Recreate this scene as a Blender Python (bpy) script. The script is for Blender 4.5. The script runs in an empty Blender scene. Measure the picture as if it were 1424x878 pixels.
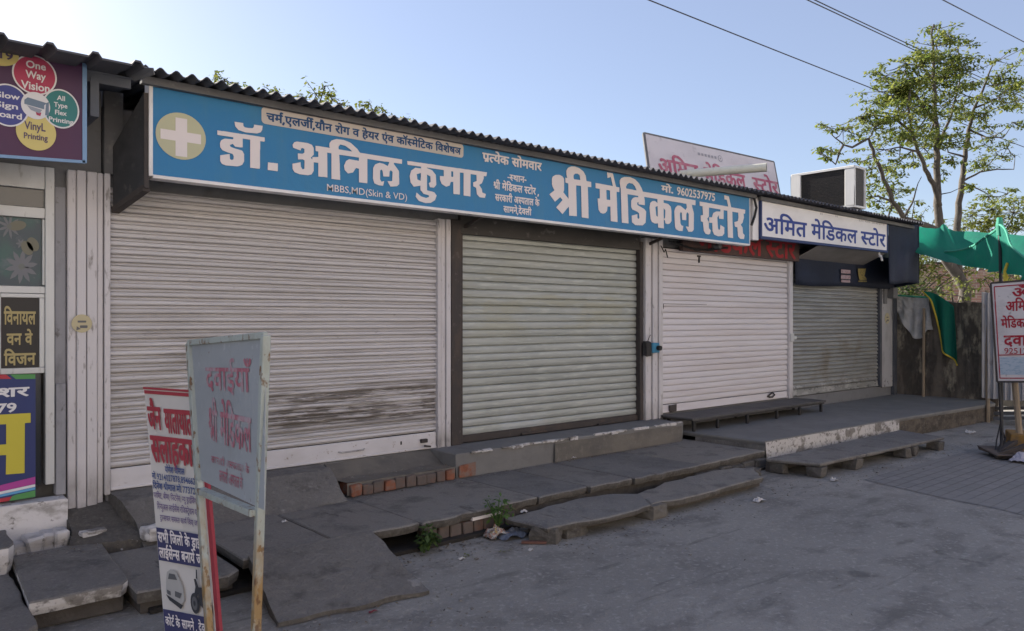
import bpy, bmesh, math, random
from mathutils import Vector, Matrix, noise as mnoise
rad = math.radians
S = bpy.context.scene
COL = S.collection

# ------------------------------------------------------------------ camera, sky, sun, exposure
# The shop front is the plane y = 0 (x runs along it, +y is inside, z up); road at z = 0.
CAM = Vector((0.0, -5.91, 1.6)); YAW = rad(49.4)
FWD = Vector((math.cos(YAW), math.sin(YAW), 0)); RGT = Vector((math.sin(YAW), -math.cos(YAW), 0)); UP = Vector((0, 0, 1))
cd = bpy.data.cameras.new('camera'); cam = bpy.data.objects.new('camera', cd); COL.objects.link(cam)
cam.location = CAM; cam.rotation_euler = (rad(90), 0, YAW - rad(90))
cd.sensor_width = 36; cd.lens = 1060 / 1424 * 36; cd.shift_y = -(439 - 445) / 1424 * -1
cd.shift_y = (445 - 439) / 1424
cd.clip_start = 0.05; cd.clip_end = 2000
S.camera = cam

SUN_AZ, SUN_EL = rad(97), rad(25)          # azimuth from +x towards +y
w = bpy.data.worlds.new('World'); S.world = w; w.use_nodes = True
nt = w.node_tree; bg = nt.nodes['Background']
sky = nt.nodes.new('ShaderNodeTexSky'); sky.sky_type = 'NISHITA'; sky.sun_disc = False
sky.sun_elevation = SUN_EL; sky.sun_rotation = rad(90) - SUN_AZ
sky.altitude = 300; sky.air_density = 1.0; sky.dust_density = 0.7; sky.ozone_density = 2.0
# a thin bright haze fills the whole sky evenly: the clear sky at 70 %, plus an even pale lavender share
hz = nt.nodes.new('ShaderNodeMix'); hz.data_type = 'RGBA'; hz.inputs['Factor'].default_value = .30
hz.inputs[7].default_value = (4.5, 4.6, 6.3, 1)
nt.links.new(sky.outputs[0], hz.inputs[6]); nt.links.new(hz.outputs[2], bg.inputs[0]); bg.inputs[1].default_value = 0.058
sl = bpy.data.lights.new('sun', 'SUN'); sl.energy = 5.0; sl.angle = rad(0.5); sl.color = (1, .93, .82)
so = bpy.data.objects.new('sun', sl); COL.objects.link(so)
sd = Vector((math.cos(SUN_AZ) * math.cos(SUN_EL), math.sin(SUN_AZ) * math.cos(SUN_EL), math.sin(SUN_EL)))
so.rotation_euler = (-sd).to_track_quat('-Z', 'Y').to_euler(); so.location = sd * 60
vs = S.view_settings; vs.view_transform = 'Standard'; vs.look = 'None'; vs.gamma = 1; vs.use_curve_mapping = False
vs.exposure = 1.52
S.cycles.max_bounces = 6; S.cycles.diffuse_bounces = 4; S.cycles.transparent_max_bounces = 8

# ------------------------------------------------------------------ helpers
def onY(x, y, Y=0.0):
    d = FWD + RGT * ((x - 712) / 1060) + UP * ((445 - y) / 1060); return CAM + d * ((Y - CAM.y) / d.y)
def onZ(x, y, Z=0.0):
    d = FWD + RGT * ((x - 712) / 1060) + UP * ((445 - y) / 1060); return CAM + d * ((Z - CAM.z) / d.z)
def at(x, y, dep): return CAM + (FWD + RGT * ((x - 712) / 1060) + UP * ((445 - y) / 1060)) * dep
def noi(p, s=1.0, seed=0.0): return mnoise.noise(Vector((p[0] * s + seed * 17.3, p[1] * s - seed * 9.1, p[2] * s + seed * 5.7)))

WORLD = {}                                            # world position of each object's origin
def _place(o, origin, parent):
    origin = Vector(origin)
    COL.objects.link(o); WORLD[o.name] = origin
    if parent is not None:
        o.parent = parent; o.location = origin - WORLD[parent.name]
    else: o.location = origin
    return o
def tag(o, label=None, cat=None, group=None, kind=None):
    if label: o['label'] = label
    if cat: o['category'] = cat
    if group: o['group'] = group
    if kind: o['kind'] = kind
    return o
def thing(name, label, cat, loc, group=None):
    o = bpy.data.objects.new(name, None); o.empty_display_size = .1
    _place(o, loc, None); return tag(o, label, cat, group)

class MB:
    def __init__(s): s.v = []; s.f = []; s.m = []; s.uvs = None
    def poly(s, pts, mi=0):
        i = len(s.v); s.v += [Vector(p) for p in pts]; s.f.append(list(range(i, i + len(pts)))); s.m.append(mi); return s
    def box(s, a, b, mi=0, jit=0.0, rz=0.0, rng=random):
        a = Vector(a); b = Vector(b); c = (a + b) / 2; h = (b - a) / 2; i = len(s.v)
        M = Matrix.Rotation(rz, 3, 'Z')
        for z in (-1, 1):
            for y in (-1, 1):
                for x in (-1, 1):
                    p = Vector((x * h.x, y * h.y, z * h.z))
                    if jit: p += Vector((rng.uniform(-jit, jit), rng.uniform(-jit, jit), rng.uniform(-jit, jit)))
                    s.v.append(c + M @ p)
        for q in ((0, 2, 3, 1), (4, 5, 7, 6), (0, 1, 5, 4), (2, 6, 7, 3), (0, 4, 6, 2), (1, 3, 7, 5)):
            s.f.append([i + k for k in q]); s.m.append(mi)
        return s
    def bar(s, a, b, wx, wy, up=(0, 0, 1), mi=0):
        """rectangular bar from a to b; wx across (perpendicular to up), wy along up"""
        a = Vector(a); b = Vector(b); d = (b - a).normalized(); u = Vector(up); x = d.cross(u)
        if x.length < 1e-4: x = d.cross(Vector((0, 1, 0)))
        x.normalize(); y = x.cross(d).normalized(); i = len(s.v)
        for p in (a, b):
            for sx, sy in ((-1, -1), (1, -1), (1, 1), (-1, 1)): s.v.append(p + x * sx * wx / 2 + y * sy * wy / 2)
        for q in ((3, 2, 1, 0), (4, 5, 6, 7), (0, 1, 5, 4), (1, 2, 6, 5), (2, 3, 7, 6), (3, 0, 4, 7)):
            s.f.append([i + k for k in q]); s.m.append(mi)
        return s
    def tube(s, pts, r, n=8, mi=0, caps=True):
        pts = [Vector(p) for p in pts]; rs = r if isinstance(r, (list, tuple)) else [r] * len(pts); base = len(s.v)
        prev = None
        for k, p in enumerate(pts):
            d = (pts[min(k + 1, len(pts) - 1)] - pts[max(k - 1, 0)]).normalized()
            x = d.cross(Vector((0, 0, 1))) if prev is None else prev - d * prev.dot(d)
            if x.length < 1e-3: x = d.cross(Vector((0, 1, 0)))
            x.normalize(); prev = x; y = d.cross(x)
            for j in range(n):
                a = 2 * math.pi * j / n; s.v.append(p + (x * math.cos(a) + y * math.sin(a)) * rs[k])
        for k in range(len(pts) - 1):
            for j in range(n):
                a = base + k * n + j; b = base + k * n + (j + 1) % n
                s.f.append([a, b, b + n, a + n]); s.m.append(mi)
        if caps:
            s.f.append([base + j for j in reversed(range(n))]); s.m.append(mi)
            e = base + (len(pts) - 1) * n; s.f.append([e + j for j in range(n)]); s.m.append(mi)
        return s
    def disc(s, c, u, v, ru, rv, n=40, mi=0):
        c = Vector(c); u = Vector(u); v = Vector(v)
        return s.poly([c + u * math.cos(2 * math.pi * k / n) * ru + v * math.sin(2 * math.pi * k / n) * rv for k in range(n)], mi)
    def grid(s, fn, nu, nv, mi=0):
        i = len(s.v)
        for a in range(nu + 1):
            for b in range(nv + 1): s.v.append(Vector(fn(a / nu, b / nv)))
        for a in range(nu):
            for b in range(nv):
                p = i + a * (nv + 1) + b; s.f.append([p, p + nv + 1, p + nv + 2, p + 1]); s.m.append(mi)
        return s
    def build(s, name, mats, parent=None, origin=None, bevel=0.0, smooth=False, solid=0.0, seg=1):
        if not isinstance(mats, (list, tuple)): mats = [mats]
        if origin is None:
            if parent is not None and parent.name in WORLD: origin = WORLD[parent.name].copy()
            else:
                xs = [p.x for p in s.v]; ys = [p.y for p in s.v]; zs = [p.z for p in s.v]
                origin = Vector(((min(xs) + max(xs)) / 2, (min(ys) + max(ys)) / 2, min(zs)))
        origin = Vector(origin)
        me = bpy.data.meshes.new(name); me.from_pydata([p - origin for p in s.v], [], s.f)
        for m in mats: me.materials.append(m)
        me.polygons.foreach_set('material_index', s.m)
        bm = bmesh.new(); bm.from_mesh(me)
        if bevel or solid: bmesh.ops.remove_doubles(bm, verts=bm.verts, dist=1e-5)
        if not s.uvs == 'keep': bmesh.ops.recalc_face_normals(bm, faces=bm.faces) if (bevel or solid or smooth) else None
        bm.to_mesh(me); bm.free()
        if smooth: me.polygons.foreach_set('use_smooth', [True] * len(me.polygons))
        me.update()
        o = bpy.data.objects.new(name, me); _place(o, origin, parent)
        if solid:
            md = o.modifiers.new('thickness', 'SOLIDIFY'); md.thickness = solid; md.offset = 0
        if bevel:
            md = o.modifiers.new('edge', 'BEVEL'); md.width = bevel; md.segments = seg; md.limit_method = 'ANGLE'; md.angle_limit = rad(40)
        return o

# ------------------------------------------------------------------ procedural materials
def mat(name, col, rough=.85, layers=(), bump=(), metal=0.0, spec=.35, trans=0.0, brick=None, objrnd=None, rnd=None):
    """layers: (scale xyz, lo, hi, colour, amount[, (z0, z1, soft)]) mixed over col by noise of the world position."""
    m = bpy.data.materials.new(name); m.use_nodes = True; t = m.node_tree; N = t.nodes; L = t.links
    b = N['Principled BSDF']; b.inputs['Roughness'].default_value = rough; b.inputs['Metallic'].default_value = metal
    b.inputs['Specular IOR Level'].default_value = spec
    geo = N.new('ShaderNodeNewGeometry')
    sep = N.new('ShaderNodeSeparateXYZ'); L.new(geo.outputs['Position'], sep.inputs[0])
    def math_(op, a, c, clamp=False):
        n = N.new('ShaderNodeMath'); n.operation = op; n.use_clamp = clamp
        for k, q in enumerate((a, c)):
            if isinstance(q, (int, float)): n.inputs[k].default_value = q
            elif q is not None: L.new(q, n.inputs[k])
        return n.outputs[0]
    def nse(sc, detail=6, rg=.6, off=0.0):
        mp = N.new('ShaderNodeMapping'); mp.inputs['Scale'].default_value = sc; mp.inputs['Location'].default_value = (off, off * 1.7, -off)
        L.new(geo.outputs['Position'], mp.inputs[0])
        n = N.new('ShaderNodeTexNoise'); n.inputs['Scale'].default_value = 1; n.inputs['Detail'].default_value = detail; n.inputs['Roughness'].default_value = rg
        L.new(mp.outputs[0], n.inputs[0]); return n.outputs['Fac']
    def ramp(f, lo, hi):
        r = N.new('ShaderNodeMapRange'); r.inputs['From Min'].default_value = lo; r.inputs['From Max'].default_value = hi; r.clamp = True
        L.new(f, r.inputs['Value']); return r.outputs[0]
    def mix(f, a, c):
        x = N.new('ShaderNodeMix'); x.data_type = 'RGBA'; L.new(f, x.inputs['Factor'])
        for k, q in ((6, a), (7, c)):
            if isinstance(q, (tuple, list)): x.inputs[k].default_value = (*q[:3], 1)
            else: L.new(q, x.inputs[k])
        return x.outputs[2]
    cur = (*col[:3], 1)
    if rnd:                                            # two tones by loose piece (leaves)
        cur = mix(geo.outputs['Random Per Island'], col, rnd)
    if objrnd:                                         # each slab of a batch weathers to its own tone
        oi = N.new('ShaderNodeObjectInfo'); cur = mix(oi.outputs['Random'], col, objrnd)
    hb = None
    if brick:
        (sc, c1, c2, cm, bw, rh, ms, axes) = brick
        cmb = N.new('ShaderNodeCombineXYZ'); L.new(sep.outputs[axes[0]], cmb.inputs[0]); L.new(sep.outputs[axes[1]], cmb.inputs[1])
        bt = N.new('ShaderNodeTexBrick'); bt.inputs['Scale'].default_value = sc
        bt.inputs['Color1'].default_value = (*c1, 1); bt.inputs['Color2'].default_value = (*c2, 1); bt.inputs['Mortar'].default_value = (*cm, 1)
        bt.inputs['Brick Width'].default_value = bw; bt.inputs['Row Height'].default_value = rh; bt.inputs['Mortar Size'].default_value = ms
        bt.inputs['Mortar Smooth'].default_value = .3
        L.new(cmb.outputs[0], bt.inputs[0]); cur = bt.outputs['Color']; hb = bt.outputs['Fac']
    for k, ly in enumerate(layers):
        f = ramp(nse(ly[0], off=k * 3.1 + 1), ly[1], ly[2]); f = math_('MULTIPLY', f, ly[4])
        if len(ly) > 5:
            z0, z1, sf = ly[5]
            f = math_('MULTIPLY', f, math_('MULTIPLY', ramp(sep.outputs[2], z0 - sf, z0 + sf), math_('SUBTRACT', 1.0, ramp(sep.outputs[2], z1 - sf, z1 + sf))))
        if len(ly) > 6:
            x0, x1, sf = ly[6]
            f = math_('MULTIPLY', f, math_('MULTIPLY', ramp(sep.outputs[0], x0 - sf, x0 + sf), math_('SUBTRACT', 1.0, ramp(sep.outputs[0], x1 - sf, x1 + sf))))
        cur = mix(f, cur, ly[3])
    if isinstance(cur, tuple): b.inputs['Base Color'].default_value = cur
    else: L.new(cur, b.inputs['Base Color'])
    last = None
    for sc, dist in bump:
        bn = N.new('ShaderNodeBump'); bn.inputs['Distance'].default_value = dist; bn.inputs['Strength'].default_value = 1
        L.new(nse((sc, sc, sc), 8, .65), bn.inputs['Height'])
        if last is not None: L.new(last, bn.inputs['Normal'])
        last = bn.outputs[0]
    if hb is not None:
        bn = N.new('ShaderNodeBump'); bn.inputs['Distance'].default_value = .006; bn.invert = True; L.new(hb, bn.inputs['Height'])
        if last is not None: L.new(last, bn.inputs['Normal'])
        last = bn.outputs[0]
    if last is not None: L.new(last, b.inputs['Normal'])
    if trans:
        tr = N.new('ShaderNodeBsdfTranslucent'); mx = N.new('ShaderNodeMixShader'); mx.inputs[0].default_value = trans
        if isinstance(cur, tuple): tr.inputs[0].default_value = cur
        else: L.new(cur, tr.inputs[0])
        L.new(b.outputs[0], mx.inputs[1]); L.new(tr.outputs[0], mx.inputs[2]); L.new(mx.outputs[0], N['Material Output'].inputs[0])
    return m

DIRT = (.13, .115, .10)
m_road = mat('road_concrete', (.245, .235, .22), .95, [((.45, .7, 1), .40, .60, (.315, .30, .278), .9), ((2.2, 3, 3), .50, .62, (.19, .18, .17), .85),
    ((28, 28, 28), .54, .66, (.40, .385, .36), .6), ((110, 110, 110), .55, .72, (.12, .115, .11), .6), ((1.2, 4, 1), .60, .70, (.14, .134, .128), .7), ((.9, 7, 1), .64, .69, (.12, .115, .11), .5), ((1.6, 1.6, 1), .66, .70, (.10, .095, .09), .55)], [(7, .02), (60, .006), (150, .002)])
m_paver = mat('interlocking_pavers', (.22, .21, .2), .95, [((.9, .9, 1), .48, .66, (.22, .212, .205), .85), ((12, 12, 12), .5, .8, (.2, .19, .185), .5)], [(40, .003)],
    brick=(1, (.235, .225, .22), (.20, .195, .19), (.155, .148, .142), .22, .11, .007, (0, 1)))
m_slab = mat('weathered_concrete_slab', (.145, .14, .14), .93, [((1.3, 1.3, 3), .42, .62, (.235, .225, .21), .6), ((4, 4, 4), .52, .66, (.115, .107, .103), .8), ((45, 45, 45), .52, .70, (.30, .285, .265), .5), ((100, 100, 100), .55, .70, (.09, .085, .082), .6), ((7, 2, 5), .63, .68, (.085, .078, .074), .7)],
    [(9, .02), (50, .006), (140, .002)], objrnd=(.225, .205, .185))
m_slabedge = mat('broken_concrete_edge', (.12, .11, .10), .96, [((9, 9, 9), .4, .7, (.07, .063, .056), .9), ((40, 40, 40), .5, .75, (.2, .185, .165), .6)], [(25, .012), (90, .004)])
m_ramp = mat('mortar_ramp', (.155, .146, .14), .95, [((1.6, 1.6, 2), .42, .62, (.20, .19, .18), .85), ((5, 5, 5), .53, .66, (.105, .099, .093), .8), ((30, 30, 30), .52, .68, (.25, .238, .225), .5), ((90, 90, 90), .55, .7, (.09, .085, .08), .6), ((4, 4, 4), .66, .70, (.36, .35, .335), .6)], [(8, .03), (40, .010), (120, .003)])
m_plaster = mat('stained_cement_plaster', (.17, .155, .135), .93, [((3, 3, 5), .4, .65, (.115, .108, .1), .9), ((18, 18, 18), .55, .75, (.23, .21, .185), .6)], [(20, .004), (80, .0015)])
m_greycement = mat('smooth_grey_cement', (.175, .172, .17), .9, [((2, 2, 3), .42, .68, (.215, .212, .208), .8), ((9, 9, 9), .55, .75, (.135, .13, .128), .7)], [(30, .002)])
m_limewash = mat('peeling_limewash', (.55, .53, .52), .93, [((6, 6, 8), .5, .58, (.17, .155, .14), .85), ((22, 22, 22), .54, .64, (.12, .11, .10), .8)], [(18, .008), (60, .003)])
m_whiteblock = mat('limewashed_step', (.66, .64, .64), .93, [((4, 4, 7), .53, .64, (.24, .22, .20), .7), ((14, 14, 14), .6, .68, (.13, .115, .10), .85), ((3, 3, 9), .3, .7, DIRT, .8, (.12, .23, .04))], [(14, .008), (60, .002)])
m_brick = mat('old_red_brick', (.26, .10, .06), .93, [((14, 14, 14), .45, .62, (.19, .08, .05), .8), ((11, 11, 11), .47, .58, (.19, .155, .135), .75)], [(40, .004)])
m_brickgrey = mat('cement_smeared_brick', (.13, .105, .095), .95, [((10, 10, 10), .5, .7, (.20, .09, .06), .7), ((30, 30, 30), .5, .7, (.09, .085, .08), .6)], [(35, .005)])
m_dark = mat('drain_darkness', (.022, .020, .019), .98, [((6, 6, 6), .4, .7, (.045, .04, .036), .8)], [(20, .01)])  # shade of the hollows below the slabs, put into the colour
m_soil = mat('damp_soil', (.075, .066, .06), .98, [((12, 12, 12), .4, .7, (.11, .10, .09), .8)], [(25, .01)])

m_wall = mat('grey_shop_wall', (.20, .20, .205), .92, [((2, 2, 2), .4, .7, (.15, .15, .155), .8), ((9, 9, 9), .55, .75, (.11, .105, .10), .6)], [(25, .003)])
m_whitepaint = mat('chalky_white_paint', (.60, .575, .585), .8, [((3, 3, 1.2), .48, .7, (.50, .475, .475), .8), ((30, 30, 7), .6, .7, (.20, .18, .165), .75), ((8, 8, 3), .3, .7, (.19, .175, .165), .8, (.2, .55, .08))], [(30, .0015)])
m_shut1 = mat('dusty_pinkish_white_shutter_paint', (.60, .58, .59), .75,
    [((.5, 1, 9), .42, .68, (.49, .47, .47), .8), ((1.1, 1, 26), .55, .72, (.33, .295, .285), .65), ((11, 11, 40), .66, .74, (.17, .15, .135), .6),
     ((1.3, 1, 11), .38, .48, (.165, .145, .128), .9, (.68, 1.02, .06), (2.35, 4.3, .3)), ((4, 1, 45), .50, .56, (.58, .55, .55), .8, (.70, 1.05, .05), (2.35, 4.3, .3)),
     ((1.0, 1, 8), .50, .60, (.25, .225, .205), .55, (.55, 1.5, .2), (1.3, 2.4, .3))], [(25, .0012)])
m_shut1rail = mat('clean_white_shutter_rail', (.62, .60, .62), .7, [((2, 1, 4), .5, .7, (.50, .475, .475), .7), ((18, 18, 18), .63, .70, (.22, .16, .12), .8)], [(30, .001)])
m_shut2 = mat('greenish_galvanised_shutter', (.375, .392, .375), .5, [((1.0, 1, 10), .42, .62, (.30, .318, .30), .85), ((3.5, 1, 30), .53, .63, (.50, .525, .49), .55), ((1.4, 1, 5), .52, .62, (.34, .335, .25), .55, (1.4, 2.1, .25)),
     ((2, 1, 4), .5, .75, (.45, .49, .52), .6, (.3, .9, .25))], [(40, .0012)], metal=.25, spec=.5)
m_shut3 = mat('clean_pinkish_white_shutter_paint', (.65, .62, .64), .65, [((.6, 1, 10), .45, .7, (.58, .525, .52), .8), ((14, 1, 60), .67, .72, (.10, .09, .08), .8, (1.75, 2.5, .1)), ((.8, 1, 7), .48, .65, (.55, .49, .465), .35, (1.9, 2.5, .2))], [(30, .001)])
m_shut4 = mat('dull_grey_galvanised_shutter', (.30, .30, .285), .5, [((1.2, 1, 8), .42, .64, (.235, .235, .22), .85), ((2.2, 1, 2.2), .50, .62, (.20, .175, .125), .8, (.55, 1.3, .2), (11.3, 13.1, .3)), ((3, 1, 30), .55, .68, (.42, .42, .41), .5),
     ((5, 5, 12), .52, .60, (.55, .53, .52), .6, (.3, .62, .05)), ((9, 9, 20), .58, .64, (.06, .055, .05), .9, (.3, .60, .05))], [(40, .0012)], metal=.2, spec=.5)
m_darksteel = mat('dark_rusty_steel', (.055, .047, .045), .7, [((8, 8, 3), .5, .7, (.095, .07, .055), .7), ((20, 20, 20), .6, .72, (.14, .12, .11), .5)], [(40, .001)])
m_iron = mat('black_iron', (.025, .024, .025), .6, [((15, 15, 15), .55, .75, (.06, .045, .035), .7)])
m_roof = mat('weathered_corrugated_roof', (.10, .10, .112), .9, [((3, 1, 3), .4, .7, (.07, .07, .08), .8), ((10, 3, 10), .56, .72, (.16, .155, .155), .5)], [(40, .001)])
m_roofdark = mat('underside_sheet_metal', (.13, .14, .165), .8, [((2, 2, 2), .4, .7, (.09, .10, .12), .8)])
m_fascia = mat('grey_dusty_board', (.16, .16, .165), .9, [((2, 2, 5), .42, .66, (.105, .105, .11), .8), ((12, 12, 12), .58, .7, (.3, .29, .27), .5)])
m_alu = mat('aged_aluminium_frame', (.56, .57, .57), .5, [((4, 4, 2), .45, .7, (.45, .45, .45), .8), ((22, 22, 8), .62, .7, (.25, .24, .22), .6)], metal=.2)
m_pipe = mat('cream_plastic_pipe', (.72, .70, .58), .45, [((3, 8, 8), .5, .72, (.60, .58, .48), .7), ((20, 20, 20), .64, .72, (.4, .37, .3), .5)])
m_blue = mat('blue_vinyl_sign', (.020, .185, .40), .5, [((.9, .9, 2), .4, .7, (.028, .20, .385), .8), ((7, 7, .7), .52, .70, (.045, .20, .35), .6), ((25, 25, 25), .60, .72, (.06, .19, .31), .4)], [(2.2, .012), (7, .003)], spec=.4)
m_cream = mat('cream_sign_vinyl', (.76, .69, .67), .6, [((3, 3, 3), .4, .7, (.72, .67, .66), .8)])
m_stripcream = mat('beige_sign_strip', (.58, .52, .47), .6, [((1.2, 1, 4), .5, .66, (.47, .45, .36), .7)])
m_olive = mat('pale_yellow_sign_disc', (.52, .51, .33), .6, [((4, 4, 4), .4, .7, (.47, .46, .32), .8)])
m_navytext = mat('navy_sign_ink', (.02, .075, .19), .6)
m_signwhite = mat('white_flex_sign', (.80, .775, .77), .55, [((1.5, 1.5, 3), .45, .7, (.66, .635, .625), .8)])
m_navy = mat('deep_blue_sign_ink', (.018, .045, .25), .55)
m_frameblue = mat('dark_blue_frame', (.03, .05, .14), .6)
m_greyink = mat('faded_grey_ink', (.33, .32, .35), .7)
m_rooftop = mat('faded_white_rooftop_sign', (.62, .58, .60), .7, [((1.2, 1.2, 2), .45, .68, (.52, .48, .50), .8), ((8, 8, 8), .6, .72, (.40, .37, .39), .6)])
m_pink = mat('faded_crimson_ink', (.42, .11, .17), .7, [((7, 7, 7), .48, .66, (.50, .24, .28), .8)])
m_maroonboard = mat('old_maroon_board', (.10, .062, .055), .85, [((6, 6, 6), .45, .65, (.06, .045, .045), .8)])
m_redink = mat('dull_red_paint', (.33, .022, .03), .7, [((9, 9, 9), .52, .7, (.25, .03, .03), .7)])
m_navycloth = mat('navy_tarpaulin', (.012, .017, .035), .75, [((2, 2, 3), .45, .7, (.018, .026, .055), .8)], [(8, .006)])
m_green = mat('green_shade_cloth', (.012, .20, .135), .85, [((2, 2, 2), .4, .7, (.012, .15, .115), .8), ((9, 9, 9), .5, .66, (.02, .17, .13), .7)], [(14, .008), (150, .002)], trans=.35)
m_greenband = mat('pale_green_hem', (.10, .42, .30), .8, trans=.3)
m_yellow = mat('yellow_cord', (.55, .42, .05), .8)
m_greytarp = mat('grey_white_tarpaulin', (.50, .49, .48), .8, [((5, 5, 5), .45, .66, (.30, .29, .28), .8)], [(15, .01)], trans=.1)
m_compound = mat('stained_compound_wall', (.175, .145, .115), .95, [((4, 4, .9), .44, .56, (.07, .06, .05), .9), ((4, 4, 1.6), .53, .60, (.36, .31, .23), .8), ((14, 14, 14), .5, .66, (.11, .098, .085), .7), ((6, 6, 1.2), .58, .66, (.05, .046, .042), .8)], [(12, .012), (50, .004)])
m_backbrick = mat('sunlit_far_brick', (.3, .2, .15), .95, [((.8, .8, 1.1), .5, .66, (.42, .33, .26), .7)], [(6, .02)], brick=(1, (.36, .2, .15), (.28, .17, .14), (.40, .33, .27), .24, .09, .012, (1, 2)))
m_gi = mat('corrugated_iron', (.45, .44, .45), .5, [((2, 9, 1.4), .45, .66, (.26, .25, .255), .8), ((6, 6, 3), .6, .7, (.20, .14, .10), .6)], metal=.3)
m_wood = mat('rough_wood_pole', (.30, .235, .165), .85, [((14, 14, 3), .42, .66, (.19, .145, .10), .8)], [(40, .002)])
m_bark = mat('grey_bark', (.095, .082, .07), .95, [((6, 6, 2), .42, .62, (.055, .047, .04), .85), ((18, 18, 5), .55, .66, (.19, .17, .145), .5)], [(20, .015)])
m_leaf = mat('mid_green_leaves', (.09, .14, .026), .55, rnd=(.25, .265, .07), trans=.55)
m_leafyel = mat('yellow_green_leaves', (.13, .17, .035), .6, rnd=(.21, .22, .05), trans=.4)
m_leafdark = mat('deep_green_leaves', (.04, .08, .02), .6, rnd=(.075, .115, .03), trans=.3)
m_weed = mat('weed_leaves', (.05, .12, .03), .6, rnd=(.12, .20, .05), trans=.3)
m_acwhite = mat('ac_casing', (.66, .655, .64), .5, [((3, 3, 3), .5, .7, (.55, .54, .52), .7)])
m_acgrille = mat('ac_dark_mesh', (.05, .047, .045), .7, [((40, 40, 60), .45, .6, (.075, .07, .066), .8)], [(120, .004)])
m_black = mat('black_plastic', (.02, .02, .021), .5)
m_wire = mat('overhead_cable', (.06, .06, .075), .6)
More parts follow.
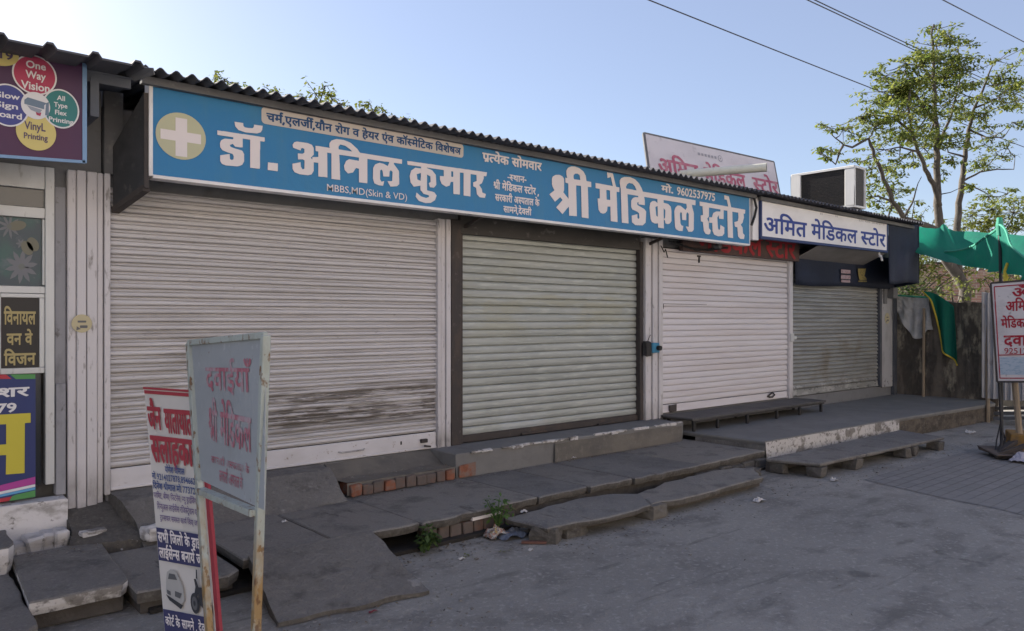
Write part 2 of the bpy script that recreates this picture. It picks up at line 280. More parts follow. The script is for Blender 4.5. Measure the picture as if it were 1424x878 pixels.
LET = {
 'big': [[1377,62,4,0,30,4,27,17,10,25,-14,15,-11,2,-31,3,-4,1,0,81,21,-7,2,-27,-12,-10,7,-19,24,0,6,5,8,9,2,4,-3,50,-23,21,-31,7,-1,0,0,3,106,1,0,-33,-24,-1,-1,-1,0,-18,11,-21,7,-4,22,-8,23,9,7,20,16,2,1,-58,1,-5,0,-1,12,0,4,1,21,0,5,1,0,116,1,1,10,1,13,0,1,-2,0,-118,2,-1,36,0,6,-1,1,0,1,2,1,119,2,1,37,0,1,-1,1,-8,1,-24,-2,-1,-22,-9,0,-21,20,-6,5,-35,10,-7,10,-7,34,0,2,0,7,22,-25,6,-3,18,-15,16,-4,5,4,3,15,8,13,29,0,12,18,1,5,22,-74,0,-4,-1,-57,0,-3,-1,-58,0,-3,-1,-58,0,-3,-1,-58,0,-3,0,-57,0,-4,-1,-56,0,-4,-1,-57,0,-3,-1,-15,0,1,-15,2,-4,80,1,0,-28,-1,19,-34,-1,-21,-15,-4,-4,-9,-28,6,-32,19,-19,40,10,1,-1,-1,-11,1,-13,6,-2,11,-13,31,-3,2,-1,3,-8,-17,-7,-7,0,-25,4,-26,16,-2,1,-1,-1,-5,-19,1,-3,19,-18],[3959,76,4,-1,54,6,26,20,0,32,1,3,0,11,-1,0,-51,15,-3,-31,-1,-2,-13,-8,-2,1,-5,6,-4,4,-2,5,-7,70,0,6,16,17,2,1,11,-1,-9,0,-1,-2,2,-19,2,-4,56,2,1,66,0,1,1,0,44,0,2,-1,1,-30,0,-3,0,-20,1,-3,0,-19,1,-3,0,-19,1,-4,0,-19,1,-4,0,-19,1,-3,0,-20,1,-3,0,-19,1,-9,53,-1,3,1,11,0,1,1,-2,19,0,13,-1,2,0,13,0,3,0,12,-1,3,0,12,-1,4,0,12,-1,3,0,12,-1,4,0,12,-1,3,-2,59,-1,4,0,6,2,0,76,0,1,-3,4,-33,-10,-28,-1,-1,-43,-11,0,-4,5,-28,3,-2,29,-2,2,-1,8,-66,2,-2,29,-16,51,2,7,29,0,2,-22,13,-5,43,-25,20,25,16,18,42,-4,29,0,1,18,0,1,3,2,15,1,12,-16,1,-170,1,-2,1,-3,7,-29,71,-24,0,-4,1,-30,0,0,-7,3,-21,1,-2,28,0,17,-43,1,-5,0,-1,-268,2,-3,1,-85,-1,1,-26,1,-5,32,0,1,-1,5,-60,-1,-1,-26,-6,2,-40,4,-2,20,-2,12,-64,21,-18,4,-1,30,-3,22,8,7,23,-1,2,-20,13,-2,10,0,14,0,3,0,14,-1,5,-4,5,-12,12,-3,4,3,4,18,15,1,65,143,-1,0,-14,-1,-1,-55,-5,-34,-14,-15,-27,0,-6,-34,-2,-1,-1,0,-40,37,3,1,-7,0,-13,1,-2,2,-37,19,-24,1,-1,4,-1],[3497,79,40,2,2,2,7,35,-3,1,-15,-1,-14,15,-1,2,0,10,-5,45,0,10,8,11,3,2,10,-6,4,-48,2,0,45,2,2,45,10,13,15,-10,2,-3,0,-71,0,-4,0,-13,0,-1,-31,-1,-3,-2,31,-32,41,3,19,13,2,13,0,46,1,3,0,47,0,3,0,9,-16,33,-8,23,2,1,41,0,0,34,-1,2,-579,-2,-9,19,-30,32,-41,22,-49,8,-50,-5,-9,-2,-28,-11,-13,-16,0,-18,10,-35,3,-70,1,-3,0,-15,1,-3,0,-15,1,-3,0,-15,0,-3,0,-15,2,-21,0,-16,2,-21,0,-15,1,-2,63,0,2,1,-4,75,0,3,0,14,-1,3,0,13,-1,4,0,13,-1,4,0,13,-1,3,0,14,-2,20,0,9,1,1,104,0,2,-1,0,-9,-25,0,-28,-9,-18,-19,-1,-40,13,-17,49,-10,18,-9,4,-31,-11,-7,-10,8,0,23,-57,-15,3,-43,33,-15,7,-1,4,1,16,0,4,1,15,0,3,1,26,1,30,21,6,74,-19,15,-70,20,-2,4,-1,11,13,7,1,-4,0,-10,2,-2,60,0,2,3,0,31,-7,19,1,2,138,0,1,-28,-24,11,-7,1,-23,-3,-23,-15,-7,-25,-1,-10,13,-74,9,-12,5,-5,23,-7,10,-1,30,4,1,-27,1,-1,10,0,2,-1,39,0,8,-1,2,0,0,2,-1,60,12,-4,7,-21,3,-1,21,-3,25,8,16,17,0,68,-6,24,-3,7,-27,15,-49,3,-1,3,0,16,211,0,4,-1,37,0,3,-1,6,-24,-2,-3,-14,-16,-59,24,-30,-1,-25,-17,-13,-26,4,-54,0,-11,1,-2,0,-10,1,-3,0,-10,1,-3,0,-10,1,-3,9,-17],[2794,88,63,-1,1,1,-1,20,0,15,-1,2,-1,32,-1,3,0,14,-1,3,0,14,0,4,0,13,-1,4,0,13,-1,4,0,14,-1,3,-1,32,-1,3,1,1,3,-1,23,0,1,30,-2,1,-26,0,-4,1,-6,13,-23,64,-3,4,-43,0,-9,1,-1,-1,0,-4,4,-31,29,9,2,-1,20,-54,-161,2,-1,-2,1,-28,2,-3,34,0,2,-1,0,-58,-3,-2,-15,-1,-2,-1,9,-70,19,-17,22,-3,22,6,16,16,4,27,20,2,7,0,1,-10,0,-19,1,-4,0,-19,1,-4,0,-19,0,-3],[2530,89,59,-1,2,1,-1,3,0,19,-1,4,0,20,0,3,0,20,-1,3,0,21,-1,3,0,20,-1,3,0,20,-1,3,0,20,-1,4,-1,27,1,1,17,0,14,1,-2,28,-1,4,-40,1,-2,5,-5,26,-5,6,-16,19,-36,15,-33,5,-7,0,-31,-4,-27,-12,-13,-18,1,-24,7,-20,-2,0,-13,1,-2,0,0,-1,1,-2,0,-16,1,-11,5,-1,17,-1,2,-5,1,-68,1,-4,0,-16,-45,35,7,14,0,67,-1,1,-12,12,-22,6,-7,0,-29,-4,-22,-12,-8,-14,0,-35,8,-16,13,-15,-41,-29,45,-39,44,32,18,-15,-1,-2,-5,-5,-46,-43,52,-35,53,50,2,-7,1,-43,1,-4,21,0,3,1,25,0,3,1,14,0,0,17,0,3,-4,103,-1,3,0,18,-1,3,0,40,4,1,38,1,1,-12,0,-26,1,-4,0,-26,1,-3,0,-26,1,-3,0,-26,1,-3,0,-26,1,-3,0,-27],[353,121,48,2,10,3,13,7,8,16,0,31,-7,13,-5,2,-29,4,-17,4,-3,4,-1,4,14,7,2,-4,7,-7,23,0,10,2,0,36,0,2,2,0,29,0,2,-1,0,-121,32,0,11,1,1,7,0,75,1,4,0,35,2,1,17,0,2,6,-1,13,-95,0,-3,-1,-84,0,-3,-1,-22,0,0,-16,2,-3,64,0,2,-1,0,-6,-2,-2,-33,-2,-7,-3,-10,-7,-5,-13,1,-16,9,-12,21,-6,23,-4,5,-9,-1,-13,-7,-5,-8,3,-2,22,-40,-11,0,-24,6,-10,4,-3],[1103,122,24,0,6,21,-1,3,-13,-5,-7,8,-2,3,0,43,6,5,3,1,6,-7,3,-23,2,-2,28,2,4,1,1,5,1,18,2,5,6,5,10,-8,-3,-45,-1,-1,-26,-3,17,-25,2,0,36,6,12,11,1,2,0,28,-1,3,0,29,-1,5,-8,9,-21,22,-1,2,3,4,45,1,1,12,0,9,-1,1,-237,0,-4,4,-10,12,-34,23,-8,3,-34,7,-3,-1,-33,-1,-25,-11,-10,-13,-1,-17,3,-5,-1,-1,-55,0,-2,0,-15,-1,0,-18,1,-6,12,0,1,-1,0,-23,-2,-2,-27,-4,-1,-11,-8,6,15,17,0,29,-1,3,-8,12,-22,5,-51,-1,-13,-5,-8,-12,2,-13,11,-3,25,-5,2,2,0,6,7,5,4,-1,6,-3,0,-16,-9,-7,-16,-1,-6,0,-1,-2,1,-25,3,0,20,3,9,-4,-1,-38,-9,-4,-8,10,-2,21,-39,-12,1,-24,9,-13,25,-6,40,0,18,6,11,18,0,39,0,1,1,0,20,0,2,0,0,-63,19,0,3,1,24,0,-1,108,-1,7,2,1,19,0,1,-1,1,-1,0,-118,1,0,30,0,3,0,11,0,1,3,-1,3,0,16,-1,3,0,16,-1,3,0,16,0,3,0,15,-1,4,-2,37,87,1,4,0,12,0,1,0,1,-1,0,-13,-1,-2,-51,1,-16,-10,-3,-5,-9,-20,4,-20,17,-14,27,8,16,24,15,-2,1,-1,0,-64,45,0,1,2,0,117,100,0,4,1,18,0,1,-4,-9,-17,-22,8,-24,2,-25,-11,-11,-19,-1,-52,7,-20,2,-3],[538,125,45,0,2,3,0,32,-23,0,-3,-1,-20,0],[3330,147,-1,20,-1,4,0,42,-1,3,1,3,1,0,2,0,15,-11,-3,-51],[3265,157,-17,7,-8,53,0,4,22,9,1,-1,0,-14,1,-3],[1348,173,-19,4,-4,26,0,2,2,0,22,8,1,-1,0,-19,-1,-4,0,-15],[1543,218,-1,1,0,27,1,1,11,0,1,-2,0,-26,-1,-1],[2756,220,-1,1,0,13,-1,3,0,14,-2,21,1,10,33,0,1,-39,1,-4,0,-18,-28,0],[887,267,-2,2,-1,10,9,12,2,0,24,-2,25,-12,11,-9,-2,-1],[436,276,9,0,44,3,17,8,7,12,2,18,-38,-1,-1,-1,-1,-10,-6,-6,-20,-2,-12,0,-7,4,-1,2,-1,12,-1,0,-37,-1,3,-17,2,-4,3,-3,10,-9],[3012,311,-3,1,-64,0,-1,1,-5,9,13,20,19,10,8,0,2,-1,23,0,22,-13,11,-14,7,-12,-2,-1],[2463,315,-5,9,1,15,4,4,9,7,21,3,18,-7,6,-30]],
 'specialist': [[285,-31,7,0,3,2,6,13,0,16,-7,11,-23,14,15,2,10,10,3,7,2,35,79,-1,0,-10,-18,-6,-14,5,-16,0,-12,-5,-8,-10,-1,-17,5,-12,14,-16,16,-13,5,1,9,9,0,3,-24,24,-3,11,2,5,3,2,5,0,6,-3,-3,-9,2,-5,13,-5,6,2,6,15,7,4,1,-50,3,-2,15,0,3,2,0,79,2,2,90,-1,-1,-8,-36,0,-4,-3,-4,-12,11,-9,5,-10,-1,-7,-4,-2,-7,2,-6,6,-16,32,-6,0,-9,-3,-3,-2,0,-6,9,-20,9,-14,11,-10,11,-4,15,0,9,4,5,6,4,10,1,9,-6,14,13,0,0,-53,3,-2,16,1,3,3,0,78,18,1,1,-80,3,-3,17,1,2,3,0,78,14,2,1,14,-2,3,-8,1,-7,8,-1,5,1,1,6,-2,10,1,5,6,-2,8,-3,4,-13,6,-5,0,-12,-6,-11,8,-22,1,-10,-5,-7,-10,-3,-10,2,-15,-269,-1,-2,-2,1,-14,2,-2,9,-1,0,-34,2,-13,3,-6,8,-8,34,-21,1,-5,-4,-13],[1567,-31,7,0,6,11,2,9,-1,11,-3,6,-6,6,-20,13,12,2,7,4,6,7,4,11,0,29,62,0,-1,-6,-24,1,-15,-6,-6,-6,-4,-9,0,-18,6,-11,10,-7,7,-2,17,0,10,3,1,-19,2,-2,16,0,3,4,0,78,12,1,3,2,0,14,-2,2,-174,1,-3,-2,-1,-15,3,-2,9,-1,0,-40,3,-11,13,-13,30,-18,2,-6,-4,-8,-1,-4],[194,-25,10,0,6,4,10,24,0,7,-5,6,-9,1,-8,-6,-10,-22,1,-8],[568,-25,11,0,8,10,7,21,-1,5,-6,6,-11,-1,-5,-6,-9,-20,1,-10],[1259,-25,7,0,9,9,0,4,-22,22,-2,10,2,6,14,5,9,-2,3,-3,2,-4,-2,-3,-11,-8,3,-11,5,-4,12,3,11,10,2,6,1,10,-3,10,-8,9,-14,5,-23,-1,-1,5,4,2,36,1,3,2,1,21,23,0,3,-2,3,-5,-2,-9,-14,-6,-2,-3,1,-9,5,-12,10,-12,10,-4,18,-1,12,2,0,-19,4,-3,15,0,3,3,0,79,41,0,3,-10,-4,-9,-10,4,-10,0,-4,-2,-4,-6,0,-10,10,-15,20,-22,16,-13,6,0,9,9,0,4,-21,19,-8,10,9,6,8,9,4,11,-1,15,14,2,0,15,-3,3,-173,0,-10,24,-10,12,-9,4,-24,-1,-3,-3,0,-4,3,-10,3,-2,14,1,5,-2,8,-19,-42,-1,-2,-2,0,-14,3,-2,50,-1,-1,-5,-25,0,-7,-2,-8,-7,-2,-5,0,-13,4,-9,-6,-11,1,-18,9,-15],[906,-5,6,0,9,9,0,4,-23,21,-6,8,9,6,9,10,3,9,-1,16,2,1,16,-1,0,-78,2,-3,17,-1,2,3,1,78,1,2,23,-1,1,-20,-7,-1,-5,-4,-1,-10,4,-9,8,-8,9,-4,9,3,4,6,1,47,18,0,0,-79,3,-3,17,1,2,3,0,78,14,2,0,15,-3,3,-99,0,-11,25,-9,11,-10,4,-24,-1,-3,-6,4,-10,3,-3,14,1,4,-2,6,-9,3,-10,-72,-1,-3,-2,0,-13,3,-3,34,-1,1,-10,-4,-9,-10,4,-9,0,-4,-2,-4,-6,0,-10,6,-10,12,-15],[1924,-5,6,0,9,9,1,3,-23,22,-5,8,15,-3,26,1,9,-11,10,-5,7,0,5,2,3,6,1,7,22,0,1,-36,3,-2,16,1,2,3,0,77,2,2,18,-1,0,-78,2,-3,17,-1,3,3,0,78,2,2,45,-1,0,-11,-13,-2,-10,-5,-10,-12,-3,-9,0,-13,5,-14,9,-8,7,-5,11,-3,18,0,18,5,7,4,-2,10,-4,6,-6,1,-11,-5,-15,-2,-10,4,-5,10,1,9,4,6,10,4,18,1,3,2,0,27,2,1,66,-1,0,-6,-28,0,-8,-4,-8,-8,-4,-11,0,-11,4,-11,7,-8,12,-5,17,0,8,3,1,-19,2,-2,16,0,3,3,0,38,6,6,7,2,5,-5,0,-9,-7,-16,-1,-5,12,-8,5,0,6,6,5,15,1,20,-2,7,-8,9,-6,4,-14,1,-9,-2,0,16,47,1,2,3,0,13,-4,3,-126,0,-10,12,-19,17,-15,8,-14,3,-21,0,-15,-7,-7,-6,-3,-8,-1,-19,-14,0,-8,23,-14,15,-7,2,-18,0,-6,-1,-3,-4,3,-12,4,-3,14,1,5,-3,6,-10,1,-8,-292,-1,-2,-3,0,-12,2,-3,53,-1,0,-6,-23,1,-15,-6,-7,-8,-3,-7,0,-16,6,-13,10,-7,8,-2,15,0,10,3,0,-18,3,-3,16,0,2,2,0,39,9,8,6,-1,3,-7,-3,-14,-5,-9,2,-6,10,-6,6,0,8,12,3,10,1,17,-5,13,-6,6,-10,4,-18,-2,0,16,52,0,0,-79,3,-3,15,0,3,4,1,78,36,0,2,-7,-1,-10,-16,2,-5,-2,-4,-6,0,-10,6,-12,11,-13],[71,-3,17,-1,3,3,0,78,2,2,23,-1,0,-25,-9,-3,-4,-5,0,-8,9,-13,10,-5,7,0,7,4,2,10,22,1,1,-36,4,-2,15,0,2,2,1,80,15,2,1,14,-2,3,-8,1,-9,10,0,3,2,1,6,-2,6,0,5,2,3,5,-1,7,-2,4,-16,7,-7,-1,-12,-6,-6,-8,0,-22,-154,0,-3,-2,-1,-14,3,-3,66,-1,0,-37,-8,-7,-8,-2,-8,3,-2,3,0,6,3,4,4,2,16,3,1,13,-2,3,-57,1,-2,-3,0,-12,2,-3,14,-1,1,-21,2,-4,10,-9,10,-3,16,0,8,2,0,-17],[656,-3,17,-1,3,3,0,78,2,2,18,-1,0,-78,2,-3,16,-1,3,3,0,78,2,2,62,-1,0,-19,-45,0,-6,-5,-2,-10,6,-10,6,-7,7,-3,9,0,5,5,2,12,18,0,0,-43,3,-2,16,1,2,3,1,78,14,2,0,15,-3,3,-98,0,-12,27,-10,10,-9,3,-17,0,-5,-2,-3,-3,0,-5,4,-10,-6,-2,-1,-6,5,-11,19,2,6,-3,-92,-1,-3,-2,1,-15,2,-1,18,-1,4,-9,-4,-7,-13,-5,-2,-3,2,-11,5,-11,9,-10,10,-5,18,-1,12,2,0,-19],[1150,-3,16,-1,3,2,0,80,15,2,1,15,-4,3,-90,-1,-2,-3,0,-12,2,-3,56,-1,0,-6,-25,1,-16,-7,-6,-7,-3,-7,0,-16,4,-10,7,-7,8,-4,22,-1,9,2,1,-17],[2333,-3,16,-1,3,3,0,78,2,2,61,-1,-1,-6,-24,1,-16,-6,-6,-6,-4,-9,0,-18,4,-7,13,-11,7,-2,17,0,10,3,0,-18,2,-2,18,0,2,3,0,78,14,2,0,16,-2,1,-19,1,-21,24,-10,7,-16,7,-9,2,-23,0,-16,-7,-9,-14,-1,-9,1,-10,-6,-1,-3,-3,1,-14,13,-2,0,-78],[2497,-3,6,0,10,8,-1,6,-19,21,10,10,4,10,3,10,-2,16,2,1,9,-1,0,-78,2,-3,17,-1,3,3,0,78,1,2,16,-1,0,-33,6,-15,10,-9,11,-3,10,0,13,3,0,-22,4,-3,15,0,3,3,0,79,77,1,0,-27,-4,8,-7,7,-7,3,-17,0,-11,-5,0,-6,5,-10,6,0,9,3,6,-4,1,-7,-5,-7,-7,-1,-7,3,-14,22,-6,0,-7,-3,-2,-3,0,-5,12,-21,9,-8,10,-4,19,1,6,4,7,7,3,6,2,0,1,-34,2,-2,15,1,2,3,0,78,10,1,3,2,0,14,-4,3,-195,0,-11,25,-9,11,-10,4,-24,-1,-3,-6,4,-10,3,-3,14,1,4,-2,9,-19,-11,-1,-3,-12,-7,8,-13,5,-16,0,-8,-3,-9,-12,2,-14,10,-12,18,-6,-5,-4,-8,4,-13,-1,-7,-6,0,-9,1,-4,6,-5,17,-2],[1550,26,-10,6,-5,6,0,41,24,-1,-1,-29,-2,-3,-8,-2,-2,-3,2,-12],[268,27,-11,7,-4,7,0,38,25,-1,-1,-28,-2,-4,-8,-2,-2,-3],[1129,32,-8,3,-2,5,-1,6,3,4,8,4,18,-1,0,-13,-9,-6],[1625,32,-7,2,-3,5,-2,4,3,7,9,4,18,-1,0,-13,-9,-6],[1755,32,-7,3,-3,5,1,10,8,4,17,-1,0,-12,-9,-7],[2195,32,-6,2,-3,5,-2,6,3,6,7,3,17,-1,0,-13,-7,-5],[2396,32,-6,2,-4,5,-1,4,3,7,8,4,19,-1,-1,-13,-9,-6],[634,35,-6,2,-4,5,10,9,3,6,1,13,-1,8,16,1,1,-36,-10,-7],[1343,35,-10,7,10,8,3,6,1,22,17,0,0,-35,-9,-6],[2588,37,-6,4,-2,7,0,13,17,-22,-4,-2],[1958,51,-4,3,-29,-1,2,9,0,16,39,0,0,-25],[139,52,-1,26,23,0,0,-26],[1988,52,0,26,23,0,0,-26],[2608,58,-16,20,16,0],[2482,70,-8,5,0,5,5,1,6,-4,2,-6],[515,98,-5,12,3,8,4,2,10,-6,6,-16],[2072,98,-4,8,2,7,7,5,8,2,15,-3,11,-6,14,-13],[2351,98,-3,5,0,7,2,4,5,4,8,2,22,-6,11,-8,8,-8],[1841,99,19,-1,12,5,8,9,6,14,0,5,-3,3,-9,3,-6,0,-9,-17,-8,-4,-7,2,-4,5,-8,14,-6,0,-9,-3,-3,-3,0,-3,6,-13,12,-13],[1554,103,11,1,6,7,0,10,-8,7,-9,0,-8,-6,-1,-6,1,-6]],
 'monday': [[37,-7,10,0,12,9,1,-4,4,-2,16,0,3,2,0,25,4,7,0,7,-4,6,0,34,2,2,79,0,4,-7,1,-5,-2,-5,-8,-4,-1,0,-1,4,-3,2,-30,0,-7,-1,-12,-5,-7,-8,-3,-6,-1,-7,2,-12,7,-12,19,-18,6,0,5,2,7,8,-1,4,-15,13,-6,11,1,8,8,4,24,0,7,-14,10,-10,14,-5,14,0,10,2,1,-20,4,-2,17,1,2,3,0,77,2,2,58,-1,-1,-5,-21,0,-8,-2,-8,-4,-7,-7,-4,-12,0,-9,3,-11,7,-7,15,-7,16,0,7,2,1,-18,3,-2,16,0,4,3,0,38,6,6,6,2,4,-4,1,-5,-3,-12,-5,-10,0,-4,11,-7,7,0,5,3,7,19,-1,23,-4,8,-9,6,-8,2,-17,-2,0,16,46,1,3,3,0,13,-5,3,-125,0,-13,28,-8,8,-11,4,-23,-1,-3,-3,-1,-6,3,-8,3,-2,17,0,7,-10,3,-10,-202,-1,-4,-2,0,-13,4,-3,8,-1,0,-35,1,-6,4,-8,5,-4,8,-5,10,-2,-10,-11,0,-9,3,-3],[447,-5,8,1,9,8,0,3,-23,22,-5,7,15,-2,20,0,1,-36,4,-2,15,0,4,2,0,79,2,2,16,-1,0,-78,4,-4,15,0,4,3,1,80,23,-1,0,-25,-10,-4,-3,-3,0,-9,4,-8,5,-5,9,-5,9,0,8,6,1,8,21,0,1,-34,4,-3,15,0,4,3,0,79,62,0,0,-5,-24,0,-8,-2,-11,-7,-5,-5,-3,-8,0,-15,4,-9,9,-8,13,-5,17,0,7,2,2,-18,3,-2,15,0,4,2,0,2,0,78,17,1,1,-80,4,-3,15,0,4,2,1,2,0,78,39,1,3,-4,0,-7,-4,-8,-8,3,-13,-1,-7,-7,0,-9,2,-5,9,-12,27,-27,8,-6,7,-1,10,9,0,5,-13,10,-17,18,10,6,9,10,3,8,0,17,10,1,3,2,0,14,-4,3,-294,0,-9,24,-9,10,-12,6,-23,-1,-5,-4,3,-13,4,-2,15,1,3,-2,4,-6,5,-13,-111,0,-4,-3,0,-13,1,-2,3,-1,26,0,1,-1,1,-11,-1,-6,-15,2,-7,-3,-3,-5,0,-10,7,-12,11,-13,20,-20],[274,32,-4,2,-5,5,-1,5,3,7,6,3,16,-1,0,-12,-6,-6],[672,32,-6,2,-3,6,0,5,3,6,6,3,18,-1,-1,-13,-8,-6],[187,35,-5,2,-4,6,11,9,2,5,1,15,-1,6,14,1,1,-37,-9,-6],[43,37,-4,1,-3,8,0,32,23,1,1,-35,-10,-6],[584,52,-1,26,21,0,0,-26],[450,53,2,10,-1,15,20,0,0,-24]],
 'place': [[93,-4,6,0,9,11,-25,24,-4,6,34,-2,11,2,2,3,0,11,-2,2,-31,-1,3,13,-1,14,1,1,26,-1,4,-14,6,-5,12,-4,-16,-7,7,-18,7,-7,12,-6,19,-1,13,2,0,-19,4,-3,15,0,3,3,0,79,19,0,1,-79,2,-3,15,0,4,4,0,78,63,1,0,-22,-44,0,-6,-5,-2,-8,6,-11,6,-6,7,-3,8,0,6,5,2,12,17,0,1,-43,3,-2,16,0,2,4,0,78,15,2,0,13,-3,3,-169,0,-3,-3,0,-12,12,-3,0,-36,-8,-7,-14,-2,-9,5,10,8,8,10,2,20,-3,8,-9,8,-10,4,-14,0,-12,-7,-4,7,-79,-1,-2,-3,0,-10,2,-3,28,-1,3,-9,-2,-11,-7,3,-13,-1,-5,-8,0,-6,-6,5,-36,0,-6,-5,0,-9,5,-5,38,0,7,9,14,-19],[348,33,38,0,4,3,2,8,-7,8,-36,0,-6,-7,0,-7],[153,72,-9,3,-1,6,8,-1]],
 'store_comma': [[971,-25,11,0,5,5,10,22,0,9,-5,5,-9,1,-7,-5,-11,-25,2,-7],[556,-5,5,-1,5,4,5,5,0,4,-18,17,-6,10,-1,10,6,5,9,-3,-2,-13,13,-6,7,3,6,13,7,5,0,-50,4,-2,15,0,2,2,1,80,13,1,2,2,1,14,-3,2,-242,1,-28,28,-14,8,-15,4,-23,0,-13,-5,-11,-13,0,-22,-14,0,-9,22,-10,12,-10,6,-19,0,-5,-1,-3,-4,3,-13,2,-2,18,0,3,-4,7,-16,-61,0,-3,-3,1,-16,17,-1,0,-25,-8,-3,-4,-4,0,-9,3,-7,9,-8,6,-3,8,0,7,5,2,10,23,-1,0,-34,4,-3,15,0,3,3,1,80,18,-1,0,-78,3,-4,15,0,3,3,1,80,64,-1,-1,-5,-21,0,-10,-4,-6,-7,-1,-14,3,-9,14,-12,24,2,5,-4,-1,-7,-9,-3,-14,2,-10,6,-13,12,-6,-1,-10,-9,0,-4,17,-15,10,-6,16,-4,26,2,6,4,10,12,0,18,-10,11,-12,5,-21,-1,-4,5,5,3,32,1,2,2,1,21,62,-1,-1,-6,-22,1,-14,-5,-9,-12,-2,-17,5,-13,12,-10,22,-2,9,3,0,-18,4,-3,15,0,3,2,0,39,10,8,6,-2,2,-8,-3,-11,-5,-10,2,-6,9,-5,8,0,9,19,1,22,-3,8,-5,6,-9,5,-22,-1,0,16,114,1,0,-11,-17,-6,-14,5,-16,0,-10,-4,-9,-10,-2,-15,6,-16],[716,-5,7,0,9,9,0,3,-26,25,-2,5,16,-3,26,1,0,-10,5,-13,10,-10,12,-5,23,-1,23,8,2,4,-6,13,-32,-6,-10,4,-5,10,2,11,6,6,12,3,13,0,3,2,0,27,2,1,24,-1,0,-78,4,-4,15,0,3,3,0,79,43,0,1,-10,-5,-9,-8,4,-11,0,-8,-7,0,-10,6,-12,22,-23,18,-16,6,0,10,9,0,5,-30,28,9,5,9,11,3,9,0,16,13,2,0,15,-3,3,-76,0,-12,26,-7,9,-11,5,-23,-1,-3,-3,0,-5,5,-12,14,2,4,-2,7,-10,2,-9,-160,-1,-2,-3,2,-15,28,0,3,-8,-2,-11,-5,3,-11,0,-7,-5,-2,-6,1,-9,16,-21],[110,-3,16,-1,3,2,0,80,14,2,1,15,-3,2,-13,1,-11,26,-11,11,-8,3,-18,0,-9,-4,-6,-7,-4,-14,3,-18,-8,-2,0,-9,12,-2,0,-81,22,0,0,81,3,1,4,-4,10,-1,0,-78],[44,4,23,21,-1,14,-1,4,-17,15,2,8,0,27,-9,7,-20,2,-10,-4,-3,-5,0,-15,8,-15,-16,-10,19,-18,17,12,8,-7,-21,-19],[438,32,-5,2,-4,5,-1,5,3,7,7,3,17,-1,0,-13],[750,50,-3,4,-30,-1,3,11,-1,14,63,0,0,-11,-13,-2,-10,-5],[221,52,-1,26,24,0,0,-26],[89,94,-7,16,3,8,5,2,8,-5,7,-16,-8,-2,-4,-3],[305,98,-3,6,2,10,14,6,8,-1,16,-7,16,-14]],
 'hospital': [[51,-5,6,0,9,9,0,3,-28,30,15,-3,23,0,0,-36,4,-2,15,0,2,2,0,79,2,2,41,-1,1,-11,-3,-7,-2,-2,-7,5,-13,-1,-6,-7,0,-9,12,-18,26,-26,10,-8,5,1,9,9,0,4,-30,28,17,15,4,9,1,19,59,-1,-1,-6,-23,1,-16,-7,-8,-12,-1,-17,5,-11,12,-10,22,-2,10,3,0,-18,4,-3,15,0,2,2,1,39,8,8,5,0,4,-7,-1,-10,-6,-13,0,-5,3,-3,9,-5,5,0,11,21,1,19,-4,11,-13,10,-22,-1,0,16,52,0,0,-79,3,-3,15,0,4,4,0,78,42,1,2,-11,-4,-8,-2,-2,-7,5,-11,0,-8,-7,0,-10,11,-17,37,-35,4,1,9,9,0,5,-29,28,8,5,10,11,3,8,1,17,15,1,1,-80,3,-3,16,0,3,4,0,78,15,2,1,15,-3,2,-15,1,-12,28,-10,10,-7,2,-21,-1,-12,-10,-4,-9,1,-20,-353,-1,-3,-2,2,-16,28,0,3,-9,-2,-10,-16,3,-7,-5,-2,-5,1,-10,15,-21],[641,-5,7,0,9,9,0,3,-28,29,35,-2,7,1,4,4,0,13,-2,2,-30,-1,3,26,30,-1,1,-36,4,-11,6,-7,11,-5,14,-1,12,2,1,-21,3,-3,15,0,3,3,1,79,64,0,0,-14,-23,0,-13,-3,-12,-10,-4,-8,0,-15,4,-9,20,-22,5,-3,5,1,9,11,0,3,-14,11,-7,13,1,8,8,4,21,0,2,-47,17,-2,3,2,1,80,19,0,0,-79,3,-3,15,0,4,4,0,78,81,1,1,-11,-19,-6,-15,6,-15,-1,-10,-4,-9,-11,-1,-18,10,-18,19,-19,9,-3,10,10,0,3,-22,21,-5,10,2,8,4,3,9,-2,-1,-14,17,-6,4,2,6,15,7,4,0,-50,3,-2,16,0,3,4,0,78,14,2,1,15,-4,3,-434,0,-4,-3,-1,-13,-2,6,-13,9,-21,1,-9,-1,-10,-7,5,-14,6,-1,16,6,7,-4,-2,-8,-15,-6,0,-11,2,-4,10,-1,6,-7,1,-7,-5,-6,-7,1,-10,9,-13,23,-7,1,-8,-3,-3,-4,2,-9,10,-18,12,-12,15,-7,21,2,12,9,3,7,0,12,8,0,2,-40,2,-2,17,1,2,3,0,78,36,1,2,-6,-1,-13,-6,3,-13,-1,-6,-7,0,-9,14,-21],[1088,-3,16,-1,3,2,0,39,10,8,4,-1,4,-6,-7,-28,12,-8,7,2,6,12,3,13,-2,20,-8,10,-6,4,-23,-1,0,16,47,1,2,3,0,13,-4,3,-56,0,-9,23,-11,13,-9,4,-24,-1,-3,-5,3,-11,3,-3,14,1,5,-2,8,-19,-42,-1,-2,-2,1,-14,3,-2,52,0,1,-5,-1,-2,-24,1,-15,-7,-8,-12,-1,-18,4,-10,12,-10,22,-2,10,3,1,-18],[206,32,-9,6,-1,8,2,5,7,3,18,-1,0,-12],[1069,32,-9,6,-2,8,3,5,7,3,17,-1,0,-12],[707,37,-6,3,-3,7,0,31,26,1,0,-35,-7,-5],[53,53,1,25,22,0,-1,-24],[547,56,5,12,0,12,11,-2,0,-20],[382,98,-5,14,2,5,5,3,8,-4,7,-18]],
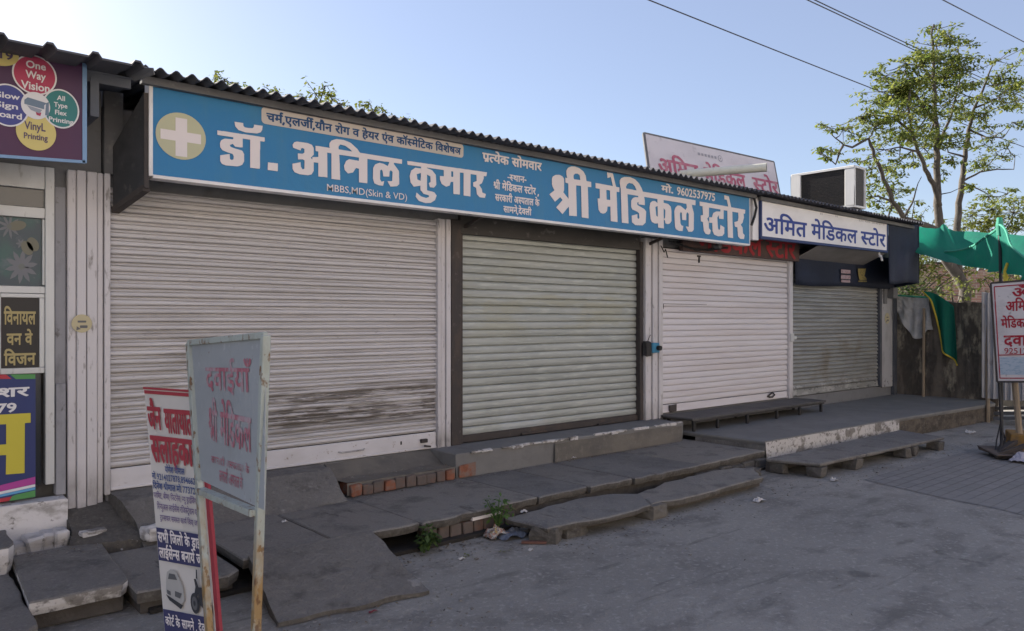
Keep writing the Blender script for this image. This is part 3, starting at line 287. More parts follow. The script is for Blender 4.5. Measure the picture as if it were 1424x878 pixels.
 'facing': [[327,-25,11,0,8,10,6,18,0,8,-4,5,-13,0,-6,-8,-8,-22,1,-6],[416,-12,7,0,10,7,-8,16,5,9,-1,12,-8,7,-15,0,-7,-6,-2,-7,-3,-1,-11,6,-2,11,2,6,5,3,28,4,1,23,2,1,71,-1,-1,-6,-24,1,-15,-6,-10,-13,-1,-16,5,-13,12,-9,24,-2,10,3,0,-18,4,-3,14,0,3,3,0,79,82,0,-1,-10,-16,-6,-14,5,-16,0,-14,-6,-7,-10,-1,-14,4,-12,22,-24,9,-7,4,1,8,7,2,5,-23,23,-4,10,1,5,5,4,7,-1,3,-3,-2,-12,17,-6,8,15,8,6,1,-50,2,-2,17,1,2,3,0,78,19,1,1,-80,3,-3,16,1,2,3,0,78,15,2,1,15,-3,2,-14,1,-7,18,-6,11,-6,6,-10,5,-18,0,-10,-4,-5,-5,-4,-10,2,-21,-2,0,-171,0,-10,25,-12,12,-9,3,-22,-1,-3,-8,3,-10,20,-1,4,-4,6,-16,-41,-1,-2,-2,0,-14,3,-2,40,0,1,-5,-19,-5,-14,-11,-4,-9,1,-22,11,-13,10,-5,23,-3],[51,-5,6,0,9,9,1,3,-26,25,-3,5,15,-3,23,0,0,-36,4,-2,15,0,2,2,1,79,1,2,18,-1,0,-78,2,-3,17,-1,3,3,0,78,2,2,22,-1,0,-25,-8,-3,-5,-7,4,-13,11,-10,12,-1,6,5,2,9,24,0,0,-34,4,-3,15,0,3,3,0,79,63,0,0,-19,-45,0,-6,-5,-1,-10,5,-10,6,-7,8,-3,7,0,6,4,3,13,17,0,1,-43,2,-2,17,1,2,3,0,78,14,2,1,15,-3,2,-12,1,-11,26,-7,9,-11,5,-23,-1,-3,-3,0,-5,5,-11,18,-1,7,-10,2,-9,-291,-1,-2,-3,2,-15,28,0,3,-9,-2,-10,-6,3,-10,0,-7,-5,-2,-5,1,-10,15,-21],[472,32,-10,6,-2,6,3,6,8,4,19,-1,0,-12,-7,-5],[186,52,-1,26,24,0,0,-26],[53,53,1,25,22,0,-1,-24],[614,98,-4,8,0,6,2,4,6,4,8,-6,6,-16]],
 'mo': [[67,-3,16,-1,4,3,0,78,2,2,16,-1,0,-80,4,-2,15,0,4,3,0,79,16,2,0,15,-3,2,-14,1,-6,18,-7,11,-6,6,-11,5,-23,-1,-4,-3,-1,-5,3,-9,3,-2,15,1,4,-2,5,-8,3,-11,-97,0,-5,-3,1,-15,18,-2,0,-25,-8,-3,-5,-6,0,-6,4,-8,12,-10,11,-1,8,5,1,9,21,0,1,-34],[142,-3,20,-1,4,2,0,21,-4,2,-20,0,-3,-2,0,-20],[43,52,-1,26,21,0,0,-26]],
 'amit': [[277,-4,4,0,9,10,-1,3,-10,8,-6,7,-5,9,0,5,2,3,9,5,23,0,1,-48,3,-1,13,0,1,1,1,81,15,1,0,15,-2,2,-112,0,-11,14,-14,12,-14,9,-12,4,-27,1,-9,-3,-5,-3,-6,-7,-3,-6,-1,-14,1,-7,-47,-1,-1,-15,11,-2,0,-21,-2,-2,-16,-1,-3,1,3,4,3,8,0,14,-3,6,-5,5,-10,4,-16,1,-17,-6,0,-7,4,-9,3,0,17,6,5,-2,4,-2,1,-5,-4,-6,-12,-2,-2,-2,0,-13,3,-1,8,-1,6,-6,2,-4,0,-7,-1,-2,-5,-2,-9,0,-10,9,-13,24,-5,0,-8,-3,-2,-3,0,-3,4,-9,12,-19,10,-9,12,-5,14,0,10,4,8,9,2,17,12,0,1,-41,1,-1,14,0,2,3,0,79,2,1,21,0,1,-2,0,-79,2,-2,13,0,2,3,0,79,2,1,25,0,1,-2,0,-26,-10,-3,-3,-4,0,-7,3,-9,6,-5,7,-4,7,0,6,5,2,10,26,-1,1,-36,2,-1,13,0,2,3,1,79,68,1,1,-2,-1,-15,-24,0,-13,-3,-11,-9,-4,-8,0,-14,4,-10,5,-7],[189,51,-1,1,1,27,26,0,0,-28],[142,97,-1,1,-3,8,2,7,4,4,5,3,8,1,14,-3,11,-5,11,-9,6,-7]],
 'medical': [[375,-4,5,0,8,8,0,3,-20,19,-5,7,-2,6,1,6,2,3,5,2,6,-1,6,-3,-2,-8,0,-5,14,-5,2,1,6,13,3,4,8,4,1,-52,2,-1,13,0,2,1,0,81,15,1,1,15,-2,2,-242,0,-10,12,-16,15,-15,9,-17,4,-19,0,-13,-5,-7,-6,-5,-9,-1,-11,2,-9,-18,0,-10,26,-10,10,-9,4,-16,0,-5,-1,-2,-3,0,-5,3,-8,6,-1,7,2,6,-2,6,-7,5,-15,-61,0,-3,-2,1,-15,17,0,1,-1,0,-27,-8,-2,-5,-6,0,-6,4,-8,10,-9,10,-1,5,4,3,11,25,-1,1,-35,3,-2,13,0,1,2,1,79,0,2,21,0,2,-1,0,-79,1,-2,2,-1,13,0,2,2,0,79,1,2,67,-1,0,-6,-1,-1,-21,0,-11,-4,-4,-5,-2,-4,0,-12,5,-11,11,-9,6,0,9,3,9,0,5,-2,1,-3,1,-3,-4,-5,-7,-3,-7,0,-12,3,-10,6,-11,11,-3,-1,-10,-8,2,-6,6,-6,11,-8,9,-5,14,-3,15,0,9,2,7,5,7,8,1,4,0,14,-3,6,-5,5,-8,5,-5,1,-15,0,-6,-2,-4,6,0,3,4,2,34,1,1,1,0,20,1,2,65,-1,1,-7,-1,-1,-25,1,-9,-3,-6,-4,-6,-8,-1,-4,-1,-15,4,-12,6,-6,8,-4,5,-1,14,0,11,4,1,-20,2,-2,13,0,2,1,0,39,7,7,7,3,5,-3,3,-4,0,-8,-2,-7,-5,-9,0,-6,2,-2,8,-5,4,0,5,7,6,18,-1,19,-3,6,-5,5,-12,5,-9,0,-9,-4,0,20,117,1,1,-2,0,-10,-1,-1,-8,-1,-11,-6,-14,7,-14,0,-8,-3,-5,-3,-7,-10,-1,-15,4,-11,4,-6],[256,31,-8,4,-3,6,0,5,2,5,8,4,20,0,0,-15,-12,-8],[38,51,-1,1,0,27,26,0,0,-28],[122,97,-4,6,0,7,2,4,7,5,9,2,18,-4,16,-10,9,-9,-2,-1]],
 'store': [[50,-4,5,0,8,8,0,4,-26,24,-3,4,1,1,17,-2,17,0,11,2,1,-12,5,-13,9,-9,12,-5,20,-1,10,2,14,5,1,4,-5,12,-4,1,-18,-7,-10,0,-10,5,-3,3,-4,7,0,6,3,5,7,7,12,3,13,0,2,1,0,28,2,1,26,0,2,-1,0,-79,1,-2,2,-1,13,0,2,2,0,80,45,0,3,-5,0,-6,-5,-9,-3,-2,-9,5,-8,0,-4,-2,-3,-5,0,-10,6,-10,13,-16,26,-23,4,0,9,8,0,4,-23,20,-8,9,11,7,8,9,3,9,0,17,13,1,0,15,-2,2,-77,0,-6,16,-7,12,-8,9,-9,3,-15,0,-5,-1,-3,-3,0,-5,4,-10,4,0,8,3,7,-3,4,-4,4,-7,3,-9,-1,-1,-161,-1,-1,-2,0,-12,1,-2,30,-1,2,-10,-2,-10,-2,-1,-7,4,-11,-1,-5,-8,1,-9,5,-10,10,-12],[81,42,0,10,-2,1,-11,-1,-20,0,3,12,-1,15,67,0,0,-13,-14,-2,-10,-5,-7,-8]],
 'amit_bold': [[278,-4,6,0,9,10,-2,4,-11,9,-8,13,1,10,8,4,21,0,1,-47,3,-2,15,0,3,2,0,80,13,1,3,1,0,13,-3,3,-111,0,-11,13,-15,13,-14,9,-12,4,-29,1,-14,-6,-7,-8,-3,-6,0,-20,-46,-1,-2,-2,0,-12,3,-2,8,-1,-1,-23,-15,-1,-2,1,4,5,3,7,0,13,-3,6,-7,6,-10,4,-17,1,-17,-6,-1,-6,5,-10,5,0,16,6,7,-4,1,-4,-1,-5,-6,-3,-9,-2,-2,-3,0,-10,3,-2,9,-1,7,-9,0,-9,-5,-3,-7,0,-9,8,-15,25,-6,0,-8,-3,-3,-4,4,-11,12,-18,10,-10,12,-5,17,0,10,4,9,10,1,16,9,0,1,-40,2,-2,16,0,3,4,0,78,19,1,1,-80,2,-3,16,0,3,4,0,78,23,1,1,-28,-10,-3,-4,-5,0,-6,5,-8,13,-10,9,0,7,6,1,8,23,1,1,-36,2,-2,16,0,3,4,0,78,65,1,0,-17,-23,0,-13,-3,-12,-10,-4,-8,0,-12,4,-10,5,-7],[193,51,-1,28,23,0,0,-28],[145,97,-3,8,2,9,8,6,6,1,14,-3,10,-5,12,-9,6,-7]],
 'medical_bold': [[376,-4,6,0,10,11,-20,18,-5,7,-2,10,2,5,5,3,4,-1,5,-3,-2,-9,0,-3,14,-6,6,2,5,13,3,4,5,2,1,-50,3,-2,15,0,3,2,0,80,13,1,3,2,0,12,-3,3,-242,0,-9,11,-17,16,-15,9,-17,4,-21,0,-16,-7,-6,-6,-4,-8,-1,-9,2,-10,-14,0,-1,1,-9,24,-11,11,-9,4,-18,0,-5,-1,-3,-3,3,-12,3,-2,14,1,4,-2,6,-9,3,-12,-60,0,-4,-3,0,-11,2,-3,17,-1,0,-27,-8,-2,-5,-7,1,-7,3,-5,11,-10,11,-1,7,5,2,9,22,0,1,-34,3,-3,15,0,3,3,1,80,19,-1,0,-78,4,-4,15,0,2,3,2,80,63,-1,-1,-7,-20,0,-11,-4,-7,-9,0,-11,5,-11,12,-10,8,0,9,3,7,0,4,-2,2,-7,-3,-4,-7,-3,-5,0,-12,3,-10,6,-11,11,-5,-1,-11,-9,2,-4,7,-7,11,-8,9,-5,14,-3,17,0,9,2,7,5,8,9,1,16,-3,6,-6,6,-13,6,-22,-1,-3,4,1,4,3,2,34,1,2,2,1,21,61,-1,0,-8,-24,1,-9,-3,-6,-4,-7,-9,-2,-7,0,-11,4,-11,10,-9,10,-3,16,0,8,2,1,-17,3,-3,15,0,3,2,0,38,6,6,4,3,6,-1,2,-5,-1,-13,-6,-13,0,-3,3,-3,9,-5,5,0,7,11,4,10,0,18,-4,10,-6,7,-6,3,-15,1,-8,-2,0,18,114,1,0,-13,-7,-1,-9,-5,-14,6,-16,0,-13,-6,-8,-11,-1,-13,4,-11,4,-7],[259,31,-6,3,-4,6,-1,7,3,4,7,4,17,-1,0,-14,-7,-6],[41,51,0,28,22,0,0,-28],[125,97,-4,10,3,8,6,4,8,2,17,-4,9,-5,7,-5,9,-10]],
 'store_bold': [[51,-4,6,0,10,11,-26,24,-4,5,1,1,15,-2,27,1,1,-10,5,-13,10,-10,12,-5,22,-1,24,7,2,3,-6,13,-7,1,-14,-6,-11,-1,-10,5,-6,9,1,11,8,8,12,3,13,0,2,2,1,27,2,1,24,-1,0,-78,4,-4,15,0,3,3,0,79,42,0,2,-12,-4,-9,-10,4,-10,0,-5,-3,-3,-4,0,-9,10,-15,19,-20,17,-15,6,0,9,8,0,3,-23,21,-8,9,11,7,9,10,3,9,-1,16,11,1,3,1,0,13,-3,3,-76,0,-6,15,-10,16,-6,6,-9,3,-22,-1,-3,-3,-1,-4,5,-11,16,2,6,-4,7,-18,-1,-1,-160,-1,-2,-3,0,-10,2,-3,28,0,3,-9,-2,-12,-6,3,-10,0,-7,-5,-2,-5,1,-8,15,-21],[85,49,-3,4,-14,-1,-17,0,3,13,-1,14,64,0,0,-13,-18,-4,-5,-4]],
 'vinyl': [[379,-4,8,1,7,7,1,3,-19,17,-7,10,-1,10,2,3,4,2,11,-3,-2,-13,14,-6,5,3,6,13,4,5,4,0,0,-50,4,-2,13,0,3,2,0,80,13,1,3,2,0,14,-3,2,-337,1,-23,24,-10,7,-9,5,-15,4,-20,0,-14,-5,-7,-6,-6,-10,-1,-9,2,-10,-7,-1,-2,-2,0,-14,3,-2,10,-1,0,-78,3,-4,14,0,3,3,1,80,63,-1,-1,-6,-24,1,-15,-6,-9,-11,-2,-17,4,-12,13,-11,7,-2,15,0,12,3,1,-18,3,-3,13,0,3,3,0,79,65,0,0,-19,-44,0,-7,-5,-1,-9,6,-11,12,-10,8,0,5,5,2,12,19,0,1,-42,4,-3,13,0,2,3,0,79,22,0,0,-79,3,-3,13,0,4,4,0,78,27,1,4,-7,-2,-9,-5,-4,-9,-2,-2,-3,2,-12,6,-12,9,-9,13,-5,13,0,13,3,0,-21,3,-2,13,0,4,4,0,78,81,1,2,-1,-1,-10,-11,-3,-7,-4,-15,6,-14,0,-10,-4,-9,-10,-2,-15,5,-14,5,-7],[77,32,-6,2,-4,5,-1,4,2,7,9,4,20,-1,0,-13,-9,-6],[290,35,-5,2,-4,6,9,7,3,6,1,22,19,0,0,-35,-11,-7],[32,98,-4,5,0,7,2,4,6,4,9,2,12,-2,10,-4,12,-8,8,-8]],
 'one_way': [[60,-3,15,-1,3,3,0,78,2,2,63,-1,0,-19,-44,0,-7,-5,-1,-9,6,-12,12,-9,7,0,6,5,2,12,19,0,1,-43,2,-2,15,1,2,3,0,78,12,1,2,1,0,16,-3,2,-172,-1,-2,-2,0,-13,3,-3,55,-1,-1,-6,-24,1,-15,-6,-7,-6,-3,-8,-1,-13,4,-13,11,-10,9,-3,15,0,12,3,0,-18],[276,-3,15,-1,2,2,0,80,13,1,3,1,0,15,-3,2,-12,1,-8,23,-12,13,-9,4,-17,0,-7,-5,2,-12,4,-3,11,2,6,-2,6,-8,3,-12,-55,-1,-2,-2,0,-14,3,-2,54,0,1,-6,-26,0,-12,-5,-11,-11,-2,-6,0,-15,5,-10,12,-10,8,-2,14,0,11,3,1,-18],[38,32,-8,3,-3,4,-1,4,4,8,8,3,20,-1,-1,-13,-9,-6],[253,32,-8,4,-2,5,1,8,9,5,20,-1,0,-13,-9,-6]],
 'vision': [[15,-3,15,-1,3,3,1,80,63,-1,-1,-6,-24,1,-15,-6,-9,-11,-2,-17,4,-12,13,-11,7,-2,15,0,12,3,1,-18,3,-3,13,0,3,3,0,79,93,1,0,-9,-37,0,-3,-3,-4,-7,0,-5,9,-8,6,-8,1,-6,-2,-5,-3,-1,-5,0,-7,5,-5,7,-14,28,-14,-3,-2,-2,-1,-4,12,-26,6,-9,9,-9,13,-6,17,1,6,3,5,6,4,6,1,10,-4,13,-3,4,16,0,0,-52,3,-3,13,0,4,4,0,78,63,1,2,-1,0,-19,-44,0,-6,-4,-2,-4,0,-6,6,-12,12,-9,7,0,6,5,2,12,19,0,0,-43,3,-2,14,0,3,4,0,78,12,1,2,1,1,15,-4,3,-215,0,-23,24,-19,12,-15,4,-25,-1,-9,-4,-8,-7,-5,-9,-1,-9,2,-10,-7,-1,-2,-2,0,-14,3,-2,10,-1,0,-78],[77,32,-6,2,-4,5,-1,4,2,7,9,4,20,-1,0,-13,-9,-6],[32,98,-4,5,0,7,2,4,6,4,9,2,12,-2,10,-4,12,-8,8,-8]],
 'rashar': [[53,-5,6,0,9,9,0,4,-30,28,10,7,8,9,4,12,-1,14,18,0,0,-79,3,-3,15,0,3,4,0,78,14,1,2,1,2,-11,8,-11,8,-4,12,-3,-5,-4,-9,4,-11,0,-4,-3,-4,-6,1,-11,7,-6,16,-1,11,-11,10,-14,4,-3,7,1,8,8,0,5,-20,22,8,8,7,12,2,8,-2,18,11,0,0,-78,4,-4,15,0,2,3,1,79,42,0,2,-8,-3,-9,-3,-3,-7,5,-13,-1,-6,-7,0,-8,8,-14,28,-29,11,-9,6,0,9,9,0,4,-17,14,-13,14,12,9,7,9,2,6,0,18,11,1,2,1,1,15,-4,3,-107,-1,-3,-2,-1,-10,-7,8,-6,3,-7,2,-16,0,-9,-4,-7,-10,-1,11,-2,2,-110,0,-2,-3,0,-12,2,-3,33,0,2,-1,1,-10,-4,-8,-9,3,-13,-1,-6,-8,0,-5,2,-7,8,-11,23,-25],[144,70,-8,4,-1,4,2,2,7,-1,4,-3,2,-5]],
 'na': [[66,-7,22,0,5,1,3,3,1,77,11,2,3,4,0,16,-3,4,-6,1,-93,0,-5,-1,-4,-5,0,-14,4,-5,5,-1,49,0,-1,-12,-37,0,-8,-2,-6,-8,0,-11,4,-8,9,-9,10,-4,14,0,8,3,5,5,2,8,0,-39,4,-4]],
 'jain': [[89,-3,18,-1,4,3,0,78,1,2,59,-1,0,-19,-43,0,-8,-5,-1,-11,5,-9,5,-5,10,-5,9,0,6,3,3,6,1,8,13,0,1,-43,4,-2,17,0,3,2,1,80,14,2,0,16,-4,2,-95,0,-5,15,-9,15,-6,6,-10,4,-21,0,-6,-2,-2,-2,-1,-5,4,-9,2,-2,-7,-2,-1,-3,1,-7,4,-6,9,-2,6,3,5,0,5,-3,-75,0,-4,-2,-1,-14,4,-3,82,-1,-1,-8,-35,0,-5,-2,-4,-9,0,-4,12,-11,3,-6,0,-7,-4,-4,-4,3,-7,7,-13,29,-11,1,-10,-4,-2,-4,7,-20,9,-15,10,-10,13,-6,18,0,14,8,6,10,-1,13,-5,12,10,0,0,-51]],
 'yatayat': [[165,-5,10,1,9,9,-1,4,-15,14,-5,8,-1,5,1,4,4,4,5,1,18,-1,1,-46,3,-2,17,0,4,2,1,79,1,2,14,-1,1,-78,3,-4,18,0,4,3,0,78,2,2,19,0,4,-7,0,-6,-2,-3,-16,-9,2,-12,7,-12,8,-8,11,-5,19,-1,9,1,1,-18,4,-3,17,0,4,3,0,79,15,0,0,-80,4,-2,17,0,3,2,1,2,1,78,61,1,1,-15,-30,-1,-14,-7,-5,-5,-3,-6,0,-18,5,-12,13,-13,9,-7,8,0,10,9,0,3,-16,17,-4,6,-1,7,1,3,5,4,21,1,1,-47,4,-2,18,0,3,4,0,78,15,2,0,15,-4,3,-481,-1,-4,-2,0,-14,4,-2,16,0,3,-7,0,-6,-1,-3,-16,-9,1,-12,4,-9,11,-11,11,-5,19,-1,9,1,1,-18,4,-3,17,0,4,3,0,79,15,0,0,-78,1,-2,4,-2,17,0,3,3,1,79,62,0,0,-14,-23,0,-11,-2,-10,-6,-5,-5,-3,-6,-1,-14,5,-13,6,-8],[43,35,-3,1,-5,7,6,5,6,8,2,4,-1,18,13,1,1,-36,-10,-7],[302,35,-3,1,-6,7,7,5,6,8,1,4,0,18,13,1,0,-36,-9,-7]],
 'salahkar': [[287,-24,12,1,7,7,1,3,-22,22,-3,10,4,7,7,4,9,0,5,-3,1,-7,-2,-3,-8,-5,-1,-4,4,-10,12,-1,11,5,6,6,4,9,0,10,-4,10,-8,7,-15,5,-21,-1,-2,4,4,3,35,0,4,2,2,22,57,-1,-1,-5,-22,0,-9,-3,-8,-5,-5,-6,-3,-8,0,-13,4,-12,13,-10,8,-2,16,0,7,2,0,-17,5,-3,17,0,3,2,1,39,8,8,3,0,1,-3,2,-9,-3,-8,-5,-10,0,-5,2,-2,11,-6,7,0,5,5,6,13,2,8,0,14,-4,11,-6,6,-8,4,-21,0,0,15,48,0,0,-79,4,-3,17,0,4,2,1,2,0,78,38,1,2,-4,0,-8,-3,-7,-8,3,-11,0,-5,-2,-5,-6,0,-9,4,-8,8,-10,25,-25,9,-7,10,0,9,8,0,5,-14,11,-16,17,10,6,8,8,4,10,1,17,9,1,3,2,0,14,-3,2,-556,1,-5,-3,0,-13,1,-2,30,-2,2,-9,-1,-7,-16,1,-5,-2,-5,-8,1,-9,5,-10,10,-12,25,-24,6,-4,9,2,8,8,0,3,-25,25,-2,4,10,-2,23,-1,0,-35,5,-2,16,0,4,2,1,81,78,-1,-1,-10,-16,-5,-13,4,-18,0,-13,-5,-7,-10,-1,-18,3,-8,15,-19,10,-9,7,-4,8,2,9,8,0,3,-24,24,-3,10,1,5,3,2,3,1,5,-3,-3,-9,1,-4,15,-6,9,2,5,12,5,5,0,-48,4,-2,18,1,3,3,0,78,16,0,0,-79,4,-3,18,0,4,4,0,78,55,1,0,-6,-24,0,-12,-5,-4,-4,-3,-7,0,-9,4,-10,-4,-7,-2,-9,1,-12,2,-6,5,-8],[372,32,-6,3,-2,3,-1,8,2,4,6,4,15,-1,0,-12,-8,-7],[56,53,2,12,0,13,18,0,0,-24]],
 'yogesh': [[680,-5,8,1,8,8,1,3,-25,24,-3,12,6,6,8,-3,-2,-13,12,-5,10,2,5,11,7,6,1,-49,4,-2,18,2,1,80,14,3,0,15,-252,2,-11,25,-13,13,-24,2,-10,-4,-8,-8,-3,-20,4,-12,-8,-1,0,-8,13,-3,0,-82,20,1,1,82,6,-4,10,-1,0,-78,5,-4,15,0,4,3,1,80,22,-1,0,-25,-10,-4,-3,-4,0,-8,6,-10,10,-7,11,-1,7,4,3,10,21,0,0,-34,5,-3,18,2,0,80,18,0,0,-79,4,-3,15,0,5,4,0,78,78,1,1,-11,-17,-6,-14,5,-15,0,-12,-4,-9,-11,-1,-18,4,-10,16,-19],[65,-3,17,-1,3,3,0,78,2,2,15,-1,1,-81,19,-1,4,3,0,78,2,2,21,-1,0,-20,-11,-5,-2,-9,4,-10,7,-7,11,-5,10,3,4,5,1,48,16,0,0,-79,4,-3,19,1,1,81,13,2,4,-15,7,-7,20,-7,-5,-4,-8,4,-11,0,-7,-3,-3,-5,1,-12,9,-6,14,-1,21,-24,6,-4,8,2,8,7,-2,6,-19,22,10,9,6,13,-1,23,9,0,0,-79,4,-3,17,1,3,3,0,78,15,2,1,15,-5,3,-44,-1,-3,-2,-1,-7,-16,9,-19,1,-11,-5,-6,-6,-1,9,-14,2,-13,30,-17,10,-23,-1,-4,-3,0,-5,6,-11,18,-1,9,-19,-64,0,-11,25,-8,10,-11,5,-24,-1,-4,-5,3,-11,4,-3,17,0,9,-20,-95,0,-5,-4,1,-14,19,-1,3,-7,-1,-9,-16,-9,2,-12,5,-12,9,-8,15,-6,25,2,0,-19],[416,4,23,21,-1,16,-19,17,3,7,0,27,-2,3,-14,7,-13,0,-10,-4,-3,-6,0,-13,9,-16,-16,-10,18,-18,18,12,3,-3,4,-5,-20,-18],[41,35,-8,8,13,13,0,22,15,1,1,-36,-10,-7],[549,52,0,26,21,0,0,-26],[258,70,-8,5,1,5,8,-3,3,-6],[461,94,-5,17,2,6,4,3,8,-7,6,-15]],
 'dinesh': [[104,-12,7,0,11,7,-8,15,6,11,-2,12,-10,6,-13,0,-8,-5,-2,-8,-3,-1,-9,6,-4,8,3,9,7,4,27,4,3,23,68,-1,0,-19,-43,0,-8,-5,-1,-8,6,-13,12,-9,15,3,3,5,1,9,15,0,0,-42,5,-3,18,2,1,80,13,2,2,-11,8,-10,20,-8,-4,-4,-8,4,-12,0,-6,-3,-3,-5,2,-12,7,-6,15,-1,25,-27,6,0,10,6,0,8,-19,22,10,9,6,13,-1,23,8,1,1,-80,4,-3,17,1,3,3,0,78,15,2,0,15,-4,3,-44,-1,-4,-2,-1,-7,-15,9,-20,1,-11,-5,-5,-6,-2,9,-13,2,-13,30,-17,10,-23,-1,-4,-3,-1,-5,6,-11,19,-1,9,-19,-62,0,-21,23,-21,13,-16,4,-30,-2,-14,-10,-5,-9,1,-19,-9,-3,0,-14,13,-3,0,-80,19,-2,4,3,1,79,45,1,1,-6,-17,-4,-16,-12,-4,-12,1,-14,4,-9,10,-10,13,-4,18,-2],[668,-5,8,1,8,8,0,3,-24,24,-3,12,6,6,8,-3,-2,-13,15,-6,7,2,5,12,7,6,0,-49,5,-2,18,2,1,80,14,3,-1,15,-252,2,-10,25,-13,13,-24,2,-10,-4,-8,-8,-3,-20,3,-12,-7,-1,-1,-8,13,-3,1,-82,20,1,1,82,6,-4,10,-1,0,-78,5,-4,15,0,3,3,1,80,23,-1,0,-25,-10,-4,-3,-4,1,-10,5,-8,10,-7,11,-1,7,4,3,10,20,0,1,-34,4,-3,19,2,0,80,18,0,0,-79,4,-3,15,0,4,4,1,78,78,1,1,-11,-17,-6,-14,5,-16,0,-12,-4,-8,-11,-1,-18,3,-8,7,-10],[843,-3,17,-1,3,3,0,78,2,2,16,-1,0,-80,18,-2,5,3,0,79,15,2,1,15,-4,2,-13,1,-13,28,-9,9,-8,3,-24,-1,-4,-3,0,-4,5,-11,16,0,5,-3,6,-18,-97,0,-5,-3,1,-15,19,-2,0,-25,-13,-7,0,-9,4,-8,14,-10,9,0,8,6,1,8,22,0,0,-34],[917,-3,24,1,0,21,-26,0,-1,-20],[404,4,23,21,-1,16,-19,17,3,7,0,27,-3,3,-13,7,-13,0,-10,-4,-3,-6,0,-13,8,-16,-16,-10,19,-18,18,12,4,-5,2,-4,-20,-17],[537,52,0,26,20,0,0,-26],[818,52,0,26,22,0,0,-26],[246,70,-9,5,1,5,9,-3,2,-6],[449,94,-6,17,3,6,4,3,8,-7,6,-15],[36,98,-4,5,2,11,13,6,19,-5,21,-17]],
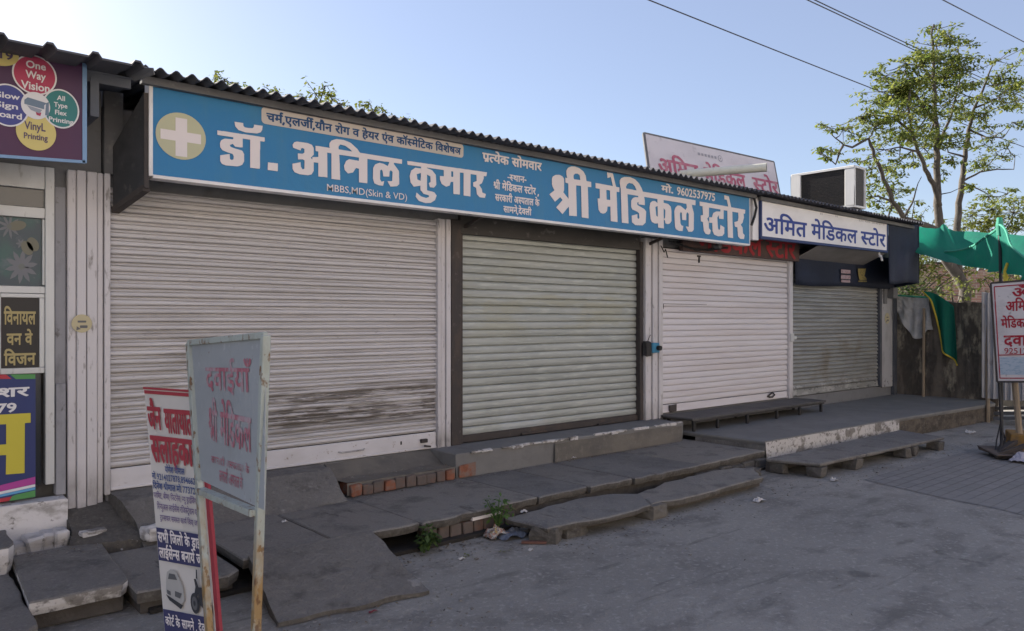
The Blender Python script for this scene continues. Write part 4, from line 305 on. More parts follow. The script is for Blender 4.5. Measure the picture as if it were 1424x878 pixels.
 'permit': [[1386,-42,11,0,14,5,-4,12,-12,-2,-11,2,-1,10,9,5,20,-7,16,-18,5,0,9,6,-18,23,-19,10,0,76,14,1,0,14,-148,0,1,-14,73,-1,5,-12,-5,-9,-11,-4,-52,2,-5,-4,-1,-8,5,-11,12,-8,12,4,2,13,26,3,6,-15,14,-11,19,-2,15,4,0,-19,-12,-4,-7,-7,-3,-9,4,-16],[1479,-32,10,1,15,12,18,-13,11,3,0,10,-21,17,20,3,8,6,6,12,-3,14,-15,12,-25,-1,-5,8,6,5,33,0,2,24,23,-1,0,-79,2,-3,15,2,1,80,56,0,0,-9,-22,0,-10,-4,-7,-9,0,-10,6,-11,10,-9,15,3,14,-2,1,-11,-18,-6,-12,7,-11,0,-4,-4,-1,-8,7,-7,14,-2,32,-16,7,12,-12,6,9,4,7,9,0,20,-16,12,-26,-1,-4,8,5,5,33,0,2,23,24,0,0,-79,3,-3,15,2,0,80,65,0,-1,-10,-24,1,-14,-5,-10,-13,-1,-15,5,-12,11,-8,22,-2,12,3,0,-20,15,-1,3,3,0,79,29,0,0,-24,-10,-2,-3,-8,5,-12,7,-7,10,-3,5,2,4,5,0,49,21,1,1,-81,15,-2,3,3,0,79,15,1,0,13,-107,2,-28,29,-29,11,-20,0,-15,-6,-9,-13,1,-21,-26,1,-5,11,1,10,6,4,15,-3,4,12,-9,5,-16,0,-12,-5,-5,-8,-2,-15,4,-12,-169,0,0,-15,59,-1,-1,-9,-22,0,-11,-5,-5,-6,-1,-9,4,-11,13,-12,27,2,4,-6,-3,-7,-9,-4,-18,3,-21,17,-13,-8,11,-13,24,-13,-23,-19,-2,-4],[364,-23,8,0,5,4,10,22,-4,11,-7,1,-7,-4,-10,-24],[700,-23,8,0,6,4,9,23,-4,10,-7,1,-7,-5,-10,-23],[1200,-23,9,0,6,9,7,17,0,7,-4,4,-10,0,-5,-7,-9,-21],[2123,-18,7,1,4,10,-1,3,-11,4,9,4,8,11,-1,18,-16,12,-26,-1,-4,9,5,4,33,0,2,23,16,2,0,13,-21,1,-6,13,1,7,5,6,17,-2,3,13,-25,3,-12,-5,-6,-11,3,-24,-185,-2,2,-13,74,-1,-1,-14,-19,-7,-15,7,-14,0,-10,-4,-9,-11,-1,-16,4,-10,29,-29,12,11,-24,23,-3,13,4,6,8,2,7,-3,-2,-14,15,-4,9,15,10,6,1,-51,16,-2,1,82,23,0,1,-80,15,-2,2,82,56,0,0,-9,-22,0,-10,-4,-7,-10,0,-9,7,-12,10,-8,24,3,5,-3,1,-9,-14,-7,-20,8,-8,-1,-4,-5,-1,-7,7,-7,14,-2],[139,-3,4,0,8,10,-31,30,20,17,4,27,20,-1,1,-82,17,2,1,81,26,-1,0,-29,-9,-2,-4,-9,4,-9,10,-9,13,0,5,14,26,-1,1,-35,3,-2,14,2,0,80,52,1,1,-16,-22,-6,-11,-11,-4,-12,4,-19,9,-12,14,-6,21,-1,21,6,3,4,-5,11,-23,-6,-12,1,-9,5,-5,15,4,8,9,6,23,3,1,29,21,1,1,13,-104,2,-26,27,-15,9,-16,4,-20,0,-18,-8,-7,-13,1,-19,-159,-1,-1,-13,12,-2,0,-37,5,-13,7,-6,13,-4,22,4,3,-26,15,2,1,80,45,0,2,-13,-4,-9,-21,3,-6,-6,0,-9,19,-26],[1141,-3,5,0,7,10,-27,27,-2,3,3,1,40,-2,1,-37,17,0,1,81,14,1,0,13,-116,2,-14,29,-16,11,-17,0,-7,-5,5,-11,12,2,10,-6,7,-20,-183,0,-9,12,-22,19,-20,8,-25,1,-21,-11,-5,-14,2,-15,-10,-2,1,-13,12,-1,2,-82,16,2,1,81,19,-1,0,-30,4,-17,16,-12,13,-1,12,3,0,-23,3,-2,14,1,1,38,8,9,9,1,5,-9,-7,-28,14,-6,10,21,0,20,-8,12,-12,5,-19,-4,1,23,86,-1,0,-15,-24,-7,-10,-10,-3,-10,1,-15,8,-14,11,-8,12,-3,21,1,19,8,-5,12,-32,-6,-11,5,-6,10,1,11,9,9,26,4,1,28,73,1,0,-23,-44,-1,-7,-5,0,-9,4,-7,13,-10,12,4,2,13,20,0,1,-44,15,-1,3,3,0,79,38,1,4,-6,-2,-17,-8,3,-12,-1,-4,-6,0,-7,13,-21],[496,-2,16,2,2,81,22,-1,0,-79,3,-3,15,2,0,80,28,0,0,-29,-9,-3,-3,-4,3,-13,7,-7,7,-3,9,1,5,14,26,-1,1,-35,3,-2,15,2,0,80,22,0,0,-80,17,-2,1,82,15,1,1,13,-149,2,-12,27,-9,10,-9,3,-21,-2,-12,-15,2,-23,-54,0,-3,-3,2,-12,57,-1,0,-10,-26,1,-14,-5,-11,-12,-2,-13,4,-13,13,-10,24,-2,12,3],[470,30,-10,8,2,13,16,-19],[1742,30,-11,7,1,14,9,5,21,0,0,-17,-12,-8],[1363,33,-11,11,13,13,3,11,-3,12,22,0,0,-38,-11,-8],[39,35,-6,2,-3,8,0,35,29,1,0,-38,-8,-6],[848,35,-7,8,-1,37,26,1,1,-39,-10,-6],[493,38,-16,19,17,0],[228,50,-1,30,27,0,0,-30],[601,50,-1,30,27,0,0,-30],[1141,51,0,29,26,0,0,-27],[181,96,-4,6,2,13,16,7,26,-8,18,-18],[512,96,-5,15,3,8,7,3,9,-6,8,-19],[801,96,-4,10,2,8,16,8,27,-9,18,-17],[1696,96,-5,9,2,9,17,8,25,-8,19,-18],[1779,105,7,0,7,7,0,9,-7,6,-9,-2,-5,-6,1,-9]],
 'register': [[219,-42,25,3,12,14,-3,19,-16,11,0,75,15,1,0,14,-141,1,-23,24,-25,14,-30,2,-19,-10,-6,-10,2,-20,-10,-3,1,-12,12,-1,1,-81,17,1,0,80,45,0,2,-11,-4,-9,-4,-4,-8,5,-12,-1,-5,-11,16,-24,33,-29,10,11,-32,30,14,9,7,11,1,23,83,1,5,-14,-6,-9,-9,-3,-52,2,-6,-5,0,-10,16,-16,7,0,6,5,2,12,25,2,9,-17,11,-8,19,-2,15,3,0,-18,-8,-4,3,-12,21,1,5,-6,-2,-6,-8,-3,-16,2,-22,18,-12,-8,17,-18],[1296,-32,10,1,15,12,17,-13,10,1,3,5,-1,7,-21,17,26,9,-5,12,-32,-6,-10,5,-7,9,1,10,7,10,29,5,0,28,21,3,-1,12,-22,1,-10,26,-14,13,-21,1,-5,-2,-2,-5,4,-9,12,2,10,-6,7,-20,-157,0,-10,13,-22,18,-19,8,-25,1,-11,-3,-12,-11,-3,-11,2,-15,-73,-2,0,-13,36,-1,2,-12,-7,-11,-18,4,-6,-4,-2,-7,2,-8,15,-18,31,-28,11,11,-32,30,19,16,4,12,-1,15,22,0,0,-79,3,-3,15,2,0,80,93,0,0,-12,-39,-1,-4,-11,15,-19,-1,-7,-5,-5,-9,2,-5,6,-17,32,-13,-2,-2,-5,20,-37,18,-11,14,0,14,9,3,18,-7,16,18,0,1,-53,15,-2,2,3,1,79,40,1,3,-12,-3,-11,-9,3,-11,-2,-5,-7,4,-13,41,-42,4,1,7,10,-29,29,36,-1,12,2,1,-16,6,-11,8,-7,15,-6,-21,-18,-1,-4],[1654,-29,7,1,5,10,1,17,-12,14,-33,20,-4,15,0,32,30,0,-1,-30,-2,-5,-10,-5,5,-13,13,2,9,9,3,7,1,35,66,0,0,-10,-26,1,-14,-5,-10,-13,-1,-15,5,-12,11,-8,22,-2,13,3,1,-20,14,-1,2,82,16,1,0,14,-175,0,-1,-13,11,-2,0,-37,5,-16,42,-31,2,-6,-5,-12],[715,-18,6,1,5,10,-2,3,-10,4,15,12,1,19,-4,7,-9,6,-29,0,-5,9,6,4,33,0,1,23,42,0,2,-11,-3,-11,-7,3,-12,-1,-5,-11,11,-19,31,-33,6,0,8,10,-26,25,-4,5,3,2,17,-3,24,0,0,-37,18,0,2,82,39,-2,-1,-21,-8,3,-11,-1,-5,-6,0,-7,13,-20,30,-30,4,0,9,10,-28,27,1,4,40,-2,0,-37,15,-1,3,3,0,79,15,1,1,13,-117,2,-4,8,13,5,1,13,-6,4,-6,1,-9,-6,-9,11,-10,4,-17,0,-7,-5,4,-11,13,2,9,-5,8,-21,-92,0,-5,12,2,11,6,3,14,-3,5,12,-11,5,-16,0,-9,-3,-8,-10,-1,-14,3,-13,-183,-1,1,-14,74,-1,-1,-14,-20,-7,-15,7,-14,0,-10,-4,-8,-11,-2,-16,3,-8,30,-31,12,11,-24,23,-3,12,4,7,9,2,7,-3,-3,-14,15,-5,9,16,10,6,1,-51,16,-2,2,82,23,0,0,-80,16,-2,2,82,56,0,-1,-9,-21,0,-11,-4,-5,-6,-1,-12,3,-9,13,-12,24,3,5,-3,1,-9,-5,-5,-13,-2,-20,8,-7,-4,-1,-9,5,-6,15,-3],[403,-3,5,0,8,10,-26,27,-1,10,8,7,12,-4,-2,-13,14,-5,9,16,10,6,1,-52,17,0,0,81,16,1,-1,14,-146,1,-1,-14,11,-3,-1,-22,-8,-3,-14,2,6,9,2,15,-9,13,-10,4,-16,0,-17,-6,4,-14,20,5,9,-4,0,-8,-3,-4,-13,-3,-1,-10,2,-3,9,-1,6,-6,3,-9,-6,-8,-10,1,-10,9,-12,21,-5,2,-9,-3,-2,-4,13,-24,9,-10,11,-6,20,-2,16,11,2,19,13,0,1,-40,2,-2,15,2,1,80,85,0,0,-14,-20,-7,-15,7,-14,0,-11,-5,-8,-10,-1,-15,5,-12],[1407,-2,14,8,-3,7,-18,19,14,18,3,11,0,15,-5,10,-9,7,-23,4,-13,-8,-3,-7,1,-12,12,-13,19,-5,-10,-8,-8,5,-11,-1,-6,-5,-1,-8,7,-8,16,-1],[1432,-2,16,2,2,81,66,-1,0,-22,-45,-1,-6,-5,-1,-9,4,-7,13,-10,7,1,6,4,1,12,21,0,0,-44,17,0,1,81,15,1,0,14,-131,0,0,-14,13,-1],[1864,-2,17,2,1,81,21,-1,0,-80,18,-1,0,81,15,1,0,14,-131,-1,2,-13,55,-1,0,-22,-45,-1,-5,-4,-2,-8,5,-10,13,-9,11,3,3,14,20,0],[1711,30,-11,7,1,14,9,5,22,1,0,-17,-13,-9],[196,33,-7,3,-4,7,13,14,-1,23,22,0,0,-38,-11,-8],[1284,41,-2,11,-32,-1,3,17,-1,12,68,0,0,-15,-24,-7,-9,-9],[783,51,0,29,27,0,0,-27],[887,51,-3,1,4,9,-1,19,26,0,0,-27],[1399,67,-14,4,-4,9,5,2,8,-2],[30,96,-4,10,2,9,16,7,22,-6,23,-20],[1080,96,-5,10,2,8,17,8,27,-9,18,-17]],
 'transfer': [[19,-32,9,1,16,12,18,-13,7,0,4,6,-1,7,-20,16,24,8,-4,14,-31,-6,-13,6,-5,11,1,8,6,8,29,6,2,29,29,-1,0,-79,3,-3,14,2,1,80,96,0,-1,-23,-15,4,-8,-5,-50,1,-6,-5,0,-9,11,-15,11,-2,7,5,1,12,26,1,14,-19,30,-29,10,8,1,4,-26,25,-4,4,3,1,41,-2,0,-37,18,0,1,82,20,-1,1,-35,3,-13,16,-11,12,-1,13,3,1,-23,2,-2,15,1,0,38,7,8,7,2,8,-6,0,-11,-8,-19,11,-7,4,0,4,5,7,18,-1,20,-9,11,-11,4,-18,-3,0,21,78,1,3,-13,-5,-10,-20,3,-7,-6,0,-9,17,-23,31,-27,10,11,-31,30,19,16,4,11,-1,16,13,1,1,13,-463,2,-1,-15,42,-1,0,-15,-22,-6,-9,-8,-5,-10,0,-18,5,-11,11,-9,14,-5,-21,-17,-1,-7],[1418,-29,5,0,5,8,2,20,-7,11,-38,25,-3,45,29,0,0,-31,-13,-10,3,-11,9,-1,11,6,6,9,2,38,14,1,-1,14,-135,1,-29,29,-28,11,-25,-1,-17,-12,-4,-11,3,-16,-9,-1,-1,-12,2,-2,11,-1,1,-82,17,2,0,80,63,0,0,-10,-25,1,-15,-7,-7,-12,-1,-14,4,-11,14,-10,19,-1,11,4,1,-21,15,-1,2,2,0,37,7,8,7,2,7,-4,1,-12,-7,-20,10,-7,4,0,5,7,6,19,-1,17,-9,11,-11,4,-18,-3,0,21,53,1,2,-44,4,-10,8,-9,33,-20,2,-9,-4,-11],[1807,-23,5,0,8,10,-21,21,-3,12,3,7,16,6,12,-4,2,-10,-10,-9,5,-11,8,1,11,8,4,19,-4,9,-7,7,-13,4,-22,-2,-3,9,5,3,38,0,1,23,14,1,1,13,-23,2,-9,24,-13,14,-24,2,-7,-4,4,-11,16,1,8,-6,-16,2,-13,-3,-2,-3,4,-10,20,1,9,-7,-40,-1,-1,-13,54,-2,0,-8,-31,-2,-7,-3,-6,-10,0,-9,6,-10,-8,-15,2,-16,12,-17],[553,-3,5,0,8,10,-27,25,-4,5,4,1,40,-2,0,-37,18,0,2,82,27,-1,0,-29,-10,-3,-3,-4,2,-11,10,-10,14,-1,6,14,26,-1,2,-37,16,2,2,81,39,-2,-1,-21,-17,3,-7,-6,0,-9,19,-27,24,-22,5,0,8,10,-29,31,36,-2,10,2,6,-19,12,-15,13,-8,9,11,-18,19,-3,11,4,7,8,3,23,0,0,-48,16,-1,2,82,14,1,1,13,-360,2,-1,-15,30,-1,2,-12,-3,-10,-7,3,-12,-1,-5,-11,15,-25],[1671,-3,4,0,8,9,-13,13,-8,13,1,10,10,5,24,0,1,-48,16,0,0,81,16,3,0,11,-14,2,-10,26,-11,11,-25,3,-6,-6,4,-11,12,3,9,-6,8,-20,-214,-2,2,-13,83,-1,-1,-12,-39,-1,-5,-11,12,-10,4,-9,0,-7,-6,-5,-9,2,-6,7,-16,31,-10,-2,-4,-4,15,-32,12,-13,10,-4,14,0,10,5,8,14,-1,12,-7,12,19,0,0,-52,3,-3,15,2,0,80,23,0,0,-79,3,-3,15,2,1,80,69,0,0,-18,-39,-3,-10,-9,-4,-8,0,-12,4,-10],[962,-2,16,1,1,38,9,10,9,-1,3,-7,-1,-12,-6,-13,2,-5,12,-5,10,20,1,17,-9,16,-12,5,-18,-3,1,22,54,-1,2,-82,16,2,2,81,27,0,4,-6,0,-12,-17,-11,3,-11,11,-17,16,-6,25,4,1,-23,16,-1,2,82,15,1,1,12,-10,3,-9,11,0,5,17,1,4,4,0,6,-17,10,-17,-7,-5,-5,-1,-9,0,-10,4,-6,-218,-1,0,-14,54,-1,0,-10,-25,1,-15,-7,-7,-11,-1,-15,4,-11,11,-9,21,-2,12,4],[941,30,-10,7,1,14,8,5,20,0,0,-16,-10,-8],[1272,30,-10,7,1,14,8,5,20,0,0,-16,-10,-8],[1100,33,-6,2,-6,9,14,12,2,13,-2,11,21,0,0,-38,-11,-8],[315,35,-6,3,-3,8,0,34,26,1,1,-39,-9,-6],[779,42,-2,10,-32,0,4,10,-1,18,84,0,0,-18,-36,-2,-12,-8],[645,50,-1,30,27,0,0,-30],[222,51,0,29,27,0,0,-27],[552,51,0,29,27,0,0,-27],[1227,96,-5,8,2,10,17,8,25,-8,20,-18]],
 'all_district': [[822,-33,10,0,16,11,17,-12,9,1,5,4,0,10,-17,15,12,2,13,10,4,8,-2,17,-8,9,-8,5,-26,0,-3,5,4,3,33,1,2,2,1,21,20,-1,0,-78,4,-4,14,0,3,3,1,79,52,0,0,-5,-22,0,-11,-5,-5,-7,-2,-12,4,-10,14,-12,24,2,5,-3,-1,-7,-6,-4,-10,-1,-9,6,-11,2,-6,-3,-3,-4,-1,-8,6,-8,17,-3,29,-16,7,1,6,12,-1,3,-7,5,12,13,1,12,-2,8,-7,8,-10,5,-26,0,-3,5,1,2,36,2,2,2,1,20,20,0,0,-79,3,-3,16,0,3,4,0,78,61,1,0,-7,-24,1,-15,-6,-10,-15,0,-17,3,-8,11,-10,10,-3,26,2,1,-18,19,-1,2,3,0,78,14,2,1,15,-3,2,-18,1,-8,10,-18,17,-15,9,-16,4,-22,0,-17,-7,-9,-15,0,-18,-20,0,-6,14,2,6,5,2,15,-3,5,16,-10,5,-19,0,-10,-4,-8,-11,-1,-12,2,-13,-166,-1,-2,-3,0,-12,2,-3,58,-1,-1,-5,-21,0,-11,-4,-7,-10,0,-12,6,-11,11,-9,17,2,12,-2,1,-5,-3,-4,-12,-3,-12,3,-21,17,-5,-1,-10,-8,1,-6,7,-7,23,-15,-20,-18,0,-8],[51,-5,6,0,9,9,1,3,-26,25,-3,5,15,-3,23,0,0,-36,4,-2,15,0,2,2,1,79,1,2,11,-1,4,-13,6,-6,21,-5,0,-2,-9,-2,-4,-6,3,-12,9,-10,6,-3,9,0,7,6,1,8,20,0,1,-34,4,-3,14,0,3,3,0,79,20,0,0,-79,3,-3,15,1,3,3,0,78,15,2,0,15,-2,2,-15,1,-11,27,-11,11,-7,2,-22,-1,-13,-13,-2,-8,2,-18,-13,-1,-3,-2,2,-16,17,-1,1,-25,-19,-1,-2,1,0,19,-3,13,-14,12,-19,1,-13,-7,-1,4,-3,3,-108,-1,-2,-3,2,-15,28,0,3,-9,-2,-10,-6,3,-10,0,-7,-5,-2,-5,1,-10,15,-21],[490,-5,6,0,9,8,0,4,-19,18,-7,11,0,9,7,4,9,-3,-2,-13,13,-6,6,2,6,13,8,6,0,-50,4,-2,15,0,2,2,1,79,1,2,18,-1,0,-80,4,-2,15,0,2,2,1,80,15,2,1,15,-3,2,-15,1,-9,24,-9,11,-11,5,-19,0,-7,-5,5,-15,15,1,5,-2,6,-12,2,-7,-2,0,-152,0,-23,24,-25,14,-32,2,-13,-5,-7,-7,-5,-9,0,-19,-9,-3,0,-13,2,-3,11,-1,0,-78,2,-3,17,-1,3,3,1,80,89,-1,-1,-8,-36,0,-3,-2,-4,-13,10,-10,5,-8,0,-7,-5,-3,-5,1,-7,6,-17,33,-15,-3,-3,-7,17,-33,11,-11,11,-5,19,1,12,10,3,7,0,12,-5,13,13,0,0,-52,3,-3,15,0,3,4,1,78,80,1,2,-1,-1,-10,-17,-6,-14,5,-16,0,-13,-6,-7,-10,-1,-14,4,-12],[698,-3,16,-1,3,2,0,39,11,8,5,-1,2,-6,-1,-10,-6,-12,0,-6,12,-8,5,0,3,3,9,23,-2,20,-3,6,-12,9,-22,-1,-1,16,47,1,2,3,0,13,-4,3,-56,0,-10,25,-11,12,-8,3,-23,-1,-3,-5,3,-12,2,-2,18,0,4,-6,6,-14,-42,-1,-2,-2,1,-14,3,-2,51,0,1,-5,-1,-2,-24,1,-15,-7,-7,-9,-2,-7,1,-17,10,-14,8,-4,20,-1,9,3,1,-18],[679,32,-6,2,-4,7,2,10,7,3,17,-1,0,-13],[1086,32,-8,3,-2,4,-2,4,4,8,8,3,18,-1,0,-13,-9,-6],[53,53,1,25,22,0,-1,-24],[138,73,-6,3,-1,4,6,0,4,-6],[204,98,-4,14,2,5,5,3,8,-5,7,-17],[331,98,-4,5,2,11,14,6,20,-5,21,-17],[1041,98,-4,5,2,11,14,6,11,-2,14,-6,16,-14]],
 'licence': [[204,-20,7,1,6,12,-2,4,-7,3,11,11,2,7,-1,15,-8,9,-8,5,-27,0,-3,5,4,3,34,1,2,2,1,21,37,-1,0,-18,-7,3,-12,-1,-6,-6,0,-11,12,-18,33,-33,6,1,9,9,0,3,-28,30,16,-3,21,0,1,-36,3,-2,15,0,3,2,0,79,2,2,90,-1,2,-9,-2,-9,-14,3,-8,-4,-53,-1,-5,-7,0,-8,4,-8,10,-9,12,-2,7,6,2,11,22,0,15,-19,30,-28,5,1,9,9,0,4,-28,28,15,-2,22,1,1,-37,2,-2,15,0,4,4,0,78,15,2,1,15,-4,3,-169,0,-13,27,-9,10,-9,3,-22,-1,-3,-3,-1,-6,5,-10,19,-1,6,-9,3,-10,-88,0,-5,10,1,8,5,4,16,-3,5,15,-11,6,-17,0,-11,-4,-8,-9,-2,-13,3,-14,-182,-1,-2,-2,0,-13,3,-3,73,-1,-1,-10,-17,-6,-14,5,-16,0,-13,-6,-7,-10,-1,-14,4,-12,29,-31,6,1,9,8,0,4,-23,23,-4,10,4,8,6,1,7,-3,-2,-13,16,-6,4,2,8,17,5,2,0,-50,3,-2,16,1,3,3,0,78,19,0,0,-79,3,-3,16,0,3,4,0,78,53,0,-1,-5,-20,0,-10,-3,-7,-7,-1,-17,4,-9,11,-10,9,-1,16,3,5,-3,0,-7,-7,-4,-8,-1,-11,6,-11,2,-8,-6,-1,-9,5,-7,17,-4],[1065,-5,6,0,10,10,-1,4,-15,14,-5,8,1,9,9,5,21,0,1,-47,17,-2,4,2,0,80,12,1,3,2,0,14,-2,2,-246,1,-3,-3,0,-13,2,-3,83,-1,0,-8,-37,0,-3,-2,-4,-13,11,-11,4,-6,0,-7,-4,-4,-6,1,-9,9,-14,30,-7,0,-9,-3,-3,-5,8,-20,8,-14,12,-12,11,-5,16,0,11,6,7,12,0,14,-5,11,13,0,1,-51,3,-4,16,0,2,3,1,79,18,0,0,-78,4,-4,15,0,3,3,0,79,66,0,0,-14,-35,-2,-14,-10,-4,-10,0,-12,5,-12],[591,-3,16,-1,3,3,0,78,2,2,62,-1,0,-19,-45,0,-6,-5,-1,-10,5,-10,6,-7,7,-3,8,0,6,4,3,13,17,0,0,-42,4,-3,15,0,3,3,0,79,18,0,0,-79,3,-3,15,0,4,4,0,78,26,0,4,-7,-2,-8,-16,-9,1,-9,6,-14,7,-8,11,-6,18,-1,12,2,1,-20,19,-1,2,3,0,78,15,2,1,15,-3,2,-12,1,-5,15,-9,16,-7,6,-9,3,-22,-1,-3,-3,0,-6,5,-11,14,2,4,-2,7,-10,2,-9,-272,-1,-2,-2,0,-13,3,-3,56,-1,0,-6,-25,1,-16,-6,-10,-13,-2,-16,6,-13,12,-9,25,-2,10,3,1,-18],[566,32,-7,4,-2,5,1,6,13,-14],[783,35,-7,3,-2,4,9,8,3,7,1,21,15,1,1,-37,-7,-5],[588,41,-11,14,11,-1],[273,53,1,25,22,0,0,-24],[432,53,1,25,22,0,0,-24]],
 'court': [[814,-24,13,2,11,24,-2,10,-6,4,-11,-3,-10,-21,-1,-11],[947,-11,16,6,-9,16,6,8,-2,14,-8,5,-12,0,-7,-4,-1,-9,-7,-1,-8,5,-5,12,8,11,29,5,2,23,72,-1,0,-8,-24,1,-17,-7,-9,-12,-1,-13,4,-13,12,-9,24,-3,12,3,0,-19,4,-2,15,2,1,80,84,0,-1,-12,-19,-7,-15,7,-14,0,-12,-6,-8,-11,0,-16,4,-10,15,-18,15,-11,5,2,7,10,-23,22,-4,9,2,8,4,4,11,-2,-1,-15,15,-4,4,1,5,13,10,6,0,-50,17,-2,3,3,0,79,19,1,1,-81,16,-2,4,3,0,79,15,2,1,14,-17,2,-13,29,-16,11,-20,-1,-12,-9,-4,-9,1,-21,-172,0,-11,25,-8,10,-11,5,-23,-1,-3,-6,4,-10,20,-1,10,-21,-41,-2,-2,-15,43,-1,1,-7,-21,-6,-11,-8,-5,-11,1,-20,8,-11,11,-6,24,-4],[492,-4,7,1,7,7,0,4,-28,30,39,-3,1,-37,19,0,2,82,20,-1,0,-79,3,-3,16,2,1,80,27,0,0,-27,-11,-4,-3,-3,2,-11,7,-9,16,-5,7,5,2,10,24,0,1,-36,16,-2,3,3,1,79,64,1,1,-22,-44,0,-6,-3,-3,-9,8,-14,10,-7,14,4,2,13,19,0,0,-43,17,-2,3,3,0,79,15,2,0,14,-15,2,-12,29,-17,11,-21,-1,-4,-6,4,-10,14,1,8,-5,8,-19,-292,-1,-2,-15,31,-3,0,-18,-21,0,-4,-5,0,-10,20,-26],[57,-3,18,1,0,38,10,10,6,-1,5,-8,-9,-27,11,-6,8,1,8,20,0,20,-5,10,-15,8,-19,-3,2,20,53,-1,0,-79,4,-3,16,2,0,80,50,0,0,-13,-23,-7,-9,-10,-4,-13,2,-17,10,-14,20,-8,22,1,19,7,-6,15,-22,-6,-12,1,-8,5,-5,13,7,13,29,5,1,28,21,2,0,14,-8,2,-10,13,3,3,7,-2,9,2,3,5,-1,7,-17,9,-21,-9,-4,-16,3,-12,-57,0,-10,24,-9,10,-11,6,-18,0,-6,-4,2,-12,19,-2,7,-9,5,-13,-128,-2,0,-13,3,-2,52,-1,-1,-8,-22,1,-16,-7,-7,-9,-2,-16,5,-15,12,-8,20,-2,11,3],[338,-3,17,1,0,38,13,11,6,-4,2,-8,-9,-25,12,-6,8,2,8,19,-2,23,-5,8,-9,6,-23,-2,-1,19,46,1,3,2,0,13,-59,2,-10,25,-8,10,-11,5,-22,-1,-3,-4,3,-12,20,-1,10,-21,-42,-2,-1,-15,54,-1,1,-7,-24,-1,-16,-7,-8,-13,0,-17,5,-11,11,-7,20,-2,11,3],[38,31,-11,8,3,13,7,3,18,-1,0,-13,-8,-7],[318,31,-9,6,0,12,8,6,18,-1,0,-13,-7,-7],[1001,31,-10,8,2,12,8,4,20,-1,0,-14,-9,-7],[626,51,0,28,24,0,0,-28],[492,52,1,27,24,0,0,-26],[1145,97,-5,15,3,5,6,4,9,-8,6,-15]],
 'dawa': [[265,-18,4,0,6,12,-12,6,10,6,5,8,1,6,-1,12,-6,8,-11,5,-17,1,-8,-2,-4,8,2,4,37,1,1,23,30,0,4,-10,-2,-8,-2,-3,-14,-6,3,-12,5,-11,8,-7,14,-5,12,0,14,4,0,-23,16,-1,2,3,0,79,22,1,1,-81,2,-2,14,0,2,3,0,79,14,1,1,12,-1,2,-150,1,-5,10,-1,6,1,5,6,5,16,-3,4,12,-10,5,-16,0,-11,-4,-6,-8,-2,-12,4,-16,-244,0,-3,-2,0,-11,2,-2,42,-1,0,-9,-19,-4,-7,-3,-7,-8,-4,-12,1,-12,3,-9,11,-10,16,-5,14,0,8,-15,5,-3,9,3,4,3,-10,15,7,11,-3,10,-7,5,-12,0,-6,-4,-1,-10,-7,0,-8,4,-4,3,-3,8,2,7,4,6,10,4,21,2,1,23,75,0,0,-10,-25,1,-13,-5,-6,-4,-6,-12,0,-12,6,-12,10,-8,8,-2,15,0,11,3,1,-19,3,-2,13,0,2,2,0,80,23,0,0,-80,2,-2,13,0,3,3,0,79,56,1,0,-10,-22,0,-11,-5,-5,-6,-1,-7,3,-11,9,-11,6,-3,14,3,11,-1,4,-6,-1,-6,-8,-5,-10,-1,-11,6,-9,2,-7,-5,-1,-7,4,-6,7,-3,10,-1],[117,30,-10,5,-2,5,2,10,4,4,5,2,21,0,0,-17,-12,-8],[321,33,-6,2,-6,9,6,4,7,9,2,11,-2,12,22,0,0,-38,-12,-8],[396,101,15,-1,14,6,7,8,5,16,-11,5,-4,0,-7,-16,-7,-4,-6,-1,-6,3,-4,4,-8,14,-4,0,-9,-3,-2,-5,8,-14,8,-8],[399,118,9,0,4,3,2,6,-4,8,-11,1,-4,-3,-1,-9]],
